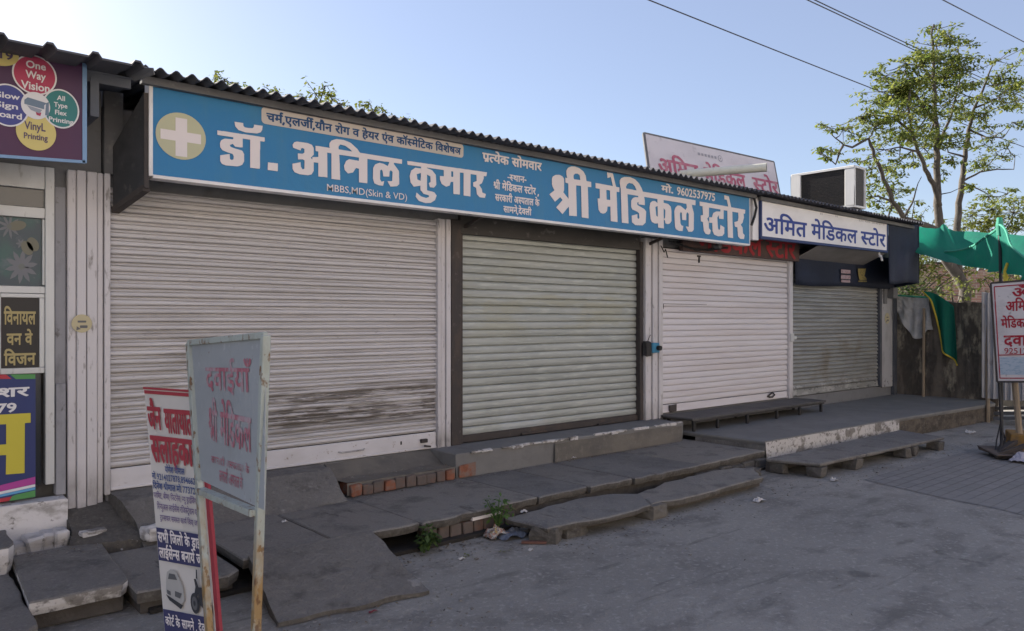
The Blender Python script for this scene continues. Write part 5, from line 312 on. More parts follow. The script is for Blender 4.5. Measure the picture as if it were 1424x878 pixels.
 'shri_medical': [[556,-3,6,0,8,7,1,3,-18,16,-7,10,-3,7,2,5,3,4,4,2,11,-4,-4,-10,1,-3,12,-5,6,2,6,13,6,5,3,1,0,-51,3,-1,16,1,1,81,15,1,1,13,-2,2,-242,0,-8,10,-20,18,-14,8,-15,4,-23,0,-13,-5,-8,-8,-3,-8,1,-19,-16,0,-9,23,-9,12,-10,5,-19,0,-5,-1,-2,-3,3,-11,2,-1,14,1,3,-2,8,-11,4,-12,-63,0,-2,-2,1,-13,17,-1,0,-29,-7,-2,-5,-4,0,-7,3,-7,7,-7,6,-3,9,0,6,4,2,11,25,-1,0,-35,3,-2,15,0,2,2,1,81,20,-1,0,-79,2,-3,15,0,2,2,1,81,65,-1,0,-9,-22,0,-10,-4,-5,-6,-1,-12,3,-9,13,-12,8,0,9,3,7,0,4,-2,2,-5,-1,-7,-10,-4,-14,2,-10,6,-13,12,-6,0,-9,-9,16,-16,10,-6,16,-4,18,0,8,2,6,4,6,6,3,5,1,8,-1,8,-10,11,-11,4,-22,-1,-4,6,1,4,5,2,32,0,3,24,63,-1,-1,-10,-23,1,-14,-5,-8,-11,-3,-15,5,-13,12,-9,6,-2,16,0,10,3,0,-19,3,-2,17,1,0,38,11,10,3,0,4,-3,2,-8,-3,-13,-5,-10,1,-3,9,-5,8,0,8,18,1,20,-3,8,-7,8,-9,3,-12,0,-8,-3,0,21,116,1,0,-15,-8,-1,-10,-5,-14,6,-16,0,-10,-4,-8,-10,-2,-14,6,-15],[110,-2,18,1,0,81,14,1,1,13,-2,2,-14,0,-11,27,-10,10,-8,3,-18,0,-6,-2,-8,-8,-3,-7,-1,-8,4,-17,-10,-1,0,-9,12,-2,0,-81,22,0,0,81,0,1,3,0,4,-2,11,-1,0,-79],[44,4,23,21,-1,14,-1,4,-17,15,2,8,0,27,-9,7,-7,2,-13,0,-10,-4,-3,-5,0,-15,8,-15,-16,-10,19,-18,17,12,8,-7,-21,-19],[438,30,-5,2,-5,6,-1,7,3,7,8,4,18,-1,0,-15,-7,-6],[220,50,-1,30,26,0,0,-30],[87,94,-4,7,-2,10,3,8,6,3,5,-2,4,-4,7,-19],[304,96,-3,7,0,8,2,4,6,5,9,2,8,-1,16,-7,9,-6,10,-12]],
 'smudge_line': [[49,-3,4,0,8,10,-25,24,-5,6,3,1,40,-2,1,-37,17,0,2,82,45,-2,1,-13,-3,-7,-4,-3,-8,5,-12,-1,-4,-6,0,-7,11,-18,36,-33,11,11,-32,30,19,15,4,9,0,20,64,-1,-1,-10,-24,1,-16,-7,-7,-11,-1,-15,5,-11,10,-9,21,-2,13,4,0,-20,3,-2,14,1,1,38,9,10,9,-1,3,-7,-1,-12,-6,-13,2,-5,12,-5,10,20,1,17,-4,11,-16,10,-19,-3,0,21,56,0,0,-80,15,-2,3,3,0,79,45,0,3,-12,-4,-9,-4,-3,-8,5,-9,0,-7,-6,0,-8,11,-17,36,-34,10,8,1,4,-32,29,20,17,3,8,0,18,20,1,1,-81,16,-2,2,82,15,1,1,13,-17,2,-13,29,-16,11,-19,-1,-11,-9,-4,-10,2,-20,-355,0,-1,-15,29,-1,3,-10,-3,-12,-20,2,-5,-8,1,-7,16,-22],[639,-3,5,0,8,10,-29,30,36,-1,11,4,-1,12,-31,0,3,29,34,-1,1,-37,4,-11,15,-11,13,-1,15,4,1,-24,2,-2,15,2,1,80,68,0,0,-18,-38,-3,-10,-9,-4,-8,0,-13,4,-9,24,-24,11,10,-14,13,-7,13,1,10,9,5,24,0,1,-48,17,0,1,81,23,0,0,-80,15,-2,3,3,0,79,85,1,1,-15,-20,-7,-17,7,-13,0,-10,-4,-8,-11,-1,-16,10,-18,17,-17,8,-4,10,11,-24,23,-4,8,2,9,6,4,12,-3,-2,-14,15,-5,8,16,11,6,0,-51,16,-2,2,82,14,1,1,13,-436,2,-2,-14,11,-2,0,-23,-19,-3,-4,2,8,12,-3,19,-16,10,-24,-2,-9,-6,5,-12,19,5,10,-4,-2,-11,-15,-4,0,-11,2,-2,9,-1,5,-5,3,-12,-6,-6,-9,1,-11,9,-12,22,-13,-2,-2,-4,6,-13,17,-22,14,-7,20,2,13,12,0,16,13,0,1,-41,17,-1,1,82,39,1,3,-7,-2,-16,-7,3,-12,-1,-5,-6,0,-7,14,-21],[1086,-2,16,1,0,38,14,10,5,-1,3,-8,-7,-27,10,-7,5,1,9,19,-2,24,-13,13,-14,1,-10,-3,0,21,47,1,2,13,-59,2,-10,24,-10,12,-9,4,-22,-1,-2,-4,3,-9,13,0,8,-4,10,-21,-43,-1,-2,-14,55,-1,1,-9,-25,-1,-15,-7,-7,-11,-1,-16,4,-10,11,-9,20,-2,13,4],[202,30,-10,7,1,14,8,5,21,0,0,-16,-11,-8],[1065,30,-10,7,1,14,8,5,20,0,0,-16,-10,-8],[703,35,-7,4,-2,7,0,34,28,1,1,-38,-8,-6],[48,51,0,29,26,0,0,-27],[377,96,-5,16,4,8,6,2,10,-8,7,-17]],
 'om': [[38,9,15,-1,11,5,8,9,1,15,2,1,8,-8,10,-5,18,0,10,5,7,9,3,8,0,17,-5,12,-5,5,-9,4,-7,1,-8,-1,-8,-3,-8,-8,-11,-16,-4,-3,-1,2,6,10,0,15,-3,6,-6,6,-11,4,-15,0,-16,-5,-2,-2,0,-6,5,-10,3,0,16,6,9,-3,1,-4,-3,-6,-12,-2,-3,-3,0,-11,3,-4,9,0,5,-6,2,-5,0,-6,-1,-2,-5,-2,-5,0,-7,4,-8,9,-9,18,-2,3,-5,0,-8,-3,-3,-3,0,-4,9,-18,7,-10,10,-10],[100,43,-7,3,-4,4,8,13,4,3,4,1,4,-2,2,-4,0,-9,-4,-7],[74,94,16,0,12,5,10,11,4,11,-1,7,-10,4,-4,0,-3,-3,-5,-12,-5,-4,5,5,0,9,-2,3,-4,3,-6,1,-5,-2,-5,-4,-1,-10,-8,14,-4,0,-10,-3,-1,-2,0,-6,7,-13,9,-9]],
 'dava': [[266,-20,5,-1,2,2,5,12,-1,4,-7,3,8,6,4,7,1,6,-1,14,-7,8,-7,5,-8,2,-21,-1,-3,3,0,3,5,2,32,1,3,2,0,20,13,1,2,2,0,15,-2,1,-19,1,-6,13,2,5,4,4,12,-3,6,2,4,12,-5,5,-6,2,-19,0,-10,-5,-6,-6,-3,-10,3,-19,-242,0,-4,-3,0,-13,2,-3,42,-1,0,-5,-18,-4,-7,-3,-8,-9,-3,-7,-1,-12,4,-16,9,-9,9,-4,9,-2,14,-1,8,-14,6,-4,5,0,10,7,0,4,-8,12,6,10,0,6,-2,6,-6,5,-4,1,-13,0,-7,-6,-1,-7,-4,-1,-9,4,-5,10,3,9,6,3,6,2,20,1,2,2,1,22,71,0,0,-6,-25,1,-12,-5,-6,-4,-4,-5,-3,-8,0,-14,6,-12,11,-9,8,-2,16,0,9,2,1,-17,4,-3,14,0,3,3,0,79,20,0,0,-79,3,-3,15,0,4,4,0,78,52,1,0,-6,-21,0,-11,-5,-6,-7,-1,-9,3,-11,10,-12,6,-3,22,3,5,-3,1,-3,-1,-4,-7,-4,-8,-1,-11,6,-11,2,-3,-2,-5,-4,-1,-9,5,-7,7,-3,10,-1],[120,32,-9,4,-2,5,1,8,9,5,18,-1,0,-13,-11,-7]],
}
# ------------------------------------------------------------------ lettering: outlines of the signwriting, each loop a start point and then steps from point to point
def outline(key, scale):
    out = []
    for t in LET[key]:
        x = y = 0; L = []
        for k in range(0, len(t), 2):
            x += t[k]; y += t[k + 1]; L.append((x / scale, y / scale))
        out.append(L)
    return out
def fill2d(loops):
    c = bpy.data.curves.new('outline', 'CURVE'); c.dimensions = '2D'; c.fill_mode = 'BOTH'
    for L in loops:
        s = c.splines.new('POLY'); s.points.add(len(L) - 1); s.use_cyclic_u = True
        for p, q in zip(s.points, L): p.co = (q[0], q[1], 0, 1)
    return curve_faces(c)
def curve_faces(c):
    o = bpy.data.objects.new('outline', c); COL.objects.link(o)
    bpy.context.view_layer.update()
    me = o.evaluated_get(bpy.context.evaluated_depsgraph_get()).to_mesh()
    V = [(p.co.x, p.co.y) for p in me.vertices]; F = [list(p.vertices) for p in me.polygons]
    bpy.data.objects.remove(o); bpy.data.curves.remove(c)
    return V, F
class Face:
    """a flat sign face: origin, unit vectors along it, outward normal"""
    def __init__(s, o, u, v, n=None):
        s.o = Vector(o); s.u = Vector(u).normalized(); s.v = Vector(v).normalized(); s.n = Vector(n).normalized() if n else s.u.cross(s.v)
    def p(s, a, b, d=0.0): return s.o + s.u * a + s.v * b + s.n * d
def put(mb, face, V, F, d=.003, mi=0):
    i = len(mb.v); mb.v += [face.p(a, b, d) for a, b in V]; mb.f += [[i + k for k in f] for f in F]; mb.m += [mi] * len(F)
def write(mb, face, key, a0, a1, base, head, d=.003, mi=0):
    """Hindi line `key`, left edge a0, right edge a1, baseline and head line at the given heights"""
    L = outline(key, 150); wmax = max(p[0] for l in L for p in l)
    L = [[(a0 + x / wmax * (a1 - a0), base + y / .645 * (head - base)) for x, y in l] for l in L]
    V, F = fill2d(L); put(mb, face, V, F, d, mi)
def latin(mb, face, text, a0, a1, base, top, d=.003, mi=0, bold=.0, ref=None):
    c = bpy.data.curves.new('letters', 'FONT'); c.body = text; c.size = 1; c.offset = bold; c.resolution_u = 3
    V, F = curve_faces(c)
    x0 = min(v[0] for v in V); x1 = max(v[0] for v in V); cap = .70 if ref is None else ref
    V = [(a0 + (x - x0) / (x1 - x0) * (a1 - a0), base + y / cap * (top - base)) for x, y in V]
    put(mb, face, V, F, d, mi)
def rrect(face, a0, a1, b0, b1, r, d, n=6):
    pts = []
    for cx, cy, s in ((a1 - r, b0 + r, -90), (a1 - r, b1 - r, 0), (a0 + r, b1 - r, 90), (a0 + r, b0 + r, 180)):
        for k in range(n + 1):
            t = rad(s + 90 * k / n); pts.append(face.p(cx + r * math.cos(t), cy + r * math.sin(t), d))
    return pts

# ------------------------------------------------------------------ ground
def sheet(name, outline_, z, m, kind='structure'):
    b = MB(); b.poly([(x, y, z) for x, y in outline_]); o = b.build(name, m); return tag(o, kind=kind)
sheet('road', [(-150, -150), (250, -150), (250, 200), (-150, 200)], 0, m_road)
rng = random.Random(5)
# block paving further along, its near edge worn and half buried
edge = [(6.9, -6.5)] + [(6.9 + .12 * noi((k, 0, 0), .9, 3) + (.35 if k > 3 else 0) * (k - 3) * .35, -6.2 + k * .42) for k in range(10)] + [(8.6, -2.42), (13.9, -2.6), (16, -2.6), (16, -6.5)]
sheet('paving', edge, .004, m_paver)

def rough_slab(name, outl, z, th, m, me_, seed=0, jit=.012, tilt=None, sub=.09, parent=None, sides=None, drop=0.0):
    """a cast slab with a chipped outline: outl counter-clockwise (x, y); sides = edge indices that are ragged"""
    r = random.Random(seed); pts = []
    n = len(outl)
    for i in range(n):
        a = Vector(outl[i]); c = Vector(outl[(i + 1) % n]); k = max(1, int((c - a).length / sub)); rag = sides is None or i in sides
        nr = Vector((-(c - a).y, (c - a).x)).normalized()
        for q in range(k):
            p = a.lerp(c, q / k)
            if rag and q: p += nr * (noi((p.x, p.y, 0), 6, seed) * jit * 1.4 + r.uniform(-jit, jit) * .5)
            pts.append(p)
    f = tilt or (lambda x, y: 0.0)
    b = MB(); cx = sum(p.x for p in pts) / len(pts); cy = sum(p.y for p in pts) / len(pts)
    def ring(sc, zz, amp):
        out = []
        for p in pts:
            d = Vector((p.x - cx, p.y - cy)); L = max(d.length, 1e-4); q = Vector((cx, cy)) + d * (1 - sc / L)
            out.append(Vector((q.x, q.y, z + zz + f(q.x, q.y) + amp * noi((q.x, q.y, zz), 9, seed + 1))))
        return out
    R = [ring(.05, 0, .0015), ring(.010, -.001, .002), ring(0, -.010, .003), ring(.002, -th * .55, .006), ring(.014, -th, .006)]
    base = len(b.v)
    for q in R: b.v += q
    m_ = len(pts)
    b.f.append([base + k for k in range(m_)]); b.m.append(0)
    for l in range(4):
        for k in range(m_):
            a = base + l * m_ + k; c = base + l * m_ + (k + 1) % m_
            b.f.append([a, c, c + m_, a + m_][::-1]); b.m.append(0 if l < 2 else 1)
    b.f.append([base + 4 * m_ + k for k in reversed(range(m_))]); b.m.append(1)
    return b.build(name, [m, me_], parent)

# pavement of cast slabs over the drain (one slab after another, joints showing)
joints = [1.72, 2.325, 2.975, 4.115, 4.705, 5.245, 6.268, 7.47]
fronts = [-1.45, -1.455, -1.46, -1.43, -1.42, -1.45, -1.44, -1.42]
for i in range(7):
    x0, x1 = joints[i] + .007, joints[i + 1] - .007
    sl_ = (rng.uniform(-.006, .006), rng.uniform(-.008, .004))
    o = rough_slab('pavement', [(x0, -.03), (x0 + rng.uniform(-.01, .01), fronts[i] + rng.uniform(-.02, .02)), (x1, fronts[i + 1] + rng.uniform(-.02, .02)), (x1, -.03)], .18, .062, m_slab, m_slabedge,
        seed=20 + i, jit=.022, sides=(1,), tilt=lambda x, y, s=sl_, c=(x0 + x1) / 2: s[0] * (x - c) + s[1] * (y + .7))
    tag(o, kind='structure')
# drain under the slabs: floor coloured near-black as the void's shade, brick riser with a missing stretch
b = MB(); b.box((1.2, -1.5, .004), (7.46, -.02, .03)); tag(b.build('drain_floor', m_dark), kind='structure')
rs = thing('drain_riser', 'low grimy brick riser holding up the pavement slabs above the road', 'riser', (3.1, -1.4, 0))
b = MB(); r2 = random.Random(8)
for lay in range(1):
    x = 3.06
    while x < 3.86:
        L = .10 + r2.uniform(-.006, .01); b.box((x, -1.43 + r2.uniform(-.012, .01), .006), (x + L - .012, -1.3, .112), jit=.005, rng=r2); x += L
b.build('brickwork', m_brickgrey, rs, bevel=.006)
b = MB(); b.box((3.06, -1.395, .005), (7.42, -1.28, .117)); b.build('mortar_backing', m_soil, rs)
b = MB(); r2 = random.Random(18); x = 6.2
while x < 7.4: b.box((x, -1.44, .006), (x + .2, -1.37, .112 + r2.uniform(-.03, 0)), jit=.012, rng=r2); x += .21
b.build('cement_lumps', m_slabedge, rs, bevel=.012)

# added unseen block behind the camera: its sunlit front bounces light onto the shops
op = thing('bounce_block', 'added unseen pale two storey block behind the camera, bouncing sunlight onto the shops', 'building', (6, -19, 0))
m_render = mat('pale_lime_render', (.56, .50, .44), .92, [((1, 1, 1), .42, .66, (.50, .44, .39), .8), ((5, 5, 2), .58, .7, (.38, .33, .29), .6)])
b = MB(); b.box((-26, -24, 0), (40, -18, 7.8)); b.box((-26, -18, 7.5), (40, -17.7, 7.8)); b.box((-26, -18, 3.5), (40, -17.0, 3.65)); b.build('wall', m_render, op)
for k in range(11):
    x = -22 + k * 5.6
    q = MB(); q.box((x, -17.99, .3), (x + 2.6, -17.95, 2.7)); q.build('roller_shutter', m_fascia, op)
    q = MB(); q.box((x + .5, -17.99, 4.7), (x + 1.9, -17.94, 6.3)); q.build('window', m_roofdark, op)

# ------------------------------------------------------------------ long block of shops
def shutter(parent, x0, x1, z0, z1, pitch, m, depth, kind, y=0.0, seed=0, rail=.11, railm=None, guidem=None):
    """roller shutter: curtain (the part) with bottom rail, side guides, handle below it"""
    r = random.Random(seed); prof = []; z = z0 + rail
    if kind == 'round': unit = [(.0, -1.5), (.13, -1.5), (.15, -.2), (.21, .5), (.29, .95), (.42, 1.15), (.58, 1.0), (.68, .7), (.70, -.8), (.775, -.8), (.79, .3), (.88, .45), (.985, .0)]
    elif kind == 'flat': unit = [(.0, -1.9), (.085, -1.9), (.10, .45), (.16, .85), (.50, 1.1), (.85, .75), (.97, .3), (.99, -.2)]
    else: unit = [(.0, -1.1), (.10, -.9), (.16, .3), (.32, 1.0), (.55, .85), (.75, .15), (.92, -.6)]
    while z < z1:
        j = r.uniform(-.0025, .0025); tl = r.uniform(-.003, .003)
        for a, d in unit:
            if z + a * pitch < z1: prof.append((z + a * pitch, d * depth + j + tl * a))
        z += pitch
    nx = 26; b = MB(); i = len(b.v)
    for zz, d in prof:
        for k in range(nx + 1):
            x = x0 + (x1 - x0) * k / nx
            dent = .008 * noi((x, 0, zz), 1.3, seed) + .004 * noi((x, 0, zz), 5, seed + 2)
            b.v.append(Vector((x, y - d + dent, zz + .005 * noi((x, 0, round(zz / pitch)), 1.1, seed + 5))))
    for a in range(len(prof) - 1):
        for k in range(nx):
            p = i + a * (nx + 1) + k; b.f.append([p, p + 1, p + nx + 2, p + nx + 1]); b.m.append(0)
    cur = b.build('roller_shutter', m, parent)
    b = MB(); b.box((x0 + .004, y - depth * 1.2, z0), (x1 - .004, y + .006, z0 + rail - .004)); b.box((x0 + .004, y - depth * 1.2 - .012, z0 + .002), (x1 - .004, y - depth * 1.2 - .001, z0 + .022))
    b.build('bottom_rail', railm or m, cur, bevel=.004)
    return cur

PX = {k: onY(k, 400).x for k in (92, 118, 133, 147)}
wide = thing('shop_building', 'long low shop with two closed shutters under the blue doctor and medical sign', 'shop', (4.3, 0, 0))
b = MB()
b.box((1.30, .16, 0), (7.42, .30, 3.1)); b.box((1.30, .30, 0), (1.44, 4.6, 3.3)); b.box((7.24, .30, 0), (7.42, 4.6, 3.3)); b.box((1.44, 4.46, 0), (7.24, 4.6, 3.5))
b.box((1.30, .03, 2.52), (7.42, .16, 3.1)); b.box((1.31, -.02, .0), (4.06, .16, .395)); b.box((4.06, .01, 0), (7.42, .16, .395))
b.build('wall', m_wall, wide)
s1 = shutter(wide, 1.335, 4.115, .400, 2.54, .060, m_shut1, .0145, 'round', y=.0, seed=1, rail=.155, railm=m_shut1rail)
for xa in (1.62, 3.1):
    b = MB(); b.tube([(xa, -.022, .475), (xa + .02, -.045, .47), (xa + .23, -.045, .47), (xa + .25, -.022, .475)], .007, 6); b.build('pull_handle', m_whitepaint, s1)
b = MB(); b.box((3.93, -.05, .465), (4.0, -.018, .50)); b.tube([(3.95, -.06, .44), (4.03, -.05, .425)], .010, 6); b.build('hasp', m_darksteel, s1, bevel=.004)
b = MB(); b.box((3.72, -.021, .47), (3.735, -.017, .50)); b.build('keyhole', m_iron, s1)
# guides and posts of shutter one
b = MB(); b.box((4.115, -.045, .37), (4.15, .03, 2.55)); b.box((4.157, -.035, .37), (4.205, .03, 2.55)); b.box((4.21, -.05, .37), (4.262, .03, 2.55))
b.build('door_post', m_whitepaint, wide, bevel=.004)
b = MB(); b.box((1.298, -.05, .38), (1.334, .03, 2.62)); b.build('guide_rail', m_whitepaint, wide, bevel=.004)
# shutter two in its dark steel frame, set a little back
s2 = shutter(wide, 4.435, 7.055, .455, 2.48, .0795, m_shut2, .0115, 'flat', y=.055, seed=2, rail=.012, railm=m_darksteel)
b = MB(); b.box((4.40, .02, .405), (7.10, .08, .468)); b.build('bottom_bar', m_darksteel, s2, bevel=.003)
b = MB(); b.box((5.2, -.01, .41), (5.55, .015, .432)); b.build('foot_latch', m_darksteel, s2, bevel=.003)
b = MB(); b.box((6.35, -.01, .41), (6.62, .015, .43)); b.build('foot_latch', m_darksteel, s2, bevel=.003)
b = MB(); b.box((4.285, -.03, .40), (4.395, .05, 2.56)); b.box((4.398, -.01, .40), (4.433, .06, 2.56)); b.build('steel_jamb', m_darksteel, wide, bevel=.004)
b = MB(); b.box((7.058, -.02, .40), (7.115, .06, 2.53)); b.build('steel_jamb', m_darksteel, wide, bevel=.004)
b = MB(); b.box((4.40, -.015, 2.43), (7.06, .03, 2.62)); b.build('lintel', mat('dark_lintel', (.075, .07, .066), .9, [((2, 2, 5), .42, .66, (.05, .047, .045), .8), ((9, 9, 14), .60, .68, (.2, .19, .175), .6)]), wide, bevel=.006)  # very dark base colour with scattered pale patches
# white ribbed post between the second and third shutter
b = MB(); b.box((7.122, -.05, .40), (7.20, .03, 2.58)); b.box((7.205, -.03, .40), (7.25, .03, 2.58)); b.box((7.255, -.055, .40), (7.29, .03, 2.58)); b.box((7.298, -.04, .40), (7.36, .03, 2.58))
post2 = b.build('door_post', m_whitepaint, wide, bevel=.004)
# roof
def wave_roof(x0, x1, ye, ze, yb, zb, pitch, amp, trap=False, th=.007, seed=0):
    b = MB(); xs = []
    if trap:
        x = x0
        while x < x1:
            for a, h in ((0, 0), (.36, 0), (.45, 1), (.58, 1), (.67, 0)): xs.append((x + a * pitch, h * amp))
            x += pitch
        xs = [q for q in xs if q[0] <= x1]
    else:
        n = int((x1 - x0) / pitch * 8)
        xs = [(x0 + (x1 - x0) * k / n, amp * (math.sin(2 * math.pi * (x0 + (x1 - x0) * k / n) / pitch))) for k in range(n + 1)]
    ny = 4; i = len(b.v)
    for lay in (0, 1):
        for j in range(ny + 1):
            t = j / ny
            for x, h in xs:
                jt = .012 * noi((x, 0, 0), 1.1, seed) + .006 * noi((x, 0, 0), 6, seed)
                b.v.append(Vector((x, ye + (yb - ye) * t + (jt * 2.2 if j == 0 else 0), ze + (zb - ze) * t + h - lay * th + jt * .6)))
    n = len(xs); L = n * (ny + 1)
    for j in range(ny):
        for k in range(n - 1):
            a = i + j * n + k; b.f.append([a, a + 1, a + n + 1, a + n]); b.m.append(0); b.f.append([a + L, a + L + n, a + L + n + 1, a + L + 1]); b.m.append(0)
    for k in range(n - 1):
        a = i + k; b.f.append([a, a + L, a + L + 1, a + 1]); b.m.append(0)
    return b
b = wave_roof(1.40, 8.86, -.66, 3.225, 4.8, 3.62, .098, .017, seed=1); b.build('roof', m_roof, wide)
for y in (-.5, .8, 2.4, 4.2):
    b = MB(); b.box((1.42, y, 3.155 + (y + .66) * .072), (8.8, y + .05, 3.205 + (y + .66) * .072)); b.build('roof_purlin', m_fascia, wide)

m_darkpost = mat('slate_painted_post', (.07, .075, .09), .8, [((9, 9, 4), .5, .66, (.13, .13, .135), .7)])
# ------------------------------------------------------------------ corner shop (third and fourth shutter)
corner = thing('shop_building', 'corner shop with white and grey shutters under the white store sign', 'shop', (10.6, 0, 0))
b = MB()
b.box((7.43, .16, 0), (14.05, .30, 3.1)); b.box((13.87, .30, 0), (14.05, 4.6, 3.3)); b.box((7.43, 4.46, 0), (13.87, 4.6, 3.5)); b.box((7.43, .03, 2.50), (14.05, .16, 3.1)); b.box((7.43, -.0, 0), (14.05, .16, .445))
b.build('wall', m_wall, corner)
s3 = shutter(corner, 7.47, 10.40, .455, 2.50, .0755, m_shut3, .010, 'flat', y=.0, seed=3, rail=.10)
b = MB(); b.tube([(9.85, -.02, .50), (9.88, -.04, .53), (9.95, -.04, .56), (10.02, -.035, .52), (9.97, -.03, .49), (9.88, -.03, .495)], .012, 6); b.build('padlock', m_darksteel, s3)
b = MB(); b.box((7.60, -.045, .462), (7.74, -.012, .55), jit=.008); b.build('hasp', m_darksteel, s3, bevel=.008)
b = MB(); b.box((8.22, -.022, 2.335), (8.24, -.012, 2.42)); b.box((8.19, -.022, 2.41), (8.26, -.012, 2.43)); b.build('catch', m_iron, s3)
b = MB(); b.box((7.50, -.0125, 1.72), (7.51, -.0105, 1.80)); b.box((7.50, -.0125, 1.795), (8.4, -.0105, 1.80)); b.build('slot_outline', m_darksteel, s3)
b = MB(); b.box((7.375, -.05, .40), (7.405, .03, 2.6)); b.box((7.41, -.035, .44), (7.467, .03, 2.6)); b.build('guide_rail', m_whitepaint, corner, bevel=.004)
b = MB(); b.box((10.405, -.05, .44), (10.45, .03, 2.55)); b.box((10.455, -.035, .44), (10.53, .03, 2.55)); b.build('door_post', m_whitepaint, corner, bevel=.004)
b = MB(); b.box((10.41, -.075, 1.28), (10.50, -.05, 1.40)); b.box((10.52, -.06, 1.31), (10.60, -.035, 1.36)); b.build('lock_plate', m_alu, corner, bevel=.006)
s4 = shutter(corner, 10.54, 13.42, .455, 2.30, .0625, m_shut4, .011, 'rib', y=.01, seed=4, rail=.10)
b = MB(); b.box((13.42, -.04, .44), (13.50, .03, 2.55)); b.build('guide_rail', m_darkpost, corner, bevel=.004)
m_pillar = mat('flaking_pillar_paint', (.42, .41, .42), .9, [((4, 4, 3), .48, .62, (.33, .325, .33), .8), ((9, 9, 7), .58, .66, (.10, .10, .10), .85, (1.85, 2.4, .15)), ((14, 14, 14), .55, .62, (.05, .048, .045), .9, (.3, .58, .05))], [(25, .003)])
b = MB(); b.box((13.505, -.035, .42), (13.93, .03, 2.55)); b.build('pillar', m_pillar, corner, bevel=.006)
b = MB(); b.box((13.935, -.06, .24), (14.06, .05, 2.6)); b.build('corner_post', m_darkpost, corner, bevel=.004)
b = MB(); b.box((13.72, -.14, 1.98), (13.90, -.036, 2.16)); b.box((13.55, -.06, 1.88), (13.66, -.036, 2.14)); b.tube([(13.8, -.09, 1.98), (13.82, -.08, 1.85), (13.9, -.05, 1.6)], .01, 6); b.build('meter_box', m_fascia, corner, bevel=.008)
m_emblem = mat('ochre_emblem', (.50, .44, .28), .6)
def emblem(x, y, z, r, parent):
    b = MB(); f = Face((x, y, z), (1, 0, 0), (0, 0, 1), (0, -1, 0))
    b.tube([(x, y, z), (x, y - .006, z)], r, 28, 0)
    e = b.build('round_emblem', m_emblem, parent)
    b = MB(); b.poly(rrect(f, -r * .42, r * .42, r * .1, r * .32, r * .05, .0085)); b.poly(rrect(f, -r * .2, r * .55, -r * .5, -r * .2, r * .08, .0085)); b.poly([f.p(-r * .55, -r * .75, .0085), f.p(-r * .1, -r * .6, .0085), f.p(-r * .5, -r * .3, .0085)])
    b.build('emblem_mark', m_fascia, e)
emblem(13.70, -.037, 1.625, .095, corner)
b = wave_roof(8.75, 13.75, -.64, 3.235, 4.8, 3.66, .098, .016, seed=6)
b.build('roof', m_roof, corner)
b = MB(); b.box((8.9, -.5, 3.155), (13.7, -.46, 3.205)); b.build('roof_purlin', m_fascia, corner)
b = MB(); b.poly([(10.57, -.43, 2.685), (12.74, -.43, 2.69), (12.74, -.02, 2.50), (10.57, -.02, 2.50)])
b.build('soffit', mat('grey_soffit_sheet', (.27, .255, .25), .85, [((1.5, 3, 1), .42, .66, (.2, .19, .185), .8)]), corner, solid=.012)
# blue switch box and hasp on the post
lk = thing('lock_box', 'small blue box with a black knob on the ribbed white post', 'lock box', (7.245, -.06, 1.2))
b = MB(); b.box((7.17, -.12, 1.205), (7.30, -.057, 1.325)); b.build('case', mat('blue_painted_box', (.05, .22, .36), .6), lk, bevel=.008)
b = MB(); b.tube([(7.26, -.12, 1.265), (7.26, -.165, 1.262)], .03, 10); b.build('knob', m_black, lk)
b = MB(); b.box((7.08, -.10, 1.17), (7.165, -.045, 1.34), jit=.012); b.tube([(7.12, -.08, 1.34), (7.14, -.09, 1.40), (7.18, -.075, 1.42)], .006, 5); b.build('hasp', m_iron, lk, bevel=.006)
# ------------------------------------------------------------------ blue sign across the shop fronts
bs = thing('signboard', 'long bright blue signboard with big cream Hindi letters and a cross in a disc', 'signboard', (5.1, -.45, 2.57))
FB = Face((0, -.45, 0), (1, 0, 0), (0, 0, 1), (0, -1, 0))
b = MB(); b.box((1.49, -.448, 2.576), (8.70, -.36, 3.19)); b.build('panel', m_blue, bs)
b = MB()
b.box((1.475, -.458, 2.565), (1.50, -.355, 3.215)); b.box((1.50, -.458, 2.552), (8.70, -.355, 2.576)); b.box((8.701, -.456, 2.56), (8.715, -.355, 3.2)); b.box((1.50, -.452, 3.19), (8.70, -.355, 3.202))
b.build('frame', m_signwhite, bs, bevel=.002)
b = MB(); V, F = fill2d([[(x + 1.4, y + 2.5) for x, y in l] for l in outline('big', 600)]); put(b, FB, V, F, .004)
write(b, FB, 'monday', 4.32, 5.06, 3.052, 3.128, .004)
write(b, FB, 'place', 4.62, 4.86, 2.912, 2.968, .004)
write(b, FB, 'store_comma', 4.45, 5.02, 2.812, 2.876, .004)
write(b, FB, 'hospital', 4.47, 5.03, 2.705, 2.766, .004)
write(b, FB, 'facing', 4.57, 4.925, 2.607, 2.664, .004)
write(b, FB, 'mo', 6.90, 7.12, 3.055, 3.125, .004)
latin(b, FB, '9602537975', 7.19, 7.945, 3.050, 3.142, .004, 0, .022)
latin(b, FB, 'MBBS,MD(Skin & VD)', 2.775, 3.51, 2.608, 2.662, .004, 0, .004)
b.build('lettering', m_cream, bs)
b = MB(); b.poly(rrect(FB, 2.25, 4.105, 3.046, 3.170, .03, .003)); b.build('text_strip', m_stripcream, bs)
b = MB(); write(b, FB, 'specialist', 2.285, 4.075, 3.072, 3.130, .006); b.build('strip_lettering', m_navytext, bs)
b = MB(); b.disc(FB.p(1.683, 2.862, .003), (1, 0, 0), (0, 0, 1), .166, .160); b.build('disc', m_olive, bs)
b = MB(); b.poly([FB.p(x, z, .005) for x, z in ((1.645, 2.722), (1.722, 2.722), (1.722, 2.825), (1.815, 2.825), (1.815, 2.893), (1.722, 2.893), (1.722, 2.985), (1.645, 2.985), (1.645, 2.893), (1.548, 2.893), (1.548, 2.825), (1.645, 2.825))])
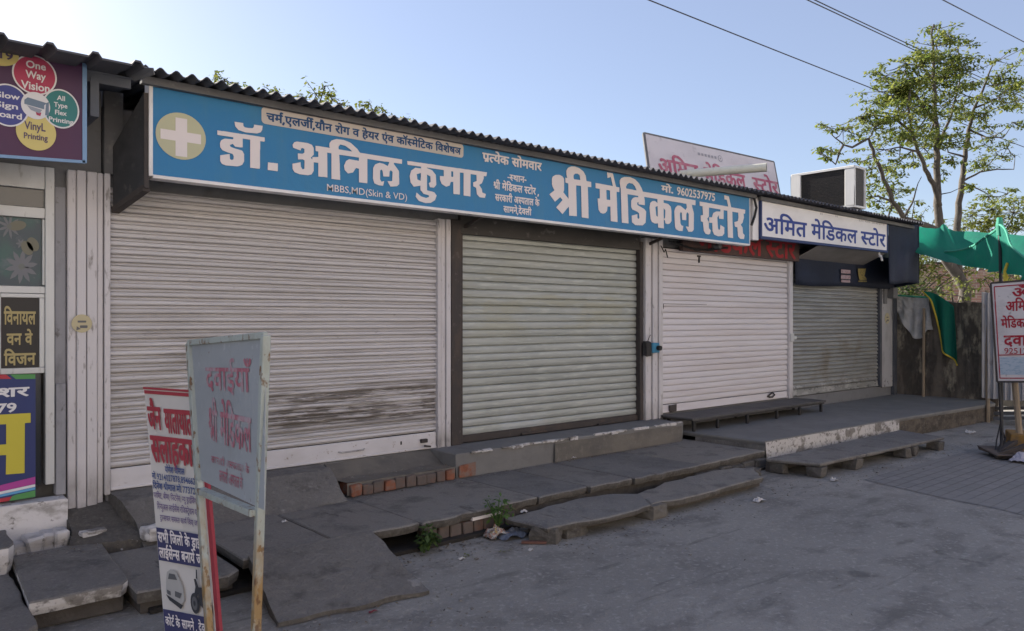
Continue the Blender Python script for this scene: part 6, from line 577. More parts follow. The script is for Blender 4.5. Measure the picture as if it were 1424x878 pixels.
b.build('cross', m_cream, bs)
b = MB(); b.bar((4.45, -.36, 2.60), (4.46, -.01, 2.50), .03, .03); b.bar((7.2, -.36, 2.60), (7.2, -.01, 2.5), .03, .03); b.box((4.3, -.36, 2.555), (8.7, -.33, 2.575)); b.build('bracket', m_darksteel, bs)
# old board hung under the left end of the blue sign, seen nearly edge on
ob = thing('hanging_board', 'dark old board hanging edge-on below the left end of the blue sign', 'board', (1.42, -.2, 2.4))
b = MB(); q = [onY(203, 130, -.43), onY(203, 262, -.43), onY(160, 293, -.03), onY(160, 205, -.03)]
b.poly(q); b.build('board', mat('shade_toned_board', (.045, .047, .053), .9, [((3, 3, 5), .42, .62, (.075, .075, .08), .8), ((9, 9, 9), .6, .7, (.12, .115, .11), .5)]), ob, solid=.03)  # shadow lying on the board is put into its dark colour
b = MB(); b.bar(q[1], q[2], .05, .04); b.bar(q[0], q[1], .03, .03); b.build('frame', m_darksteel, ob)

# white sign of the corner shop
ws = thing('signboard', 'white signboard with dark blue Hindi letters above the grey shutter', 'signboard', (10.8, -.45, 2.69))
FW = Face((8.96, -.45, 2.683), (3.74, 0, .030), (0, 0, 1), (0, -1, 0))
def fw(x, z): return x - 8.96, z - 2.683 - (x - 8.96) * .008
b = MB(); b.poly([FW.p(0, .01, 0), FW.p(3.735, .01, 0), FW.p(3.735, .487, 0), FW.p(0, .470, 0)]); b.build('panel', m_signwhite, ws, solid=.03)
b = MB()
b.bar(FW.p(-.012, -.01, -.01), FW.p(-.012, .48, -.01), .028, .075, up=(0, 1, 0)); b.bar(FW.p(3.745, -.01, -.01), FW.p(3.745, .49, -.01), .02, .075, up=(0, 1, 0)); b.bar(FW.p(-.02, -.004, -.01), FW.p(3.755, -.004, -.01), .07, .034)
b.build('frame', m_frameblue, ws)
b = MB()
for k, a, c in (('amit', 9.02, 10.13), ('medical', 10.25, 11.66), ('store', 11.77, 12.64)):
    write(b, FW, k, a - 8.96, c - 8.96, .071, .268, .019)
b.build('lettering', m_navy, ws)
b = MB(); latin(b, FW, '|| ........ ||', 1.55, 2.06, .425, .450, .019); latin(b, FW, 'LIC NO. 20-B/21-B', 2.76, 3.64, .415, .440, .019); b.build('fine_print', m_greyink, ws)
b = MB(); b.box((8.80, -.44, 2.64), (8.94, -.37, 3.2)); b.build('side_post', m_signwhite, ws, bevel=.004)
b = MB(); b.tube([(8.70, -.46, 3.22), (8.78, -.475, 3.16), (8.82, -.48, 3.05), (8.79, -.47, 2.93), (8.73, -.465, 2.82)], .016, 8); tag(b.build('cable', m_black), 'thick black cable looping between the blue and the white signboards', 'cable')
b = MB(); b.tube([(12.5, -.42, 2.69), (12.52, -.43, 2.62), (12.56, -.43, 2.64), (12.6, -.43, 2.56)], .018, 6); tag(b.build('torn_rag', m_signwhite), 'scrap of white rag hanging from the bottom of the white signboard', 'rag')
# old red lettering board behind them
om = thing('signboard', 'old maroon board with red Hindi letters half hidden behind the white sign', 'signboard', (9.4, -.1, 2.5))
FO = Face((8.0, -.125, 2.47), (1, 0, 0), (0, 0, 1), (0, -1, 0))
b = MB(); b.box((7.75, -.123, 2.46), (10.55, -.06, 2.80)); b.build('panel', m_maroonboard, om, bevel=.004)
b = MB(); write(b, FO, 'medical_bold', .05, 1.55, .02, .27, .004); write(b, FO, 'store_bold', 1.62, 2.45, .02, .27, .004); b.build('lettering', m_redink, om)
b = MB(); r4 = random.Random(3)
for k in range(3): b.tube([(7.5 + k * .08, -.10, 2.56), (7.8 + k * .1, -.14, 2.50 - k * .015), (8.3, -.14, 2.49 + k * .012), (8.7, -.13, 2.55)], .008, 6)
b.tube([(7.38, -.07, 2.5), (7.42, -.09, 2.42), (7.46, -.08, 2.46), (7.5, -.08, 2.36)], .007, 5)
tag(b.build('loose_wires', m_black), 'loose black wires sagging over the top of the white shutter', 'wires')
cc = thing('flood_lamp', 'small dusty round lamp under the right end of the blue sign', 'lamp', (8.3, -.2, 2.5))
b = MB(); b.tube([(8.28, -.30, 2.535), (8.28, -.22, 2.535)], [.035, .028], 12); b.build('body', m_fascia, cc)
b = MB(); b.tube([(8.28, -.25, 2.55), (8.28, -.24, 2.60)], .01, 6); b.build('mount', m_iron, cc)

# navy tarpaulin apron over the grey shutter
nc = thing('navy_awning', 'dark navy tarpaulin apron over the grey shutter with two stickers', 'awning', (12.3, -.2, 2.15))
b = MB()
b.grid(lambda u, v: (10.535 + u * 3.40, -.055 - .012 * math.sin(u * 23) * v - .02 * v, 2.66 - v * (.54 + .012 * math.sin(u * 9)) + u * .03), 40, 6)
b.grid(lambda u, v: (13.93 + .05 * v * 0 + .02 * math.sin(u * 7) * v, -.06 - u * .42, 3.24 - v * (1.07 - .02 * u) + .04 * u), 10, 12)
b.grid(lambda u, v: (12.76 + u * 1.17, -.462 - .015 * math.sin(u * 14 + v) * v, 3.22 - v * (1.03 - .02 * u + .012 * math.sin(u * 7)) + .03 * u), 20, 14)
b.build('cloth', m_navycloth, nc, solid=.006, smooth=True)
FN = Face((10.535, -.10, 2.0), (1, 0, 0), (0, 0, 1), (0, -1, 0))
m_stk = mat('pale_pink_sticker', (.40, .30, .31), .7, [((30, 30, 30), .5, .62, (.25, .13, .14), .7)])
b = MB(); b.poly(rrect(FN, 1.35, 1.67, .345, .405, .01, 0)); b.poly(rrect(FN, 1.35, 1.67, .255, .318, .01, 0)); b.poly(rrect(FN, 1.36, 1.66, .20, .24, .01, 0)); b.build('pale_sticker', m_stk, nc)
b = MB()
b.poly([FN.p(1.93, .44), FN.p(2.22, .455), FN.p(2.17, .335), FN.p(2.26, .27), FN.p(1.99, .255), FN.p(1.95, .33)][::-1]); b.poly([FN.p(1.94, .225), FN.p(2.25, .235), FN.p(2.25, .255), FN.p(1.94, .245)][::-1])
b.build('yellow_sticker', mat('dull_yellow_sticker', (.30, .235, .075), .7, [((40, 40, 40), .5, .6, (.12, .09, .05), .8)]), nc)

# sign, pipe and air conditioner on the roof
rt = thing('signboard', 'weathered white rooftop signboard with faded crimson Hindi letters, leaning back', 'signboard', (9.4, .6, 3.3))
o_ = onY(904, 252, .55); t_ = onY(895, 186, .75); r_ = onY(1086, 284, .42); tr_ = onY(1075, 226, .62)
b = MB(); b.poly([o_, r_, tr_, t_]); b.build('panel', m_rooftop, rt, solid=.03)
FR = Face(o_, r_ - o_, t_ - o_, (r_ - o_).cross(t_ - o_)); Lr = (r_ - o_).length; Hr = (t_ - o_).length
if FR.n.y > 0: FR.n = -FR.n
b = MB()
for a, c in ((o_, r_), (r_, tr_), (tr_, t_), (t_, o_)): b.bar(a, c, .035, .035)
for k in (.2, .5, .8):
    p = t_.lerp(tr_, k); b.bar(p + Vector((0, .05, -.05)), Vector((p.x, p.y + .8, 3.32)), .03, .03); q = o_.lerp(r_, k); b.bar(q, q - Vector((0, 0, .3)), .035, .035)
b.build('frame', m_fascia, rt)
fr = lambda x, y: ((onY(x, y, .6) - FR.o).dot(FR.u), (onY(x, y, .6) - FR.o).dot(FR.v))
b = MB()
for k, xa, xb in (('amit_bold', 912, 966), ('medical_bold', 973, 1028), ('store_bold', 1037, 1071)):
    ax = [0, 0]; dd = []
    for x in (xa, xb):
        d = FWD + RGT * ((x - 712) / 1060) + UP * ((445 - 232) / 1060); t = (FR.o - CAM).dot(FR.n) / d.dot(FR.n); dd.append((CAM + d * t - FR.o).dot(FR.u))
    write(b, FR, k, dd[0], dd[1], Hr * .20, Hr * .52, .022)
b.build('lettering', m_pink, rt)
b = MB(); b.disc(FR.p(Lr * .53, Hr * .80, .022), FR.u, FR.v, .055, .055, 20); b.disc(FR.p(Lr * .53, Hr * .80, .024), FR.u, FR.v, .04, .04, 20, 1); b.disc(FR.p(Lr * .53, Hr * .80, .026), FR.u, FR.v, .018, .018, 12, 0)
for k in range(6): b.poly([FR.p(Lr * (.36 + .025 * k), Hr * .77, .022), FR.p(Lr * (.376 + .025 * k), Hr * .77, .022), FR.p(Lr * (.376 + .025 * k), Hr * .83, .022), FR.p(Lr * (.36 + .025 * k), Hr * .83, .022)])
b.build('emblem', [m_greyink, m_rooftop], rt)
pp = thing('drain_pipe', 'cream plastic pipe lying across the roof and sticking out past the eave', 'pipe', (8.4, .2, 3.4))
pa = onY(905, 246, .95); pb = onY(1066, 233, -.45)
b = MB(); b.tube([pa, pa.lerp(pb, .5), pb], .056, 24, caps=False); dr = (pb - pa).normalized(); b.tube([pb - dr * .002, pb - dr * .3], .049, 20, 1, True); b.build('pipe', [m_pipe, m_black], pp, smooth=True)
b = MB(); b.tube([pb - dr * .05, pb + dr * .002], .0585, 24, caps=False); b.build('socket_end', m_pipe, pp)
ac = thing('air_conditioner', 'white air conditioner with a dark grille standing on the corrugated roof', 'air conditioner', (11.5, -.1, 3.27))
X0, X1, Y0, Y1, Z0, Z1 = 11.28, 11.66, -.60, .42, 3.285, 3.915
b = MB(); b.box((X0, Y0, Z1 - .035), (X1, Y1, Z1)); b.box((X0, Y0, Z0), (X1, Y1, Z0 + .03)); b.box((X0, Y0, Z0 + .03), (X0 + .045, Y0 + .15, Z1 - .035)); b.box((X0, Y1 - .16, Z0 + .03), (X1, Y1, Z1 - .035)); b.box((X1 - .04, Y0, Z0 + .03), (X1, Y0 + .04, Z1 - .035)); b.box((X1 - .02, Y0 + .04, Z0 + .03), (X1, Y1 - .16, Z1 - .035))
b.build('casing', m_acwhite, ac, bevel=.006)
b = MB(); b.box((X0 + .03, Y0 + .15, Z0 + .03), (X0 + .05, Y1 - .16, Z1 - .035)); b.box((X0 + .05, Y0 + .02, Z0 + .03), (X1 - .045, Y0 + .035, Z1 - .035)); b.build('grille', m_acgrille, ac)
b = MB()
for k in range(26):
    z = Z0 + .04 + k * .0215; b.box((X0 + .020, Y0 + .15, z), (X0 + .0285, Y1 - .16, z + .004))
b.build('louvre', m_iron, ac)
b = MB(); b.tube([(X0 + .04, Y1 + .01, Z0 + .12), (X0, Y1 + .06, Z0 + .16), (X0, Y1 + .09, Z0 + .05), (X0 + .02, Y1 + .12, Z0 - .05)], .016, 8); b.build('hose', m_black, ac)

# ------------------------------------------------------------------ printing shop on the left
ps = thing('shop_building', 'printing shop at the left edge with aluminium glass door and white posts', 'shop', (.6, 0, 0))
b = MB(); b.box((-2.4, .14, 0), (1.29, .28, 3.2)); b.box((-2.4, .02, 2.46), (1.29, .14, 3.25)); b.box((1.16, .28, 0), (1.29, 4.6, 3.3)); b.box((-2.4, .28, 0), (-2.26, 4.6, 3.3)); b.build('wall', m_wall, ps)
b = MB()
b.box((1.075, -.035, .30), (1.125, .02, 2.62)); b.box((1.128, -.05, .29), (1.184, .02, 2.62)); b.build('door_post', m_whitepaint, ps, bevel=.005)
b = MB(); b.box((1.19, -.045, .30), (1.252, .02, 2.62)); b.box((1.256, -.03, .31), (1.292, .02, 2.62)); b.build('door_post', m_whitepaint, ps, bevel=.005)
m_narrow = mat('grey_flaking_strip', (.30, .30, .32), .9, [((6, 6, 3), .5, .66, (.19, .19, .2), .8), ((16, 16, 10), .6, .7, (.1, .09, .085), .8)])
b = MB(); b.box((1.003, -.005, .42), (1.07, .06, 2.5)); b.box((1.006, -.03, .42), (1.065, -.006, 1.17)); b.build('narrow_jamb', m_narrow, ps, bevel=.004)
b = MB()
b.box((.945, -.03, .5), (.998, .05, 2.62)); b.box((-.6, -.022, 2.275), (.944, .04, 2.345)); b.box((-.6, -.022, 1.775), (.944, .04, 1.822)); b.box((-.6, -.02, 2.47), (.944, .04, 2.62)); b.box((.93, -.015, 1.83), (.944, .03, 2.27))
fr_ = b.build('door_frame', m_alu, ps, bevel=.003)
m_glassdark = mat('dark_shop_glass', (.035, .042, .052), .12, [((1.5, 1.5, 1.5), .4, .7, (.055, .062, .072), .7)], spec=.6)
b = MB(); b.box((-.6, .005, 2.35), (.942, .02, 2.465)); b.build('glass_pane', m_glassdark, ps)
b = MB(); b.box((-.6, .006, 1.824), (.928, .02, 2.272)); fp = b.build('flower_film_pane', mat('blue_flower_film', (.05, .075, .095), .3, [((5, 5, 5), .45, .65, (.045, .12, .11), .8), ((9, 9, 9), .55, .68, (.14, .16, .2), .6), ((14, 4, 30), .64, .72, (.26, .30, .31), .6)]), ps)
FP = Face((0, .006, 0), (1, 0, 0), (0, 0, 1), (0, -1, 0))
def flower(b, cx, cz, r, n, w_, ph, mi=0, mc=1):
    for k in range(n):
        a = 2 * math.pi * k / n + ph; ux, uz = math.cos(a), math.sin(a)
        pts = [(0, 0), (.35, w_), (.7, w_ * .85), (1, 0), (.7, -w_ * .85), (.35, -w_)]
        b.poly([FP.p(cx + (q * ux - s * uz) * r * .82, cz + (q * uz + s * ux) * r, .002 + .0004 * (k % 3)) for q, s in pts], mi)
    b.disc(FP.p(cx, cz, .0042), (1, 0, 0), (0, 0, 1), r * .16, r * .18, 14, mc)
b = MB()
c = onY(30, 371); flower(b, c.x, c.z, .115, 10, .15, .2); c = onY(13, 315); flower(b, c.x, c.z, .085, 9, .11, 0); c = onY(29, 339); flower(b, c.x, c.z, .035, 6, .2, 0)
for x, y in ((38, 345), (46, 340)):
    c = onY(x, y); b.disc(FP.p(c.x, c.z, .003), (1, 0, .4), (-.4, 0, 1), .03, .045, 16, 2)
c = onY(24, 314); b.disc(FP.p(c.x, c.z, .003), (1, 0, .3), (-.3, 0, 1), .05, .03, 16, 2)
b.build('printed_flower', [mat('pale_petals', (.17, .175, .195), .5), mat('grey_flower_eye', (.16, .17, .16), .5), mat('ochre_butterfly', (.17, .165, .125), .5)], fp)
# lower door leaf with its gold on black lettering
b = MB(); b.box((-.6, .012, .5), (.925, .03, 1.77)); b.build('glass_door', m_glassdark, ps)
b = MB(); b.box((.70, -.008, 1.285), (.912, .011, 1.745)); nm = b.build('name_panel', mat('brown_black_panel', (.028, .026, .026), .45), ps)
b = MB(); b.box((.69, -.018, 1.746), (.943, .01, 1.773)); b.box((.69, -.018, 1.245), (.943, .01, 1.284)); b.box((.913, -.018, 1.285), (.943, .01, 1.745)); b.box((.66, -.018, 1.245), (.699, .01, 1.773)); b.build('panel_frame', m_alu, ps, bevel=.003)
b = MB(); FD = Face((0, -.008, 0), (1, 0, 0), (0, 0, 1), (0, -1, 0))
write(b, FD, 'vinyl', .715, .893, 1.572, 1.655, .003); write(b, FD, 'one_way', .73, .875, 1.438, 1.51, .003); write(b, FD, 'vision', .715, .893, 1.305, 1.38, .003)
b.build('gold_lettering', mat('dull_gold_ink', (.40, .33, .15), .5), nm)
emblem(1.155, -.052, 1.575, .062, ps)
# roof of ribbed sheet with its end step
b = wave_roof(-2.6, 1.41, -.86, 3.165, 4.8, 3.72, .2365, .030, trap=True, th=.012, seed=9); b.build('roof', m_roof, ps)
b = MB(); b.box((-2.5, -.47, 3.12), (1.36, -.43, 3.19)); b.box((1.12, -.48, 2.9), (1.17, -.02, 3.15)); b.build('roof_beam', m_roofdark, ps)
b = MB(); b.poly([(-2.5, -.48, 3.185), (1.39, -.48, 3.185), (1.39, .02, 3.21), (-2.5, .02, 3.21)]); b.build('ceiling_sheet', m_roofdark, ps, solid=.01)
b = MB(); b.poly([onY(160, 110, -.3), onY(172, 92, -.5), onY(213, 95, -.75), onY(215, 104, -.72), onY(190, 112, -.5)]); b.build('bent_flashing', m_fascia, ps, solid=.008)
b = MB(); b.bar((1.20, -.06, 3.18), (1.18, -.10, 2.95), .05, .02); b.box((1.30, -.03, 2.62), (1.42, .03, 3.2)); b.build('bracket', m_fascia, ps)
# its banner of coloured discs
bn = thing('banner', 'maroon printed banner with coloured discs of English lettering under the left roof', 'banner', (.6, -.5, 2.58))
m_maroon = mat('maroon_flex', (.085, .03, .075), .5, [((2, 2, 2), .4, .7, (.06, .035, .09), .7)])
b = MB(); b.poly([(-.4, -.498, 2.52), (1.075, -.498, 2.603), (1.075, -.498, 3.235), (-.4, -.498, 3.14)]); b.build('panel', m_maroon, bn, solid=.012)
b = MB(); b.bar((1.082, -.50, 2.59), (1.082, -.50, 3.25), .025, .018, up=(0, 1, 0)); b.bar((-.4, -.5, 2.513), (1.085, -.5, 2.596), .018, .018); b.bar((-.4, -.5, 3.147), (1.085, -.5, 3.243), .012, .012); b.build('edge', mat('pale_blue_edge', (.20, .33, .52), .5), bn)
FK = Face((0, -.506, 0), (1, 0, 0), (0, 0, 1), (0, -1, 0))
cols = [mat('rose_ink', (.42, .05, .11), .5), mat('teal_ink', (.04, .20, .20), .5), mat('pale_yellow_ink', (.62, .52, .19), .5), mat('indigo_ink', (.06, .07, .26), .5), mat('white_ink', (.72, .71, .73), .5), mat('purple_black_ink', (.10, .07, .13), .5), mat('steel_blue_ink', (.16, .22, .30), .5)]
def disc(name, x, z, ru, rv, ci, d, ring=True):
    b = MB()
    if ring: b.disc(FK.p(x, z, d), (1, 0, 0), (0, 0, 1), ru + .009, rv + .009, 44, 1)
    b.disc(FK.p(x, z, d + .001), (1, 0, 0), (0, 0, 1), ru, rv, 44, 0)
    return b.build(name, [cols[ci], cols[4]], bn)
dr_ = disc('rose_disc', .812, 3.087, .108, .112, 0, .003); dt = disc('teal_disc', .950, 2.906, .092, .112, 1, .0055); dy = disc('yellow_disc', .820, 2.742, .105, .112, 2, .003, False); di = disc('indigo_disc', .675, 2.878, .10, .118, 3, .0055); disc('yellow_disc', .63, 3.175, .10, .07, 2, .003, False); dc = disc('white_disc', .816, 2.900, .076, .082, 4, .0085, False)
def words(lines, parent, ci, d):
    b = MB()
    for t, a0, a1, z0, z1 in lines: latin(b, FK, t, a0, a1, z0, z1, d, 0, .022)
    b.build('lettering', cols[ci], parent)
words([('One', .766, .870, 3.125, 3.168), ('Way', .763, .870, 3.063, 3.108), ('Vision', .740, .890, 2.995, 3.042)], dr_, 4, .006)
words([('All', .928, .972, 2.957, 2.986), ('Type', .912, .985, 2.913, 2.942), ('Flex', .918, .982, 2.867, 2.895), ('Printing', .885, 1.018, 2.820, 2.848)], dt, 4, .0085)
words([('VinyL', .757, .868, 2.752, 2.800), ('Printing', .755, .880, 2.695, 2.730)], dy, 5, .006)
words([('Glow', .60, .735, 2.918, 2.952), ('Sign', .61, .725, 2.860, 2.894), ('Board', .60, .745, 2.803, 2.838)], di, 4, .0085)
words([('919', .58, .70, 3.150, 3.195)], bn, 5, .0075)
b = MB()
for pts, mi in (([(.757, 2.925), (.86, 2.91), (.875, 2.925), (.775, 2.943)], 0), ([(.757, 2.925), (.757, 2.9), (.86, 2.885), (.86, 2.91)], 0), ([(.865, 2.85), (.885, 2.85), (.885, 2.935), (.87, 2.925)], 0), ([(.77, 2.895), (.85, 2.88), (.835, 2.855), (.79, 2.87)], 2), ([(.815, 2.865), (.845, 2.862), (.84, 2.84), (.82, 2.845)], 1)):
    b.poly([FK.p(x, z, .0105 + .0006 * mi) for x, z in pts], mi)
b.build('printer_picture', [cols[6], cols[0], mat('grey_picture_ink', (.3, .33, .4), .5)], dc)
# blue banner in front of the door
bb = thing('banner', 'dark blue banner with a big yellow Hindi letter against the left glass door', 'banner', (.7, -.06, .45))
FQ = Face((0, -.075, 0), (1, 0, 0), (0, 0, 1), (0, -1, 0))
qz = lambda y: onY(45, y, -.075).z
m_bnavy = mat('indigo_flex', (.035, .045, .15), .5, [((3, 3, 3), .4, .7, (.03, .055, .17), .7)])
xr = onY(49.5, 600, -.075).x
b = MB(); b.box((-.3, -.074, qz(692)), (xr, -.062, qz(521))); b.build('panel', m_bnavy, bb)
mm = [mat('magenta_stripe', (.42, .06, .30), .5), mat('sky_blue_stripe', (.12, .36, .62), .5), mat('green_stripe', (.09, .28, .09), .5), mat('red_stripe', (.42, .04, .06), .5), cols[4], mat('yellow_ink', (.58, .50, .06), .5)]
b = MB(); h = lambda x, y: FQ.p(onY(x, y, -.075).x, onY(x, y, -.075).z, .002)
b.poly([h(-60, 690), h(49, 663), h(49, 673), h(-60, 697)], 0); b.poly([h(-60, 697), h(49, 673.4), h(49, 677), h(-60, 701)], 4); b.poly([h(-60, 701), h(49, 677.4), h(49, 681), h(-60, 704)], 1); b.poly([h(17, 690), h(22, 688), h(49, 682), h(49, 691), h(13, 697)], 2); b.poly([h(-60, 704), h(17, 690.5), h(12, 697), h(-60, 707)], 3)
b.poly([h(-60, 521), h(8, 521), h(16, 527), h(-60, 528)], 3); b.poly([h(14, 521), h(49, 520.5), h(49, 527), h(22, 527.5)], 2)
b.build('coloured_stripes', mm, bb)
b = MB(); write(b, FQ, 'rashar', .56, onY(41, 550, -.075).x, qz(550), qz(538), .003); latin(b, FQ, '90479', .50, onY(23, 560, -.075).x, qz(571), qz(559), .003, 0, .03); b.build('white_lettering', cols[4], bb)
b = MB(); h = lambda x, y: FQ.p(onY(x, y, -.075).x, onY(x, y, -.075).z, .003)
yl = [(-60, 580), (42.5, 574.5), (42.5, 588), (34.5, 588.5), (34, 658), (8, 660), (8.5, 633), (-14, 634), (-26, 645), (-45, 640), (-50, 622), (-38, 610), (-20, 612), (-10, 619), (8.5, 618), (8.5, 590), (-60, 594)]
put(b, FQ, *fill2d([[((h(x, y) - FQ.o).dot(FQ.u), (h(x, y) - FQ.o).dot(FQ.v)) for x, y in yl]]), .003); b.build('yellow_letter', mm[5], bb)
# ------------------------------------------------------------------ steps, ledges, ramps, loose slabs
def slabthing(name, label, cat, outl, z, th, m, me_, **k):
    g = k.pop('group', None); o = rough_slab(name, outl, z, th, m, me_, **k); return tag(o, label, cat, g)
def wedge(name, outl, zf, m, label, cat, nu=18, nv=10, zb=0.0, me_=None, seed=0, jit=.008):
    """solid mortar fill: top surface zf over the quad outl (4 corners: back-left, back-right, front-right, front-left), vertical skirt down to zb"""
    A, B_, C_, D_ = [Vector(q) for q in outl]; b = MB()
    def P(u, v):
        p = A.lerp(B_, u).lerp(D_.lerp(C_, u), v)
        e = jit * 2.2 * noi((p.x, p.y, 0), 5, seed)
        if u in (0, 1): p = p + Vector((e, 0))
        if v == 1: p = p + Vector((0, e))
        return (p.x, p.y, zf(u, v) + jit * .6 * noi((p.x, p.y, 0), 4, seed + 3))
    b.grid(P, nu, nv)
    for side in range(4):
        n = (nu, nv, nu, nv)[side]; pr = []
        for k in range(n + 1):
            t = k / n; u, v = ((t, 0), (1, t), (t, 1), (0, t))[side]; pr.append(Vector(P(u, v)))
        for k in range(n):
            p, q = pr[k], pr[k + 1]; b.poly([p, q, (q.x, q.y, zb(q.x, q.y) if callable(zb) else zb), (p.x, p.y, zb(p.x, p.y) if callable(zb) else zb)], 1)
    o = b.build(name, [m, me_ or m]); return tag(o, label, cat)

st = thing('step', 'long grey plastered step below the greenish shutter, its left corner broken to brick', 'step', (5.7, -.2, .18))
ledge = rough_slab('step_block', [(4.045, -.415), (7.33, -.435), (7.33, .0), (4.045, .0)], .402, .225, m_greycement, m_greycement, seed=41, jit=.006, parent=st, sides=(0, 1))
b = MB(); i0 = random.Random(4)
b.grid(lambda u, v: (5.25 + 2.06 * u, -.4365 - .003 - .004 * noi((u * 9, v * 3, 0), 1.5, 2), .184 + (.185 + (.02 * noi((u * 7, 0, 0), 1, 3))) * v + 0), 40, 6)
b.build('plaster_patch', m_plaster, st)
b = MB(); b.box((4.07, -.437, .19), (4.26, -.413, .30), jit=.012, rng=i0); b.build('bare_brick', m_brick, st, bevel=.006)
b = MB()
for k in range(26):
    x = 4.08 + k * .125
    if i0.random() < .72: b.box((x, -.434 - i0.uniform(.003, .010), .385 + i0.uniform(-.008, .004)), (x + .125, -.40, .4085), jit=.006, rng=i0)
b.build('worn_white_edge', m_limewash, st, bevel=.004)
bk = thing('step', 'row of worn red bricks forming a low step under the big white shutter', 'step', (3.5, -.35, .18))
b = MB(); i1 = random.Random(12); x = 2.985; reds = (0, 3, 9)
for k in range(10):
    L = .104; t = 0 if k in (0, 3, 9) else 1
    b.box((x + .004, -.455 + i1.uniform(-.012, .012), .183), (x + L - .006, -.25, .275 + i1.uniform(-.012, .008)), mi=t, jit=.006, rng=i1); x += L
b.build('brick_row', [m_brick, m_brickgrey], bk, bevel=.010, seg=2)
b = MB(); b.grid(lambda u, v: (2.97 + 1.07 * u, -.415 + .41 * v, (.288 if v < .45 else .288 + (v - .45) * .20) + .010 * noi((u * 8, v * 5, 0), 1, 1)), 30, 10)
b.grid(lambda u, v: (2.97 + 1.07 * u, -.415 + .003 * noi((u * 9, v, 0), 1, 2), .19 + .098 * v), 30, 2)
b.build('mortar_bed', m_plaster, bk)
wedge('ramp', [(1.34, -.02), (2.90, -.02), (2.905, -.55), (1.40, -.62)], lambda u, v: .395 - max(0, v - .42) / .58 * .215 - .05 * (1 - u) * v, m_ramp, 'rough mortar ramp rising from the pavement to the foot of the big white shutter', 'ramp', zb=.0, me_=m_slabedge, seed=3, jit=.016, nu=60, nv=30)
wedge('ramp', [(1.76, -1.42), (2.61, -1.43), (2.515, -2.235), (1.67, -2.10)], lambda u, v: .192 - .165 * v, m_ramp, 'sloping concrete ramp from the pavement down to the road', 'ramp', zb=lambda x, y: max(.004, .192 - .165 * ((-1.43 - y) / .76) - .075), me_=m_slabedge, seed=5, jit=.014, nu=46, nv=40)
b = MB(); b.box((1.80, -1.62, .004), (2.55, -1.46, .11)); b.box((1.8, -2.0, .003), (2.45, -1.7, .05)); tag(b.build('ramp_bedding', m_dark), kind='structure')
slabthing('paving_slab', 'slab with a rounded corner lying half hidden behind the grey metal board', 'slab', [(1.14, -.66), (1.13, -1.50), (1.60, -1.56), (1.69, -1.48), (1.70, -.64)], .142, .07, m_slab, m_slabedge, seed=60, jit=.012, sides=(1, 2, 3))
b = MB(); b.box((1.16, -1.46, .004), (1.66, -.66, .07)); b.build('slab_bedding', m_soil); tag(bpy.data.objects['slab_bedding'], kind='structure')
sl1 = thing('paving_slab', 'grey slab with a thick white painted front edge before the printing shop', 'slab', (.9, -.9, 0))
rough_slab('slab_top', [(.70, -.42), (.655, -1.385), (1.085, -1.395), (1.13, -1.33), (1.19, -.40)], .17, .075, m_slab, m_limewash, seed=61, jit=.010, parent=sl1, sides=(1, 2, 3))
b = MB(); b.box((.69, -1.34, .003), (1.10, -.42, .10), jit=.01); b.build('bedding', m_soil, sl1)
sl2 = thing('paving_slab', 'grey slab with a white painted edge in the bottom left corner', 'slab', (.35, -1.3, 0))
rough_slab('slab_top', [(-.1, -.62), (-.1, -1.70), (.60, -1.70), (.655, -1.64), (.665, -.60)], .135, .075, m_slab, m_limewash, seed=62, jit=.010, parent=sl2, sides=(1, 2, 3))
b = MB(); b.box((-.1, -1.63, .003), (.62, -.62, .06), jit=.01); b.build('bedding', m_whiteblock, sl2)
tag(rough_slab('step', [(.05, -.25), (.05, -.68), (.655, -.69), (.69, -.62), (.70, -.25)], .295, .16, m_slab, m_whiteblock, seed=63, jit=.008), 'small white faced step at the left edge of the picture', 'step')
wp = thing('step', 'white washed concrete plinth under the aluminium door of the printing shop', 'step', (.5, -.1, .1))
rough_slab('plinth_block', [(-.6, .0), (-.6, -.13), (1.055, -.15), (1.06, .0)], .415, .30, m_whiteblock, m_whiteblock, seed=64, jit=.006, parent=wp, sides=(1, 2))
b = MB(); i2 = random.Random(31)
for k in range(14): b.box((.05 + k * .075, -.30 - i2.uniform(0, .05), .10), (.05 + k * .075 + .09, -.08, .21 + i2.uniform(-.03, .03)), jit=.02, rng=i2)
b.build('rubble_foot', m_whiteblock, wp, bevel=.015)
tag(wedge('threshold', [(1.05, .02), (1.42, .02), (1.42, -.62), (1.02, -.42)], lambda u, v: .34 - .17 * v, m_slabedge, 'crumbled dark mortar at the foot of the white posts', 'threshold', zb=.0, seed=8, jit=.02), 'crumbled dark mortar at the foot of the white posts', 'threshold')

def stone(name, label, c, s, seed, m, rz=0.0, cat='stone', group=None):
    b = MB(); bm = bmesh.new(); bmesh.ops.create_cube(bm, size=1)
    bmesh.ops.subdivide_edges(bm, edges=bm.edges, cuts=3, use_grid_fill=True)
    M = Matrix.Rotation(rz, 3, 'Z')
    for v in bm.verts:
        p = v.co.copy(); q = p.normalized() * .62; p = p.lerp(q, .35); p += p.normalized() * .12 * noi(p, 2.2, seed) + Vector((noi(p, 5, seed), noi(p, 5, seed + 1), noi(p, 5, seed + 2))) * .03
        v.co = M @ Vector((p.x * s[0], p.y * s[1], p.z * s[2])) + Vector(c)
    me = bpy.data.meshes.new(name); o_c = Vector(c); bmesh.ops.translate(bm, verts=bm.verts, vec=-o_c); bm.to_mesh(me); bm.free(); me.materials.append(m)
    me.polygons.foreach_set('use_smooth', [False] * len(me.polygons))
    o = bpy.data.objects.new(name, me); _place(o, o_c, None); return tag(o, label, cat, group)
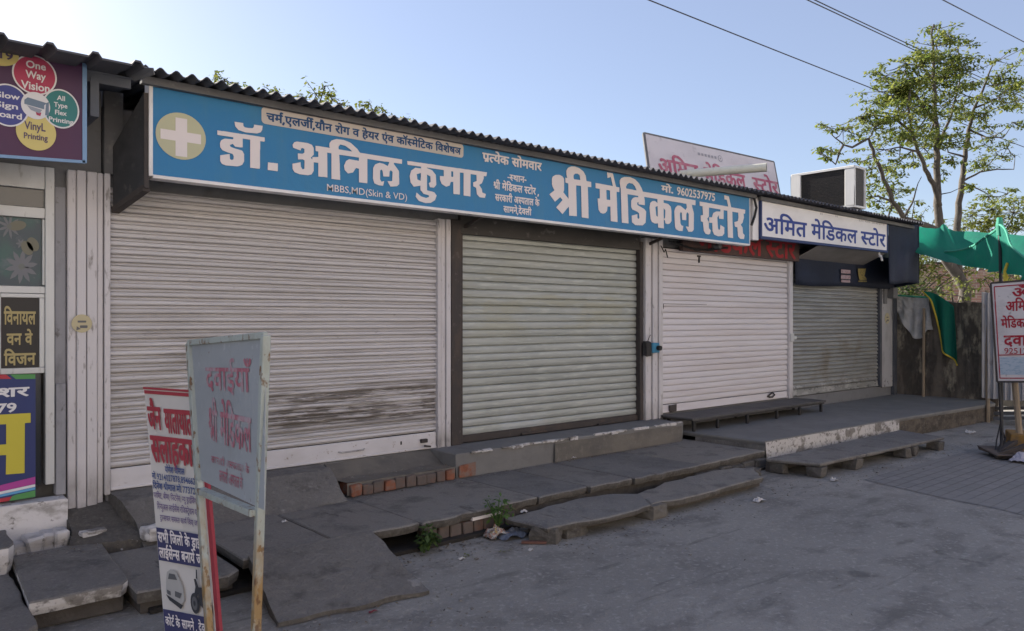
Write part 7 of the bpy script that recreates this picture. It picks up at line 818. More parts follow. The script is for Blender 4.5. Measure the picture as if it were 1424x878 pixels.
stone('stone', 'pale broken stone lying beside the white red poster board', (1.50, -.60, .21), (.20, .12, .09), 3, m_whiteblock, .2)
stone('stone', 'flat pale stone at the foot of the white door posts', (1.16, -.36, .215), (.15, .08, .035), 4, m_limewash, .1)
stone('stone', 'grey rounded stone wedged under the nearer broken drain slab', (4.02, -1.90, .045), (.22, .13, .10), 5, m_slabedge, -.05)
stone('stone', 'broken lump of concrete holding up the corner of the nearer drain slab', (3.78, -1.88, .05), (.15, .20, .12), 6, m_slabedge, .5)
stone('stone', 'lump of concrete between the two broken drain slabs', (4.90, -1.93, .05), (.22, .20, .125), 7, m_plaster, .1)
stone('stone', 'grey stone at the far end of the farther drain slab', (6.86, -1.62, .04), (.25, .16, .10), 9, m_slabedge, .3)
slabthing('drain_slab', 'broken drain slab nearer the camera, propped on stones in front of the pavement', 'slab', [(3.66, -1.56), (3.72, -1.955), (4.28, -2.05), (4.79, -2.025), (5.00, -1.74), (4.83, -1.585), (4.47, -1.505)], .128, .045, m_slab, m_slabedge, seed=71, jit=.016, tilt=lambda x, y: .012 * (x - 4.3) + .008 * (y + 1.8))
slabthing('drain_slab', 'long cracked drain slab with a ragged front edge farther along the pavement', 'slab', [(4.99, -1.70), (4.84, -1.985), (5.17, -2.045), (5.56, -2.02), (6.0, -1.985), (6.46, -2.005), (6.80, -1.70), (6.35, -1.525), (5.55, -1.545)], .12, .05, m_slab, m_slabedge, seed=72, jit=.03, tilt=lambda x, y: .006 * math.sin(x * 4) + .01 * (y + 1.8))
b = MB(); b.box((4.9, -1.9, .003), (6.6, -1.6, .055), jit=.02); b.box((3.9, -1.85, .003), (4.8, -1.62, .04), jit=.02); tag(b.build('drain_bedding', m_soil), kind='structure')

# raised platform and benches before the corner shop
pf = thing('platform', 'raised grey concrete platform with a limewashed front edge before the corner shop', 'platform', (10.8, -.8, 0))
plo = [(7.50, -.02), (7.475, -.5), (7.52, -1.385), (10.66, -1.50), (13.76, -1.70), (14.25, -1.45), (14.25, -.02)]
rough_slab('platform_top', plo, .272, .05, m_greycement, m_greycement, seed=81, jit=.008, sub=.16, parent=pf, sides=(2, 3, 4))
def skirt(name, pts, z0, z1, m, amp=.015, seed=0):
    b = MB(); pr = []
    for k in range(len(pts) - 1):
        a = Vector(pts[k]); c = Vector(pts[k + 1]); n = max(1, int((c - a).length / .08))
        for q in range(n + (k == len(pts) - 2)): pr.append(a.lerp(c, q / n))
    i = 0
    for k in range(len(pr) - 1):
        cs = []
        for p in (pr[k], pr[k + 1]):
            col = []
            for t in range(5):
                z = z0 + (z1 - z0) * t / 4; nn = amp * noi((p.x, p.y, z), 5, seed); col.append(Vector((p.x, p.y - .004 + nn, z)))
            cs.append(col)
        for t in range(4): b.poly([cs[0][t], cs[1][t], cs[1][t + 1], cs[0][t + 1]])
    return b.build(name, m, pf)
skirt('limewashed_edge', [(7.52, -1.392), (10.64, -1.507)], .004, .262, m_limewash, .012, 2)
skirt('side_face', [(7.475, -.5), (7.52, -1.385)], .02, .225, m_slab, .01, 3)
skirt('earthy_face', [(10.66, -1.50), (13.76, -1.69), (14.24, -1.45)], .004, .225, mat('earthy_broken_face', (.13, .11, .09), .97, [((6, 6, 9), .42, .62, (.06, .052, .045), .9), ((25, 25, 25), .55, .7, (.2, .175, .145), .6)], [(12, .03), (50, .006)]), .03, 4)
def bench(name, label, parts_, legs, z, th, m, lm, legs_mb):
    t = thing(name, label, 'bench', (sum(p[0] for p in parts_[0]) / len(parts_[0]), sum(p[1] for p in parts_[0]) / len(parts_[0]), 0))
    for k, o_l in enumerate(parts_): rough_slab('stone_slab', o_l, z, th, m, m, seed=90 + k + int(z * 100), jit=.006, parent=t, sub=.15)
    for q in legs: bb_ = MB(); legs_mb(bb_, q); bb_.build('leg', lm, t, bevel=.006)
    return t
lowb = bench('stone_bench', 'low stone bench on concrete block legs along the platform front', [[(7.19, -1.60), (7.36, -2.095), (8.28, -2.14), (8.26, -1.60)], [(8.27, -1.60), (8.29, -2.14), (9.33, -2.19), (9.32, -1.60)], [(9.33, -1.60), (9.34, -2.19), (10.19, -2.235), (10.40, -1.62)]],
    [(7.42, -2.03, .14), (8.12, -2.07, .15), (9.22, -2.13, .13), (9.42, -2.13, .12), (10.08, -2.17, .14), (7.30, -1.68, .1), (8.6, -1.7, .08), (10.2, -1.7, .1)], .152, .036, m_slab, m_slabedge, lambda bb_, q: bb_.box((q[0] - q[2] / 2, q[1] - .08, .003), (q[0] + q[2] / 2, q[1] + .08, .112), jit=.010, rng=random.Random(int(q[0] * 100))))
b = MB(); b.box((7.25, -1.62, .004), (10.3, -1.55, .11), jit=.01); b.build('back_support', m_soil, lowb)
highb = bench('stone_bench', 'dark stone bench on thin iron legs under the white shutter', [[(7.47, -.005), (7.46, -.475), (9.05, -.478), (9.05, -.005)], [(9.055, -.005), (9.055, -.478), (10.66, -.48), (10.65, -.005)]],
    [(7.53, -.44), (8.0, -.45), (8.64, -.455), (9.35, -.455), (9.95, -.455), (10.55, -.455), (7.55, -.06), (9.0, -.06), (10.5, -.06)], .435, .032, mat('dark_worn_stone', (.085, .082, .082), .75, [((3, 3, 3), .42, .66, (.12, .115, .112), .8), ((14, 14, 14), .56, .7, (.06, .057, .055), .7)], [(40, .002)]), m_iron, lambda bb_, q: bb_.box((q[0] - .018, q[1] - .018, .272), (q[0] + .018, q[1] + .018, .402)))
b = MB(); b.box((7.49, -.465, .385), (10.63, -.445, .402)); b.box((7.49, -.04, .385), (10.63, -.02, .402)); b.build('iron_rail', m_iron, highb)

# ------------------------------------------------------------------ boards standing in front
gb = thing('sign_board', 'grey blue metal board on two rusty legs with faded red Hindi lettering', 'sign', (1.30, -2.2, 0))
TL, TR, BL, BR = at(263, 477, 4.10), at(357, 466, 3.30), at(293.5, 914, 3.62), at(353.5, 955, 3.32)
pl = TL.lerp(BL, .50); prr = TR.lerp(BR, .505)
m_rustleg = mat('rusting_pale_blue_paint', (.40, .44, .41), .7, [((14, 14, 5), .50, .60, (.34, .36, .32), .7), ((26, 26, 14), .56, .63, (.17, .085, .035), .9), ((9, 9, 5), .36, .54, (.33, .20, .07), .9, (-.2, .62, .16)), ((20, 20, 8), .56, .63, (.13, .06, .03), .8, (-.2, .7, .1))], [(60, .001)])
m_gpanel = mat('grey_blue_painted_sheet', (.36, .385, .405), .6, [((2, 2, 3), .42, .66, (.30, .325, .345), .8), ((7, 7, 2), .56, .68, (.27, .28, .28), .6), ((14, 14, 14), .62, .72, (.48, .50, .51), .6), ((30, 30, 30), .68, .74, (.18, .10, .06), .8)])
u_ = (prr - pl).normalized(); nrm = (TR - TL).cross(pl - TL).normalized()
if (CAM - TL).dot(nrm) < 0: nrm = -nrm
GW = (prr - pl).length; vg = (TL - pl)
FG = Face(pl, prr - pl, vg - (prr - pl) * (vg.dot(prr - pl) / (prr - pl).length_squared), nrm)
def gpx(x, y):
    d = FWD + RGT * ((x - 712) / 1060) + UP * ((445 - y) / 1060); t = (FG.o - CAM).dot(FG.n) / d.dot(FG.n); q = CAM + d * t - FG.o; return q.dot(FG.u), q.dot(FG.v)
def gpt(x, y, d):
    a, c = gpx(x, y); return FG.p(a, c, d)
TR = gpt(357, 466, 0)
b = MB(); b.bar(TL, BL, .045, .03, up=nrm); b.build('leg', m_rustleg, gb, bevel=.003)
b = MB(); b.bar(TR, BR, .036, .036, up=nrm); b.build('leg', m_rustleg, gb, bevel=.003)
b = MB(); b.bar(TL, TR, .03, .022, up=nrm); b.build('cross_bar', m_rustleg, gb, bevel=.003)
b = MB(); b.bar(pl, prr, .03, .05, up=nrm); b.build('cross_bar', m_rustleg, gb, bevel=.003)
b = MB(); b.poly([gpt(265, 478, -.006), gpt(356, 468, -.006), gpt(356, 711, -.006), gpt(278, 668, -.006)]); b.build('panel', m_gpanel, gb, solid=.004)
def gwrite(mb, key, bl, br, tl, mi=0, d=-.001):
    L = outline(key, 150); wm = max(p[0] for l in L for p in l); A = Vector(gpx(*bl)); B2 = Vector(gpx(*br)); T2 = Vector(gpx(*tl))
    V, F = fill2d([[tuple(A + (B2 - A) * (x / wm) + (T2 - A) * (y / .645)) for x, y in l] for l in L]); put(mb, FG, V, F, d, mi)
m_fadered = mat('sun_faded_red_paint', (.40, .14, .18), .7, [((16, 16, 10), .45, .60, (.42, .38, .41), .8)])
b = MB(); gwrite(b, 'dawa', (284, 541), (341, 546), (283, 511)); gwrite(b, 'shri_medical', (288, 612), (341, 630), (287, 569)); b.build('lettering', m_fadered, gb)
b = MB(); gwrite(b, 'smudge_line', (291, 643), (338, 660), (291, 634)); gwrite(b, 'smudge_line', (301, 669), (330, 682), (301, 654)); b.build('small_lettering', m_fadered, gb)

rp = thing('sign_board', 'leaning white poster board with tall red Hindi letters and vehicle pictures', 'sign', (1.3, -1.7, 0))
pTL, pTR, pBL, pBR = at(200, 541, 4.5), at(272, 546, 4.25), at(229, 884, 3.86), at(300, 898, 3.73)
pn = (pTR - pTL).cross(pBL - pTL).normalized()
if (CAM - pTL).dot(pn) < 0: pn = -pn
m_poster = mat('cream_poster', (.60, .57, .53), .6, [((3, 3, 3), .45, .7, (.52, .49, .46), .7)])
m_pred = mat('poster_red', (.36, .045, .06), .6); m_pnavy = mat('poster_navy', (.045, .045, .12), .6); m_pblue = mat('poster_blue_ink', (.06, .09, .22), .6); m_ppurple = mat('poster_purple_ink', (.17, .12, .23), .6)
def pp_(a, c, d=0.0):       # bilinear over the poster: a along, c down
    return pTL.lerp(pTR, a).lerp(pBL.lerp(pBR, a), c) + pn * d
b = MB(); b.poly([pp_(0, 0, -.02), pp_(1, 0, -.02), pp_(1, 1, -.02), pp_(0, 1, -.02)]); b.build('panel', m_poster, rp, solid=.036)
b = MB()
for a0, c0, a1, c1 in ((1.006, 0, 1.006, 1), (0, -.004, 1, -.004)): b.bar(pp_(a0, c0, -.015), pp_(a1, c1, -.015), .035 if a0 > .5 else .012, .012 if a0 > .5 else .04, up=pn)
b.build('red_edge', m_pred, rp)
b = MB(); b.bar(pp_(1.030, .01, -.016), pp_(1.030, 1, -.016), .010, .012, up=pn); b.build('white_stripe', m_cream, rp)
b = MB(); b.bar(pp_(1.050, .01, -.018), pp_(1.050, 1, -.018), .014, .02, up=pn); b.build('outer_edge', m_pred, rp)
b = MB(); b.poly([pp_(.02, .598, .002), pp_(.985, .598, .002), pp_(.985, .725, .002), pp_(.02, .725, .002)]); b.poly([pp_(.02, .905, .002), pp_(.985, .905, .002), pp_(.985, .995, .002), pp_(.02, .995, .002)]); b.build('navy_band', m_pnavy, rp)
b = MB(); b.poly([pp_(.01, .006, .002), pp_(.99, .006, .002), pp_(.99, .022, .002), pp_(.01, .022, .002)]); b.build('red_band', m_pred, rp)
def pwrite(mb, key, a0, a1, base, head, d=.004, mi=0):
    L = outline(key, 150); wm = max(p[0] for l in L for p in l); i = len(mb.v)
    V, F = fill2d([[(a0 + (a1 - a0) * x / wm, base + (head - base) * y / .645) for x, y in l] for l in L])
    mb.v += [pp_(a, c, d) for a, c in V]; mb.f += [[i + k for k in f] for f in F]; mb.m += [mi] * len(F)
def platin(mb, text, a0, a1, base, top, d=.004, mi=0):
    c = bpy.data.curves.new('letters', 'FONT'); c.body = text; c.size = 1; c.offset = .018; c.resolution_u = 2
    V, F = curve_faces(c); x0 = min(v[0] for v in V); x1 = max(v[0] for v in V); i = len(mb.v)
    mb.v += [pp_(a0 + (x - x0) / (x1 - x0) * (a1 - a0), base + (top - base) * y / .70, d) for x, y in V]; mb.f += [[i + k for k in f] for f in F]; mb.m += [mi] * len(F)
b = MB(); pwrite(b, 'jain', .04, .31, .180, .082); pwrite(b, 'yatayat', .37, .90, .190, .085); pwrite(b, 'salahkar', .05, .97, .322, .212); b.build('red_lettering', m_pred, rp)
b = MB(); pwrite(b, 'yogesh', .30, .68, .365, .340); pwrite(b, 'mo', .03, .11, .398, .375); platin(b, '9214027878,894662933', .13, 1.0, .400, .374); pwrite(b, 'dinesh', .03, .60, .440, .415); platin(b, '77372932', .62, 1.0, .440, .413); b.build('blue_lettering', m_pblue, rp)
b = MB(); pwrite(b, 'permit', .03, .98, .478, .456); pwrite(b, 'register', .08, .98, .523, .500); pwrite(b, 'transfer', .12, .96, .566, .545); b.build('purple_lettering', m_ppurple, rp)
b = MB(); pwrite(b, 'all_district', .05, .99, .652, .615, .006); pwrite(b, 'licence', .05, .99, .712, .675, .006); pwrite(b, 'court', .06, .95, .96, .93, .006); b.build('white_lettering', m_cream, rp)
b = MB()
P2 = lambda pts, mi, d=.005: b.poly([pp_(a, c, d) for a, c in pts], mi)
P2([(.14, .80), (.17, .765), (.25, .752), (.36, .757), (.42, .785), (.47, .81), (.48, .86), (.42, .875), (.22, .862), (.12, .84)], 0); P2([(.19, .79), (.22, .768), (.33, .768), (.37, .788)], 1, .007); P2([(.15, .83), (.22, .835), (.22, .85), (.15, .845)], 1, .007); P2([(.12, .848), (.45, .878), (.40, .893), (.18, .868)], 2, .007); P2([(.31, .83), (.44, .835), (.40, .855), (.30, .85)], 1, .007)
for cx, cy in ((.68, .862), (.93, .872)):
    b.poly([pp_(cx + .085 * math.cos(2 * math.pi * k / 20), cy + .038 * math.sin(2 * math.pi * k / 20), .005) for k in range(20)], 2); b.poly([pp_(cx + .055 * math.cos(2 * math.pi * k / 20), cy + .025 * math.sin(2 * math.pi * k / 20), .007) for k in range(20)], 1); b.poly([pp_(cx + .02 * math.cos(2 * math.pi * k / 12), cy + .01 * math.sin(2 * math.pi * k / 12), .0085) for k in range(12)], 2)
P2([(.66, .85), (.72, .80), (.70, .772), (.74, .77), (.78, .80), (.88, .80), (.97, .79), (.97, .81), (.90, .83), (.94, .87), (.86, .88), (.78, .865), (.76, .825), (.70, .86)], 2, .0065); P2([(.74, .768), (.755, .735), (.775, .735), (.77, .772)], 2, .0065)
b.build('vehicle_picture', [mat('picture_grey', (.40, .39, .37), .6), mat('picture_dark_grey', (.11, .11, .115), .6), mat('picture_black', (.04, .04, .045), .6)], rp)
# ------------------------------------------------------------------ right hand end: compound wall, tarps, sign on a pole, iron sheet
cw = thing('compound_wall', 'dark stained compound wall closing the far end of the platform', 'wall', (14.15, -.7, .27))
b = MB()
def cwall(u, v):
    y = .0 - 1.62 * u; z = .0 + v * (1.98 - .12 * u + .05 * noi((0, y, 0), 3, 2)); return (14.15 + .02 * noi((0, y, z), 2.5, 3), y, z)
b.grid(cwall, 24, 18); b.grid(lambda u, v: (cwall(u, 1)[0] + .22 * v, cwall(u, 1)[1], cwall(u, 1)[2]), 24, 1); b.poly([(14.15, -1.62, 0), (14.37, -1.62, 0), (14.37, -1.62, 1.86), (14.15, -1.62, 1.86)])
b.build('masonry', m_compound, cw)
gt = thing('tarpaulin', 'crumpled grey white tarpaulin hanging over the dark compound wall', 'tarpaulin', (14.1, -.4, 1.3))
def tg(u, v):
    y = -.02 - .55 * u; top = 2.03 - .03 * u; drop = .22 + .52 * math.sin(min(1, u * 1.1) * math.pi * .72) ** 1.4
    z = top - v * drop + .02 * noi((u * 5, v * 3, 0), 1, 1); return (14.09 - .05 * math.sin(u * 21 + v * 2) * v - .03 * noi((u * 7, v * 6, 1), 1.3, 5) - .03 * v, y - .10 * v * (u - .3), z)
b = MB(); b.grid(tg, 44, 22); b.build('sheet', m_greytarp, gt, solid=.004, smooth=True)
b = MB(); b.tube([tg(0, 0), tg(.3, 0), tg(.6, 0), tg(1, 0)], .018, 6); b.build('green_rope_edge', m_greenband, gt)
gc = thing('cloth', 'green shade cloth with a yellow hem draped over the dark compound wall', 'cloth', (14.1, -1, 1.2))
def gcl(u, v):
    y = -.48 - .50 * u - .17 * v * (1 - .5 * u); z = 2.10 - .02 * u - .26 * u * u - v * (.14 + .84 * (lambda s: s * s * (3 - 2 * s))(min(1, u / .46))) ; return (14.07 - .05 * math.sin(u * 12 + v) * (.3 + v) - .06 * v, y, z)
b = MB(); b.grid(gcl, 26, 22); b.build('sheet', m_green, gc, solid=.004, smooth=True)
b = MB(); b.tube([Vector(gcl(k / 14, 1)) + Vector((-.012, 0, 0)) for k in range(15)], .014, 6); b.tube([Vector(gcl(0, k / 8)) + Vector((-.012, 0, 0)) for k in range(9)], .012, 6); b.build('yellow_hem', m_yellow, gc)
b = MB(); b.tube([(13.98, -.53, .272), (14.02, -.52, 1.0), (14.01, -.53, 1.80)], .022, 8); tag(b.build('wooden_stick', m_wood), 'thin wooden stick leaning upright against the dark compound wall', 'stick')
# big green shade sheet
sh = thing('shade_canopy', 'large green shade cloth stretched from the corner shop to the red sign pole', 'canopy', (13.0, -2, 2.3))
def curve(pts):
    P3 = [at(*p) for p in pts]; n = len(P3) - 1
    def f(t):
        s = t * n; k = min(int(s), n - 1); t_ = s - k; p0 = P3[max(k - 1, 0)]; p1 = P3[k]; p2 = P3[k + 1]; p3 = P3[min(k + 2, n)]
        return .5 * ((2 * p1) + (p2 - p0) * t_ + (2 * p0 - 5 * p1 + 4 * p2 - p3) * t_ ** 2 + (3 * p1 - p0 - 3 * p2 + p3) * t_ ** 3)
    return f
back = curve([(1267, 314, 13.2), (1290, 317, 13.8), (1305, 317, 14.2), (1312, 312, 14.3), (1320, 318, 14.3), (1332, 321, 14.2), (1380, 324, 13.5), (1430, 328, 12.8), (1475, 330, 12.4)])
front = curve([(1268, 350, 13.2), (1285, 355, 12.9), (1305, 361, 12.6), (1325, 366, 12.3), (1345, 370, 12.1), (1365, 371, 11.9), (1390, 372, 11.6), (1430, 376, 11.2), (1475, 380, 11.0)])
def s1f(u, v):
    p = back(u).lerp(front(u), v); p.z -= .10 * math.sin(math.pi * v) * (.4 + .6 * math.sin(math.pi * u)); p.z += .018 * noi((u * 14, v * 5, 0), 1, 2); return p
b = MB(); b.grid(s1f, 70, 18)
up2 = curve([(1314, 350, 11.8), (1335, 348, 11.4), (1352, 342, 10.9), (1370, 331, 10.3), (1382, 321, 9.8), (1389, 313, 9.55), (1393, 314, 9.4), (1400, 328, 9.2), (1412, 346, 9.0), (1428, 362, 8.8), (1470, 385, 8.5)])
lo2 = curve([(1314, 353, 11.8), (1332, 362, 11.5), (1350, 370, 11.1), (1366, 375, 10.6), (1378, 378, 10.2), (1387, 378, 9.8), (1395, 378, 9.5), (1404, 381, 9.3), (1414, 385, 9.1), (1430, 390, 8.9), (1470, 398, 8.6)])
def s2f(u, v):
    p = up2(u).lerp(lo2(u), v); p += FWD * (.10 * math.sin(v * 3.1 + u * 26) * (.3 + .7 * v) * min(1, 6 * (1 - abs(u - .55)) - 2.4)); return p
b.grid(s2f, 90, 14)
b.build('cloth', m_green, sh, smooth=True)
b = MB(); b.tube([s2f(k / 40, 0) for k in range(41)], .014, 6); b.build('hem', m_greenband, sh)
b = MB(); pk = at(1390, 314, 9.5); b.tube([pk + Vector((0, 0, .10)), pk, pk - Vector((0, 0, .12))], [.03, .045, .03], 8); b.build('gathered_peak', m_greenband, sh)
b = MB(); b.tube([at(1401, 366, 9.25), at(1397, 378, 9.25), at(1398, 388, 9.2), at(1395, 397, 9.15)], .016, 6); b.tube([at(1397, 378, 9.25), at(1401, 386, 9.2), at(1397, 394, 9.15)], .014, 6); b.build('yellow_tie', m_yellow, sh)
b = MB(); b.tube([at(1390, 312, 9.56), at(1392, 400, 9.5), at(1393, 625, 9.3)], .02, 8); b.build('support_pole', m_iron, sh)

rd = thing('sign_board', 'white sign with red Hindi letters on a wooden post at the right edge', 'sign', (10.3, -3, .0))
sTL, sTR, sBL = at(1378, 394, 9.1), at(1478, 386, 8.6), at(1387, 531, 9.1)
sn = (sTR - sTL).cross(sBL - sTL).normalized()
sn = sn if (CAM - sTL).dot(sn) > 0 else -sn
def rr(x, y, d=0.0):
    dd = FWD + RGT * ((x - 712) / 1060) + UP * ((445 - y) / 1060); t = (sTL - CAM).dot(sn) / dd.dot(sn); return CAM + dd * t + sn * d
m_redsignwhite = mat('worn_white_sign_paint', (.60, .57, .575), .7, [((4, 4, 4), .50, .66, (.45, .43, .44), .8), ((18, 18, 18), .60, .68, (.24, .22, .24), .7)])
sBR = rr(1484, 531)
b = MB(); b.poly([sTL, sTR, sBR, sBL]); b.build('panel', m_redsignwhite, rd, solid=.02)
m_redsign = mat('sign_red', (.34, .018, .035), .65, [((14, 14, 14), .56, .68, (.42, .2, .2), .7)])
b = MB()
for q in ((sTL, sTR), (sBL, sBR), (sTL, sBL), (sTR, sBR)): b.bar(q[0], q[1], .022, .03, up=sn)
b.build('frame', m_darksteel, rd)
b = MB()
for x0, y0, x1, y1 in ((1383, 399, 1475, 392), (1388, 494, 1476, 492), (1391, 526, 1476, 526)): b.bar(rr(x0, y0, .012), rr(x1, y1, .012), .012, .006, up=sn)
b.bar(rr(1383, 399, .012), rr(1391, 526, .012), .010, .006, up=sn); b.build('red_border', m_redsign, rd)
def rwrite(mb, key, bl, br, tl):
    L = outline(key, 150); wm = max(p[0] for l in L for p in l); i = len(mb.v)
    V, F = fill2d([[(bl[0] + (br[0] - bl[0]) * x / wm + (tl[0] - bl[0]) * y / .645, bl[1] + (br[1] - bl[1]) * x / wm + (tl[1] - bl[1]) * y / .645) for x, y in l] for l in L])
    mb.v += [rr(x, y, .014) for x, y in V]; mb.f += [[i + k for k in f] for f in F]; mb.m += [0] * len(F)
b = MB(); rwrite(b, 'om', (1408, 414), (1432, 413), (1408, 401)); rwrite(b, 'amit_bold', (1399, 433), (1437, 431), (1399, 420)); rwrite(b, 'medical_bold', (1393, 456), (1436, 455), (1392, 444)); rwrite(b, 'dava', (1396, 481), (1440, 480), (1396, 467))
c = bpy.data.curves.new('letters', 'FONT'); c.body = '92512'; c.size = 1; c.offset = .008; V, F = curve_faces(c); i = len(b.v); x0 = min(v[0] for v in V); x1 = max(v[0] for v in V)
b.v += [rr(1397 + (x - x0) / (x1 - x0) * 32, 492 - y / .7 * 8, .014) for x, y in V]; b.f += [[i + k for k in f] for f in F]; b.m += [0] * len(F)
b.build('lettering', m_redsign, rd)
b = MB(); b.poly([rr(1389, 497, .013), rr(1470, 496, .013), rr(1470, 522, .013), rr(1390, 521, .013)]); b.build('pasted_notice', mat('pale_blue_notice', (.40, .47, .55), .7, [((20, 20, 60), .5, .62, (.24, .34, .44), .8)]), rd)
b = MB(); b.tube([at(1404, 400, 9.2), at(1410, 520, 9.1), at(1418, 606, 9.0)], .036, 8); b.build('wooden_post', m_wood, rd)
b = MB(); b.tube([at(1389, 520, 9.14), at(1391, 560, 9.1), at(1394, 606, 9.0), at(1392, 622, 8.9), at(1386, 634, 8.75)], .017, 6); b.tube([at(1394, 600, 9.05), at(1398, 610, 9.0), at(1396, 618, 8.95), at(1390, 620, 8.95)], .012, 6); b.tube([at(1391, 590, 9.08), at(1386, 612, 9.0), at(1384, 632, 8.85)], .008, 5); b.build('iron_stand', m_iron, rd)
tb = thing('crate', 'shabby ochre tin box holding the foot of the wooden sign post', 'box', at(1418, 622, 9.0))
b = MB(); c = at(1422, 622, 9.05); b.box((c.x - .2, c.y - .16, 0.004), (c.x + .24, c.y + .16, .25), jit=.015, rz=.4); b.build('box', mat('ochre_tin', (.24, .135, .035), .8, [((9, 9, 9), .45, .65, (.11, .085, .06), .85)]), tb, bevel=.01)
jb = thing('handcart_frame', 'low dark wooden cart frame on the ground under the red sign', 'cart', at(1410, 634, 8.6))
b = MB()
for p, q, w1 in (((1380, 637, 8.85), (1424, 606, 9.0), .09), ((1383, 639, 8.75), (1440, 615, 8.6), .06), ((1386, 638, 8.8), (1450, 640, 8.4), .07), ((1395, 622, 9.0), (1412, 638, 8.6), .05)):
    a = at(*p); c = at(*q); a.z = max(a.z, .03); c.z = max(c.z, .035); b.bar(a, c, w1, .05)
b.build('frame', m_darksteel, jb, bevel=.006)
b = MB(); c = at(1400, 628, 8.85); b.box((c.x - .26, c.y - .2, .05), (c.x + .26, c.y + .2, .085), jit=.02, rz=.7); b.build('plank', mat('grey_brown_plank', (.12, .095, .08), .9), jb)
b = MB(); c = at(1421, 637, 8.55); b.grid(lambda u, v: (c.x - .14 + .28 * u, c.y - .1 + .2 * v, .03 + .09 * math.sin(math.pi * u) * math.sin(math.pi * v) + .03 * noi((u * 5, v * 5, 0), 1.5, 2)), 12, 10); tag(b.build('crumpled_bag', mat('pale_plastic', (.35, .34, .40), .4)), 'pale crumpled plastic bag on the dark cart frame under the red sign', 'bag')
# corrugated iron sheet and what stands behind it
gi = thing('corrugated_sheet', 'upright sheet of corrugated iron behind the red sign at the right edge', 'sheet', at(1395, 553, 11.6))
a = at(1365, 553, 12.0); c = at(1490, 553, 10.9); dd = (c - a); L_ = dd.length; dd.normalize(); nn = Vector((dd.y, -dd.x, 0))
def gif(u, v):
    p = a + dd * (L_ * u) + nn * (.022 * math.sin(u * L_ / .085 * 2 * math.pi)); p.z = a.z + (2.02 + .04 * noi((u * 9, 0, 0), 1, 1) - a.z) * v + (.02 * noi((u * 11, 1, 0), 1, 4) if v == 0 else 0); return p + nn * (.015 * noi((u * 5, v * 3, 0), 1, 3))
b = MB(); b.grid(gif, 200, 6); b.build('sheet', m_gi, gi)
b = MB(); b.tube([at(1374, 600, 11.9), at(1372, 404, 12.0)], .03, 6); b.build('post', m_wood, gi)
b = MB()
for k, (y0, dz) in enumerate(((568, 12.2), (575, 12.0), (582, 11.8))):
    p = at(1384, y0, dz); q = at(1490, y0 - 1, dz - 1); b.bar(p, q, .09, .05)
tag(b.build('slatted_pallet', m_fascia), 'stack of grey slats on the ground below the corrugated iron sheet', 'pallet')
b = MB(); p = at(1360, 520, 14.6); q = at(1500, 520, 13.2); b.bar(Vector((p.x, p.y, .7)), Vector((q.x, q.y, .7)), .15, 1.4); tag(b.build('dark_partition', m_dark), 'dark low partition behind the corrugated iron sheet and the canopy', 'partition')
# far masonry seen over the compound wall
fw_ = thing('brick_wall', 'pale crumbling brick wall far behind the compound wall', 'wall', at(1310, 420, 26))
p0, p1 = at(1236, 420, 24.5), at(1520, 420, 28); b = MB()
def fwl(u, v):
    p = p0.lerp(p1, u); top = 3.35 + .25 * noi((u * 11, 0, 0), 1, 3) - .5 * abs(u - .27) + (.1 if .12 < u < .4 else 0); p.z = top * v; return p + Vector((.05 * noi((u * 30, v * 9, 0), 1, 2), .05 * noi((u * 30, v * 9, 3), 1, 2), 0))
b.grid(fwl, 90, 24); b.grid(lambda u, v: Vector(fwl(u, 1)) + Vector((.35 * v, .1 * v, 0)), 90, 1); b.build('masonry', m_backbrick, fw_)

# ------------------------------------------------------------------ trees and plants
def leaves(mb, c, rx, rz, n, size, r, flat=1.0, droop=.3):
    c = Vector(c)
    while n > 0:
        p = Vector((r.gauss(0, .5), r.gauss(0, .5), r.gauss(0, .5)))
        if p.length > 1.15: continue
        n -= 1; q = c + Vector((p.x * rx, p.y * rx, p.z * rz))
        L = size * r.uniform(.55, 1.25); W = L * r.uniform(.38, .6); a = r.uniform(0, 2 * math.pi); t = r.uniform(-.9, .5) - droop * .5
        d = Vector((math.cos(a) * math.cos(t), math.sin(a) * math.cos(t), math.sin(t))); s = d.cross(Vector((r.uniform(-.5, .5), r.uniform(-.5, .5), 1))).normalized(); nrm_ = d.cross(s)
        i = len(mb.v); mb.v += [q, q + d * L * .45 + s * W * .5 + nrm_ * W * .12, q + d * L, q + d * L * .45 - s * W * .5 + nrm_ * W * .12]; mb.f.append([i, i + 1, i + 2, i + 3]); mb.m.append(0)
def limb(mb, pts, r0, r1, n=7):
    k = len(pts); mb.tube(pts, [r0 + (r1 - r0) * j / (k - 1) for j in range(k)], n)
def nearest(P, nodes): return min(nodes, key=lambda q: (q - P).length)
def tz(x, y, d): return at(1080 + x * .3416, y * .3416, d)
tr = thing('tree', 'tall airy green tree with two grey trunks rising behind the green canopy', 'tree', (19.5, .4, 0))
r5 = random.Random(77)
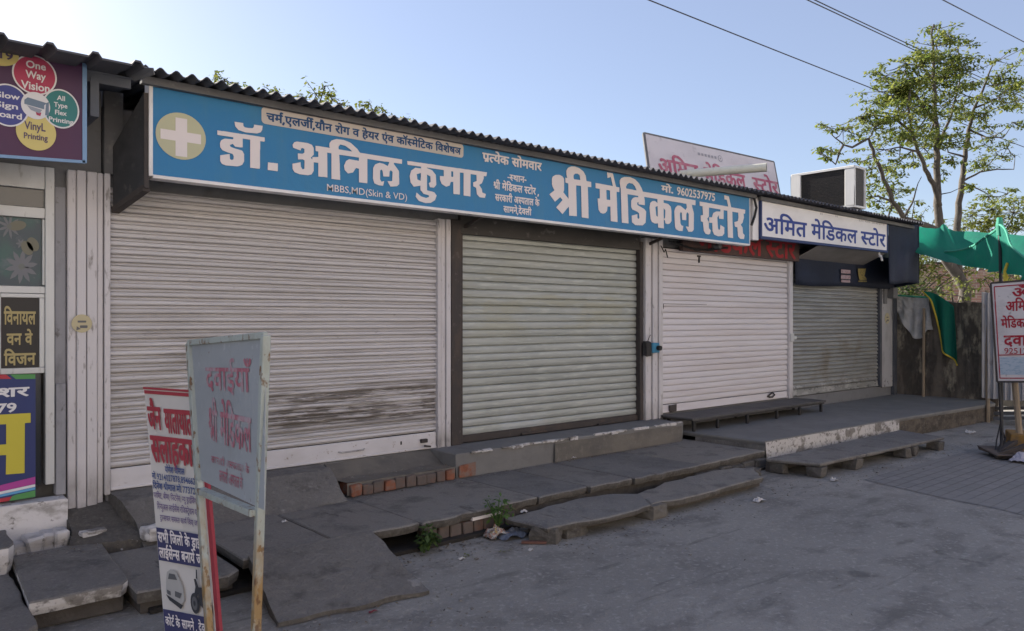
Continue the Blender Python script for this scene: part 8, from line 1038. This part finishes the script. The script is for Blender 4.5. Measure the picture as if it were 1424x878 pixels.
sk = [ [(760, 1290, 18.2), (770, 1180, 18.2), (742, 1120, 18.2), (690, 1060, 18.2), (668, 960, 18.1), (658, 830, 18), (655, 720, 18), (652, 600, 18), (648, 480, 18), (640, 330, 18), (632, 170, 18), (640, 100, 18)],
       [(742, 1120, 18.2), (735, 980, 18.4), (738, 870, 18.6), (752, 740, 18.7), (765, 640, 18.8), (785, 530, 18.9), (805, 440, 19), (850, 335, 19), (880, 265, 19.1)],
       [(660, 840, 18), (640, 750, 17.8), (605, 690, 17.6), (578, 620, 17.5), (555, 540, 17.4), (535, 430, 17.3), (545, 330, 17.3), (520, 290, 17.3)],
       [(735, 980, 18.4), (640, 930, 17.8), (520, 890, 17.4), (470, 820, 17.2), (435, 730, 17.1), (400, 640, 17), (370, 565, 17), (310, 600, 16.8), (270, 590, 16.7), (225, 550, 16.6)],
       [(655, 610, 18), (690, 520, 18.3), (720, 440, 18.5), (745, 340, 18.6), (740, 230, 18.7)], [(650, 500, 18), (600, 440, 17.7), (560, 380, 17.6), (470, 350, 17.4), (430, 315, 17.4)],
       [(555, 540, 17.4), (480, 480, 17.2), (400, 470, 17), (340, 475, 16.9)], [(785, 530, 18.9), (850, 560, 19.2), (920, 560, 19.3), (960, 510, 19.4)], [(805, 440, 19), (880, 410, 19.2), (950, 420, 19.4), (1010, 400, 19.5)],
       [(752, 740, 18.7), (830, 700, 18.9), (900, 690, 19), (965, 690, 19), (970, 640, 19)], [(752, 740, 18.7), (820, 770, 18.9), (870, 800, 19)], [(470, 820, 17.2), (410, 800, 17), (360, 810, 16.9)], [(270, 590, 16.7), (240, 670, 16.6), (180, 620, 16.5)], [(578, 620, 17.5), (500, 600, 17.2), (440, 610, 17.1)], [(640, 330, 18), (590, 270, 17.9), (530, 260, 17.8)], [(648, 480, 18), (600, 600, 18.3), (620, 560, 18.3)],
       [(520, 890, 17.4), (560, 800, 17.6), (590, 720, 17.7)], [(470, 820, 17.2), (455, 900, 17.1), (420, 880, 17)], [(765, 640, 18.8), (700, 620, 18.5), (690, 580, 18.4)] ]
b = MB(); nodes = []
radii = [(.15, .016), (.10, .014), (.065, .012), (.075, .010), (.042, .009), (.042, .009), (.036, .008)] + [(.028, .006)] * 20
for pts, (ra, rb) in zip(sk, radii):
    P3 = [tz(*p) for p in pts]; out = []
    for k in range(len(P3) - 1):
        for q in range(3):
            t = q / 3; p = P3[k].lerp(P3[k + 1], t); out.append(p + Vector((r5.uniform(-.02, .02), r5.uniform(-.02, .02), 0)))
    out.append(P3[-1]); limb(b, out, ra, rb); nodes += out
base_ = tz(760, 1290, 18.2); limb(b, [Vector((base_.x + .1, base_.y, 0)), base_], .18, .15)
cl = [(650, 120, 50, 25), (700, 150, 60, 22), (740, 190, 50, 26), (650, 190, 60, 28), (570, 220, 40, 24), (530, 260, 40, 28), (440, 310, 50, 28), (420, 295, 30, 18), (600, 260, 80, 36), (680, 260, 80, 45), (750, 280, 80, 36), (640, 340, 80, 38), (560, 340, 90, 36), (480, 370, 80, 36), (430, 430, 60, 36), (350, 480, 50, 28), (270, 530, 60, 22), (215, 520, 30, 15), (400, 520, 70, 36), (500, 470, 80, 42), (600, 430, 80, 42), (700, 420, 70, 42), (760, 430, 60, 36), (580, 520, 80, 36), (500, 560, 80, 36), (600, 600, 60, 28), (440, 610, 50, 28), (700, 580, 60, 26), (740, 550, 50, 24), (220, 615, 60, 18), (180, 630, 30, 14), (300, 660, 50, 18), (380, 690, 40, 34), (370, 760, 40, 34), (450, 690, 60, 34), (470, 770, 60, 34), (420, 820, 40, 28),
      (900, 250, 60, 18), (930, 300, 70, 26), (880, 350, 60, 26), (960, 345, 55, 26), (900, 400, 80, 34), (980, 425, 50, 26), (850, 460, 60, 34), (960, 500, 50, 22), (860, 520, 50, 22), (880, 565, 40, 22), (850, 590, 50, 18), (940, 600, 50, 26), (900, 630, 50, 22), (840, 670, 60, 26), (750, 600, 50, 18), (720, 650, 30, 18), (640, 640, 50, 18), (860, 800, 50, 26), (940, 790, 40, 18), (760, 760, 40, 18), (680, 700, 30, 18), (540, 440, 50, 24), (640, 500, 40, 20), (800, 330, 40, 24), (820, 400, 40, 22), (560, 670, 40, 16), (500, 650, 40, 18), (420, 880, 50, 22), (340, 720, 30, 18)]
tw = MB(); lf = MB()
for x, y, rx, ry in cl:
    dc_ = nearest(tz(x, y, 18), nodes); dep = (dc_ - CAM).dot(FWD) + r5.uniform(-.5, .5); c = tz(x, y, dep); s = .3416 * dep / 1060
    nd = nearest(c, nodes); limb(b, [nd, nd.lerp(c, .5) + Vector((0, 0, -.04)), c], .016, .005, 5)
    for q in range(max(4, int(rx * ry / 185))):
        e = c + Vector((r5.gauss(0, .62) * rx * s, r5.gauss(0, .6) * rx * s, r5.gauss(0, .75) * ry * s)); limb(b, [c, e], .010, .004, 4)
        leaves(lf, e, rx * s * .62, ry * s * .36, int(16 + rx * ry / 125), r5.uniform(.075, .135), r5)
b.build('trunk', m_bark, tr, smooth=True); lf.build('crown', m_leaf, tr)
def shrub(name, label, cat, blobs, m, n, size, seed, trunk=None, group=None):
    r = random.Random(seed)
    if trunk is not None:                              # the crown goes on below the roof line
        blobs = blobs + [(x + 6, y + 24, d + .3, rx * 1.4, ry * 1.7) for x, y, d, rx, ry in blobs[::2]] + [(x - 4, y + 52, d + .5, rx * 1.6, ry * 2.2) for x, y, d, rx, ry in blobs[1::2]]
    cs = [(at(x, y, d), rx * d / 1060, ry * d / 1060) for x, y, d, rx, ry in blobs]
    g = min((c for c, _, _ in cs), key=lambda q: q.z); t = thing(name, label, cat, (cs[0][0].x, cs[0][0].y, 0), group)
    f = MB(); s = MB(); root = Vector((cs[0][0].x, cs[0][0].y, 0))
    hub = Vector((root.x, root.y, max(.4, cs[0][0].z * .55)))
    limb(s, [root, hub], .09, .05)
    for c, rx, rz in cs:
        limb(s, [hub, hub.lerp(c, .5) + Vector((r.uniform(-.1, .1), r.uniform(-.1, .1), .1)), c], .035, .008, 5)
        k = max(4, int(n * rx * rz * .12))
        for q in range(k):
            e = c + Vector((r.gauss(0, .5) * rx, r.gauss(0, .5) * rx, r.gauss(0, .5) * rz)); limb(s, [c, e], .009, .003, 4); leaves(f, e, rx * .30 + .05, rz * .28 + .05, max(8, int(n * rx * rz / k)), size, r)
    s.build('stem', m_bark, t); f.build('crown', m, t); return t
shrub('tree', 'pale leafy treetop showing just above the left end of the corrugated roof', 'tree', [(300, 106, 12, 12, 7), (313, 110, 12, 16, 8), (324, 115, 12, 12, 5)], m_leafyel, 1500, .10, 1, (2.2, 3.0, 3.6))
shrub('tree', 'yellowish treetop above the corrugated roof behind the doctor name', 'tree', [(378, 128, 13, 14, 6), (384, 134, 13, 14, 8), (418, 135, 13, 16, 9), (440, 132, 13, 14, 14), (452, 120, 13, 8, 12), (446, 145, 13, 18, 9), (462, 140, 13, 10, 8), (476, 145, 13, 12, 7), (405, 138, 13, 14, 7)], m_leafyel, 1700, .10, 2, (3.9, 4.2, 3.7))
shrub('tree', 'sparse leafy treetop above the middle of the corrugated roof', 'tree', [(507, 147, 14, 13, 9), (518, 153, 14, 14, 9), (532, 158, 14, 12, 7), (555, 165, 14, 10, 6), (570, 170, 14, 9, 4)], m_leafyel, 1200, .10, 3, (5.6, 4.6, 3.8))
shrub('tree', 'dense yellow green tree behind the right side of the green canopy', 'tree', [(1352, 300, 27, 26, 18), (1380, 292, 27, 30, 18), (1410, 296, 27, 34, 20), (1440, 300, 26, 34, 22), (1340, 318, 27, 22, 16), (1375, 318, 27, 34, 14), (1415, 318, 27, 34, 14), (1400, 345, 27, 40, 22), (1440, 350, 27, 40, 22), (1365, 310, 27, 30, 14), (1425, 278, 27, 24, 12)], m_leafyel, 560, .19, 4)
shrub('bush', 'pale green bush top showing beside the far end of the corner shop roof', 'bush', [(1262, 292, 20, 16, 12), (1282, 300, 20, 16, 10), (1248, 284, 20, 9, 6), (1300, 305, 20, 12, 8), (1272, 280, 20, 9, 5)], m_leafyel, 800, .13, 9)
shrub('bush', 'green bush between the navy awning and the far brick wall', 'bush', [(1258, 368, 21, 26, 16), (1280, 372, 21, 24, 16), (1305, 366, 21, 20, 10), (1245, 385, 21, 20, 18), (1268, 395, 21, 24, 12), (1325, 372, 21, 16, 8), (1275, 355, 21, 22, 10), (1250, 355, 21, 18, 10), (1340, 380, 21, 18, 10), (1255, 392, 21, 22, 12), (1300, 385, 21, 22, 8), (1355, 362, 21, 14, 8)], m_leafyel, 1700, .13, 5)
shrub('bush', 'dark green bush just behind the compound wall', 'bush', [(1255, 404, 17, 18, 14), (1276, 402, 17, 20, 10), (1296, 410, 17, 14, 10), (1262, 418, 17, 22, 10)], m_leafdark, 2200, .12, 6)
shrub('bush', 'bright leafy sprig in front of the far brick wall', 'bush', [(1322, 398, 17, 16, 9), (1340, 392, 17, 16, 8), (1352, 402, 17, 12, 9), (1335, 412, 17, 18, 8), (1310, 408, 17, 10, 7)], m_leafyel, 900, .12, 7)
shrub('bush', 'green bush beneath the canopy beside the iron sheet', 'bush', [(1385, 378, 20, 20, 14), (1405, 384, 20, 24, 14), (1370, 388, 20, 14, 10), (1435, 380, 20, 30, 18)], m_leafyel, 800, .14, 8)
def weed(name, label, c, h, n, m, seed, lsz):
    r = random.Random(seed); t = thing(name, label, 'weed', c); s = MB(); f = MB(); c = Vector(c)
    for k in range(n):
        a = r.uniform(0, 6.28); e = c + Vector((math.cos(a) * h * r.uniform(.1, .45), math.sin(a) * h * r.uniform(.1, .45), h * r.uniform(.5, 1))); limb(s, [c, c.lerp(e, .5) + Vector((0, 0, h * .1)), e], .004, .002, 5)
        leaves(f, e, .05, .05, 7, lsz, r); leaves(f, c.lerp(e, .65), .04, .04, 4, lsz, r)
    s.build('stem', m_weed, t); f.build('leaves', m, t)
weed('weed', 'bright green upright weed growing at the edge of the drain slab', (3.62, -1.52, .03), .24, 14, m_weed, 2, .042)
weed('weed', 'low dark green weed growing from the drain below the pavement edge', (2.98, -1.55, .01), .16, 11, m_leafdark, 3, .06)
# overhead wires
for lab, a, m1, c in (('lowest overhead wire crossing behind the tall tree', (640, -105, 10), (1225, 128, 17), (1470, 222, 24)), ('thicker of the two close overhead wires ending at the tree crown', (1010, -52, 9), (1225, 48, 16), (1480, 168, 24)), ('thinner upper wire of the close pair above the tree', (1030, -52, 9), (1232, 47, 16.2), (1490, 166, 24.4)), ('overhead wire crossing the top right corner of the sky', (1180, -68, 9), (1365, 28, 16), (1500, 98, 22))):
    A, M_, C_ = at(*a), at(*m1), at(*c); pts = [(A * (1 - t) * (1 - 2 * t) + M_ * 4 * t * (1 - t) + C_ * t * (2 * t - 1)) for t in [k / 24 for k in range(25)]]
    b = MB(); b.tube(pts, .011, 5); tag(b.build('overhead_wire', m_wire), lab, 'wire', 'overhead wires')

# ------------------------------------------------------------------ litter
def crumple(name, label, cat, c, sx, sy, h, m, seed):
    b = MB(); c = Vector(c); b.grid(lambda u, v: (c.x + sx * (u - .5) * (1 + .3 * noi((u * 3, v * 3, 0), 1, seed)), c.y + sy * (v - .5) * (1 + .3 * noi((u * 3, v * 3, 5), 1, seed)), c.z + .004 + h * max(0, .5 + .9 * noi((u * 3.3, v * 3.3, 2), 1, seed + 1)) * math.sin(math.pi * min(.98, max(.02, u))) ** .5), 9, 9)
    return tag(b.build(name, m), label, cat)
m_paper = mat('dirty_paper', (.50, .48, .47), .7); m_packet = mat('printed_packet', (.45, .42, .38), .5, [((38, 38, 38), .48, .55, (.30, .10, .05), .8), ((55, 55, 55), .52, .58, (.10, .08, .08), .8), ((30, 30, 30), .56, .62, (.42, .32, .06), .8)])
p = onZ(691, 748, 0); crumple('crisp_packet', 'crumpled printed snack packet on the road beside the bright weed', 'packet', (p.x, p.y, .0), .17, .15, .10, m_packet, 3)
p = onZ(714, 747, 0); crumple('plastic_bag', 'bluish transparent plastic scrap next to the crumpled snack packet', 'plastic', (p.x, p.y, .0), .24, .14, .06, mat('bluish_plastic', (.14, .16, .21), .35), 5)
b = MB(); p = onZ(725, 757, 0); q = onZ(760, 757, 0); b.bar(p + Vector((0, 0, .015)), q + Vector((0, 0, .012)), .03, .016); tag(b.build('wood_offcut', mat('reddish_wood', (.15, .075, .06), .85)), 'reddish brown stick of wood on the road before the drain slab', 'stick')
p = onZ(519, 852, 0); crumple('wrapper', 'small dark red wrapper on the road in front of the ramp', 'wrapper', (p.x, p.y, 0), .055, .02, .012, mat('dark_red_foil', (.16, .02, .03), .4), 7)
b = MB(); b.box((3.44, -1.452, .118), (3.72, -1.40, .138), jit=.004); tag(b.build('tile_strip', m_cream), 'white strip of tile wedged under the pavement edge', 'tile')
for lab, x, y, z, s, sd in (('white paper scrap lying at the foot of the grey step', 797, 638, .19, .07, 1), ('white paper scrap in front of the row of bricks', 619, 665, .19, .08, 2), ('white paper scrap on the road before the farther drain slab', 1056, 698, 0, .12, 3), ('white paper scrap on the road before the low stone bench', 1160, 669, 0, .09, 4), ('tiny paper scrap on the nearer drain slab', 729, 713, .135, .06, 5), ('small paper scrap on the road below the left ramp corner', 642, 778, 0, .05, 6), ('paper scrap on the ground behind the platform front corner', 1350, 603, 0, .16, 8), ('pale paper scrap on the pavement beside the rusty sign leg', 396, 727, .19, .04, 9), ('paper scrap on the road between nearer drain slab and camera', 738, 766, 0, .04, 10)):
    p = onZ(x, y, z); crumple('paper_scrap', lab, 'litter', (p.x, p.y, z), s, s * .6, s * .35, m_paper, sd)['group'] = 'paper scraps'
for lab, x, y in (('yellowish fallen leaf sprig on the road before the snack packet', 702, 768), ('yellow fallen leaf on the road left of the snack packet', 650, 775)):
    p = onZ(x, y, 0); b = MB(); leaves(b, (p.x, p.y, .012), .03, .004, 9, .03, random.Random(x)); tag(b.build('fallen_leaf', m_leafyel), lab, 'leaf')
# dry leaves and dirt caught in corners and joints
r10 = random.Random(55); b = MB()
def litter(x, y, z, s):
    a = r10.uniform(0, 6.28); d = Vector((math.cos(a), math.sin(a), r10.uniform(-.2, .35))); q = Vector((-d.y, d.x, r10.uniform(-.3, .3))); c = Vector((x, y, z + s * .25)); i = len(b.v)
    b.v += [c - d * s, c + q * s * r10.uniform(.25, .5), c + d * s * r10.uniform(.6, 1.1), c - q * s * r10.uniform(.25, .5)]; b.f.append([i, i + 1, i + 2, i + 3]); b.m.append(r10.choice((0, 0, 1, 2)))
for k in range(130): litter(r10.uniform(4.1, 7.3), -.45 - abs(r10.gauss(0, .035)), .184, r10.uniform(.006, .018))
for k in range(90): litter(r10.uniform(2.95, 4.05), -.475 - abs(r10.gauss(0, .04)), .184, r10.uniform(.006, .018))
for k in range(70): litter(r10.uniform(2.98, 4.0), -.30 + r10.gauss(0, .04), .300, r10.uniform(.005, .014))
for k in range(120): litter(r10.uniform(7.6, 13.8), -.04 - abs(r10.gauss(0, .05)), .276, r10.uniform(.008, .022))
for k in range(150): litter(r10.uniform(2.6, 3.9), -1.5 - abs(r10.gauss(0, .10)), .004, r10.uniform(.007, .022))
for k in range(150): litter(r10.uniform(3.7, 7.2), -2.03 - abs(r10.gauss(0, .10)), .004, r10.uniform(.006, .02))
for k in range(160): litter(r10.uniform(6.9, 10.6), -2.15 - abs(r10.gauss(0, .16)), .004, r10.uniform(.006, .02))
for k in range(110): litter(r10.uniform(.7, 1.75), -.50 - abs(r10.gauss(0, .12)), .175, r10.uniform(.006, .018))
for k in range(90): litter(r10.uniform(1.5, 2.7), -2.15 - abs(r10.gauss(0, .12)), .004, r10.uniform(.006, .016))
for k in range(160): litter(r10.uniform(2.0, 11), r10.uniform(-4.5, -2.3), .004, r10.uniform(.004, .013))
tag(b.build('leaf_litter', [mat('dry_leaf', (.16, .12, .075), .9), mat('grey_dust_clod', (.30, .28, .26), .95), mat('dark_bits', (.07, .06, .05), .95)]), kind='stuff')
# loose grit along the foot of the pavement
r9 = random.Random(41); b = MB()
for k in range(520):
    x = r9.uniform(1.9, 11.5) if k % 3 else r9.uniform(2.4, 4.2); y = -1.5 - abs(r9.gauss(0, .28)) - (.45 if 3.7 < x < 7 else .0) - (.7 if x > 7.2 else 0)
    if x < 2.65 and y > -2.3: y -= .9
    s = r9.uniform(.0015, .006) * (2.2 if r9.random() < .06 else 1); i = len(b.v); c = Vector((x, y, s * .4))
    P8 = [c + Vector((sx * s * r9.uniform(.6, 1.3), sy * s * r9.uniform(.6, 1.3), sz * s * r9.uniform(.5, 1))) for sz in (-.5, .6) for sy in (-1, 1) for sx in (-1, 1)]
    b.v += P8
    for q in ((0, 2, 3, 1), (4, 5, 7, 6), (0, 1, 5, 4), (2, 6, 7, 3), (0, 4, 6, 2), (1, 3, 7, 5)): b.f.append([i + z for z in q]); b.m.append(0)
tag(b.build('gravel', mat('dusty_grit', (.23, .215, .20), .95, [((25, 25, 25), .45, .6, (.14, .125, .115), .8)])), kind='stuff')
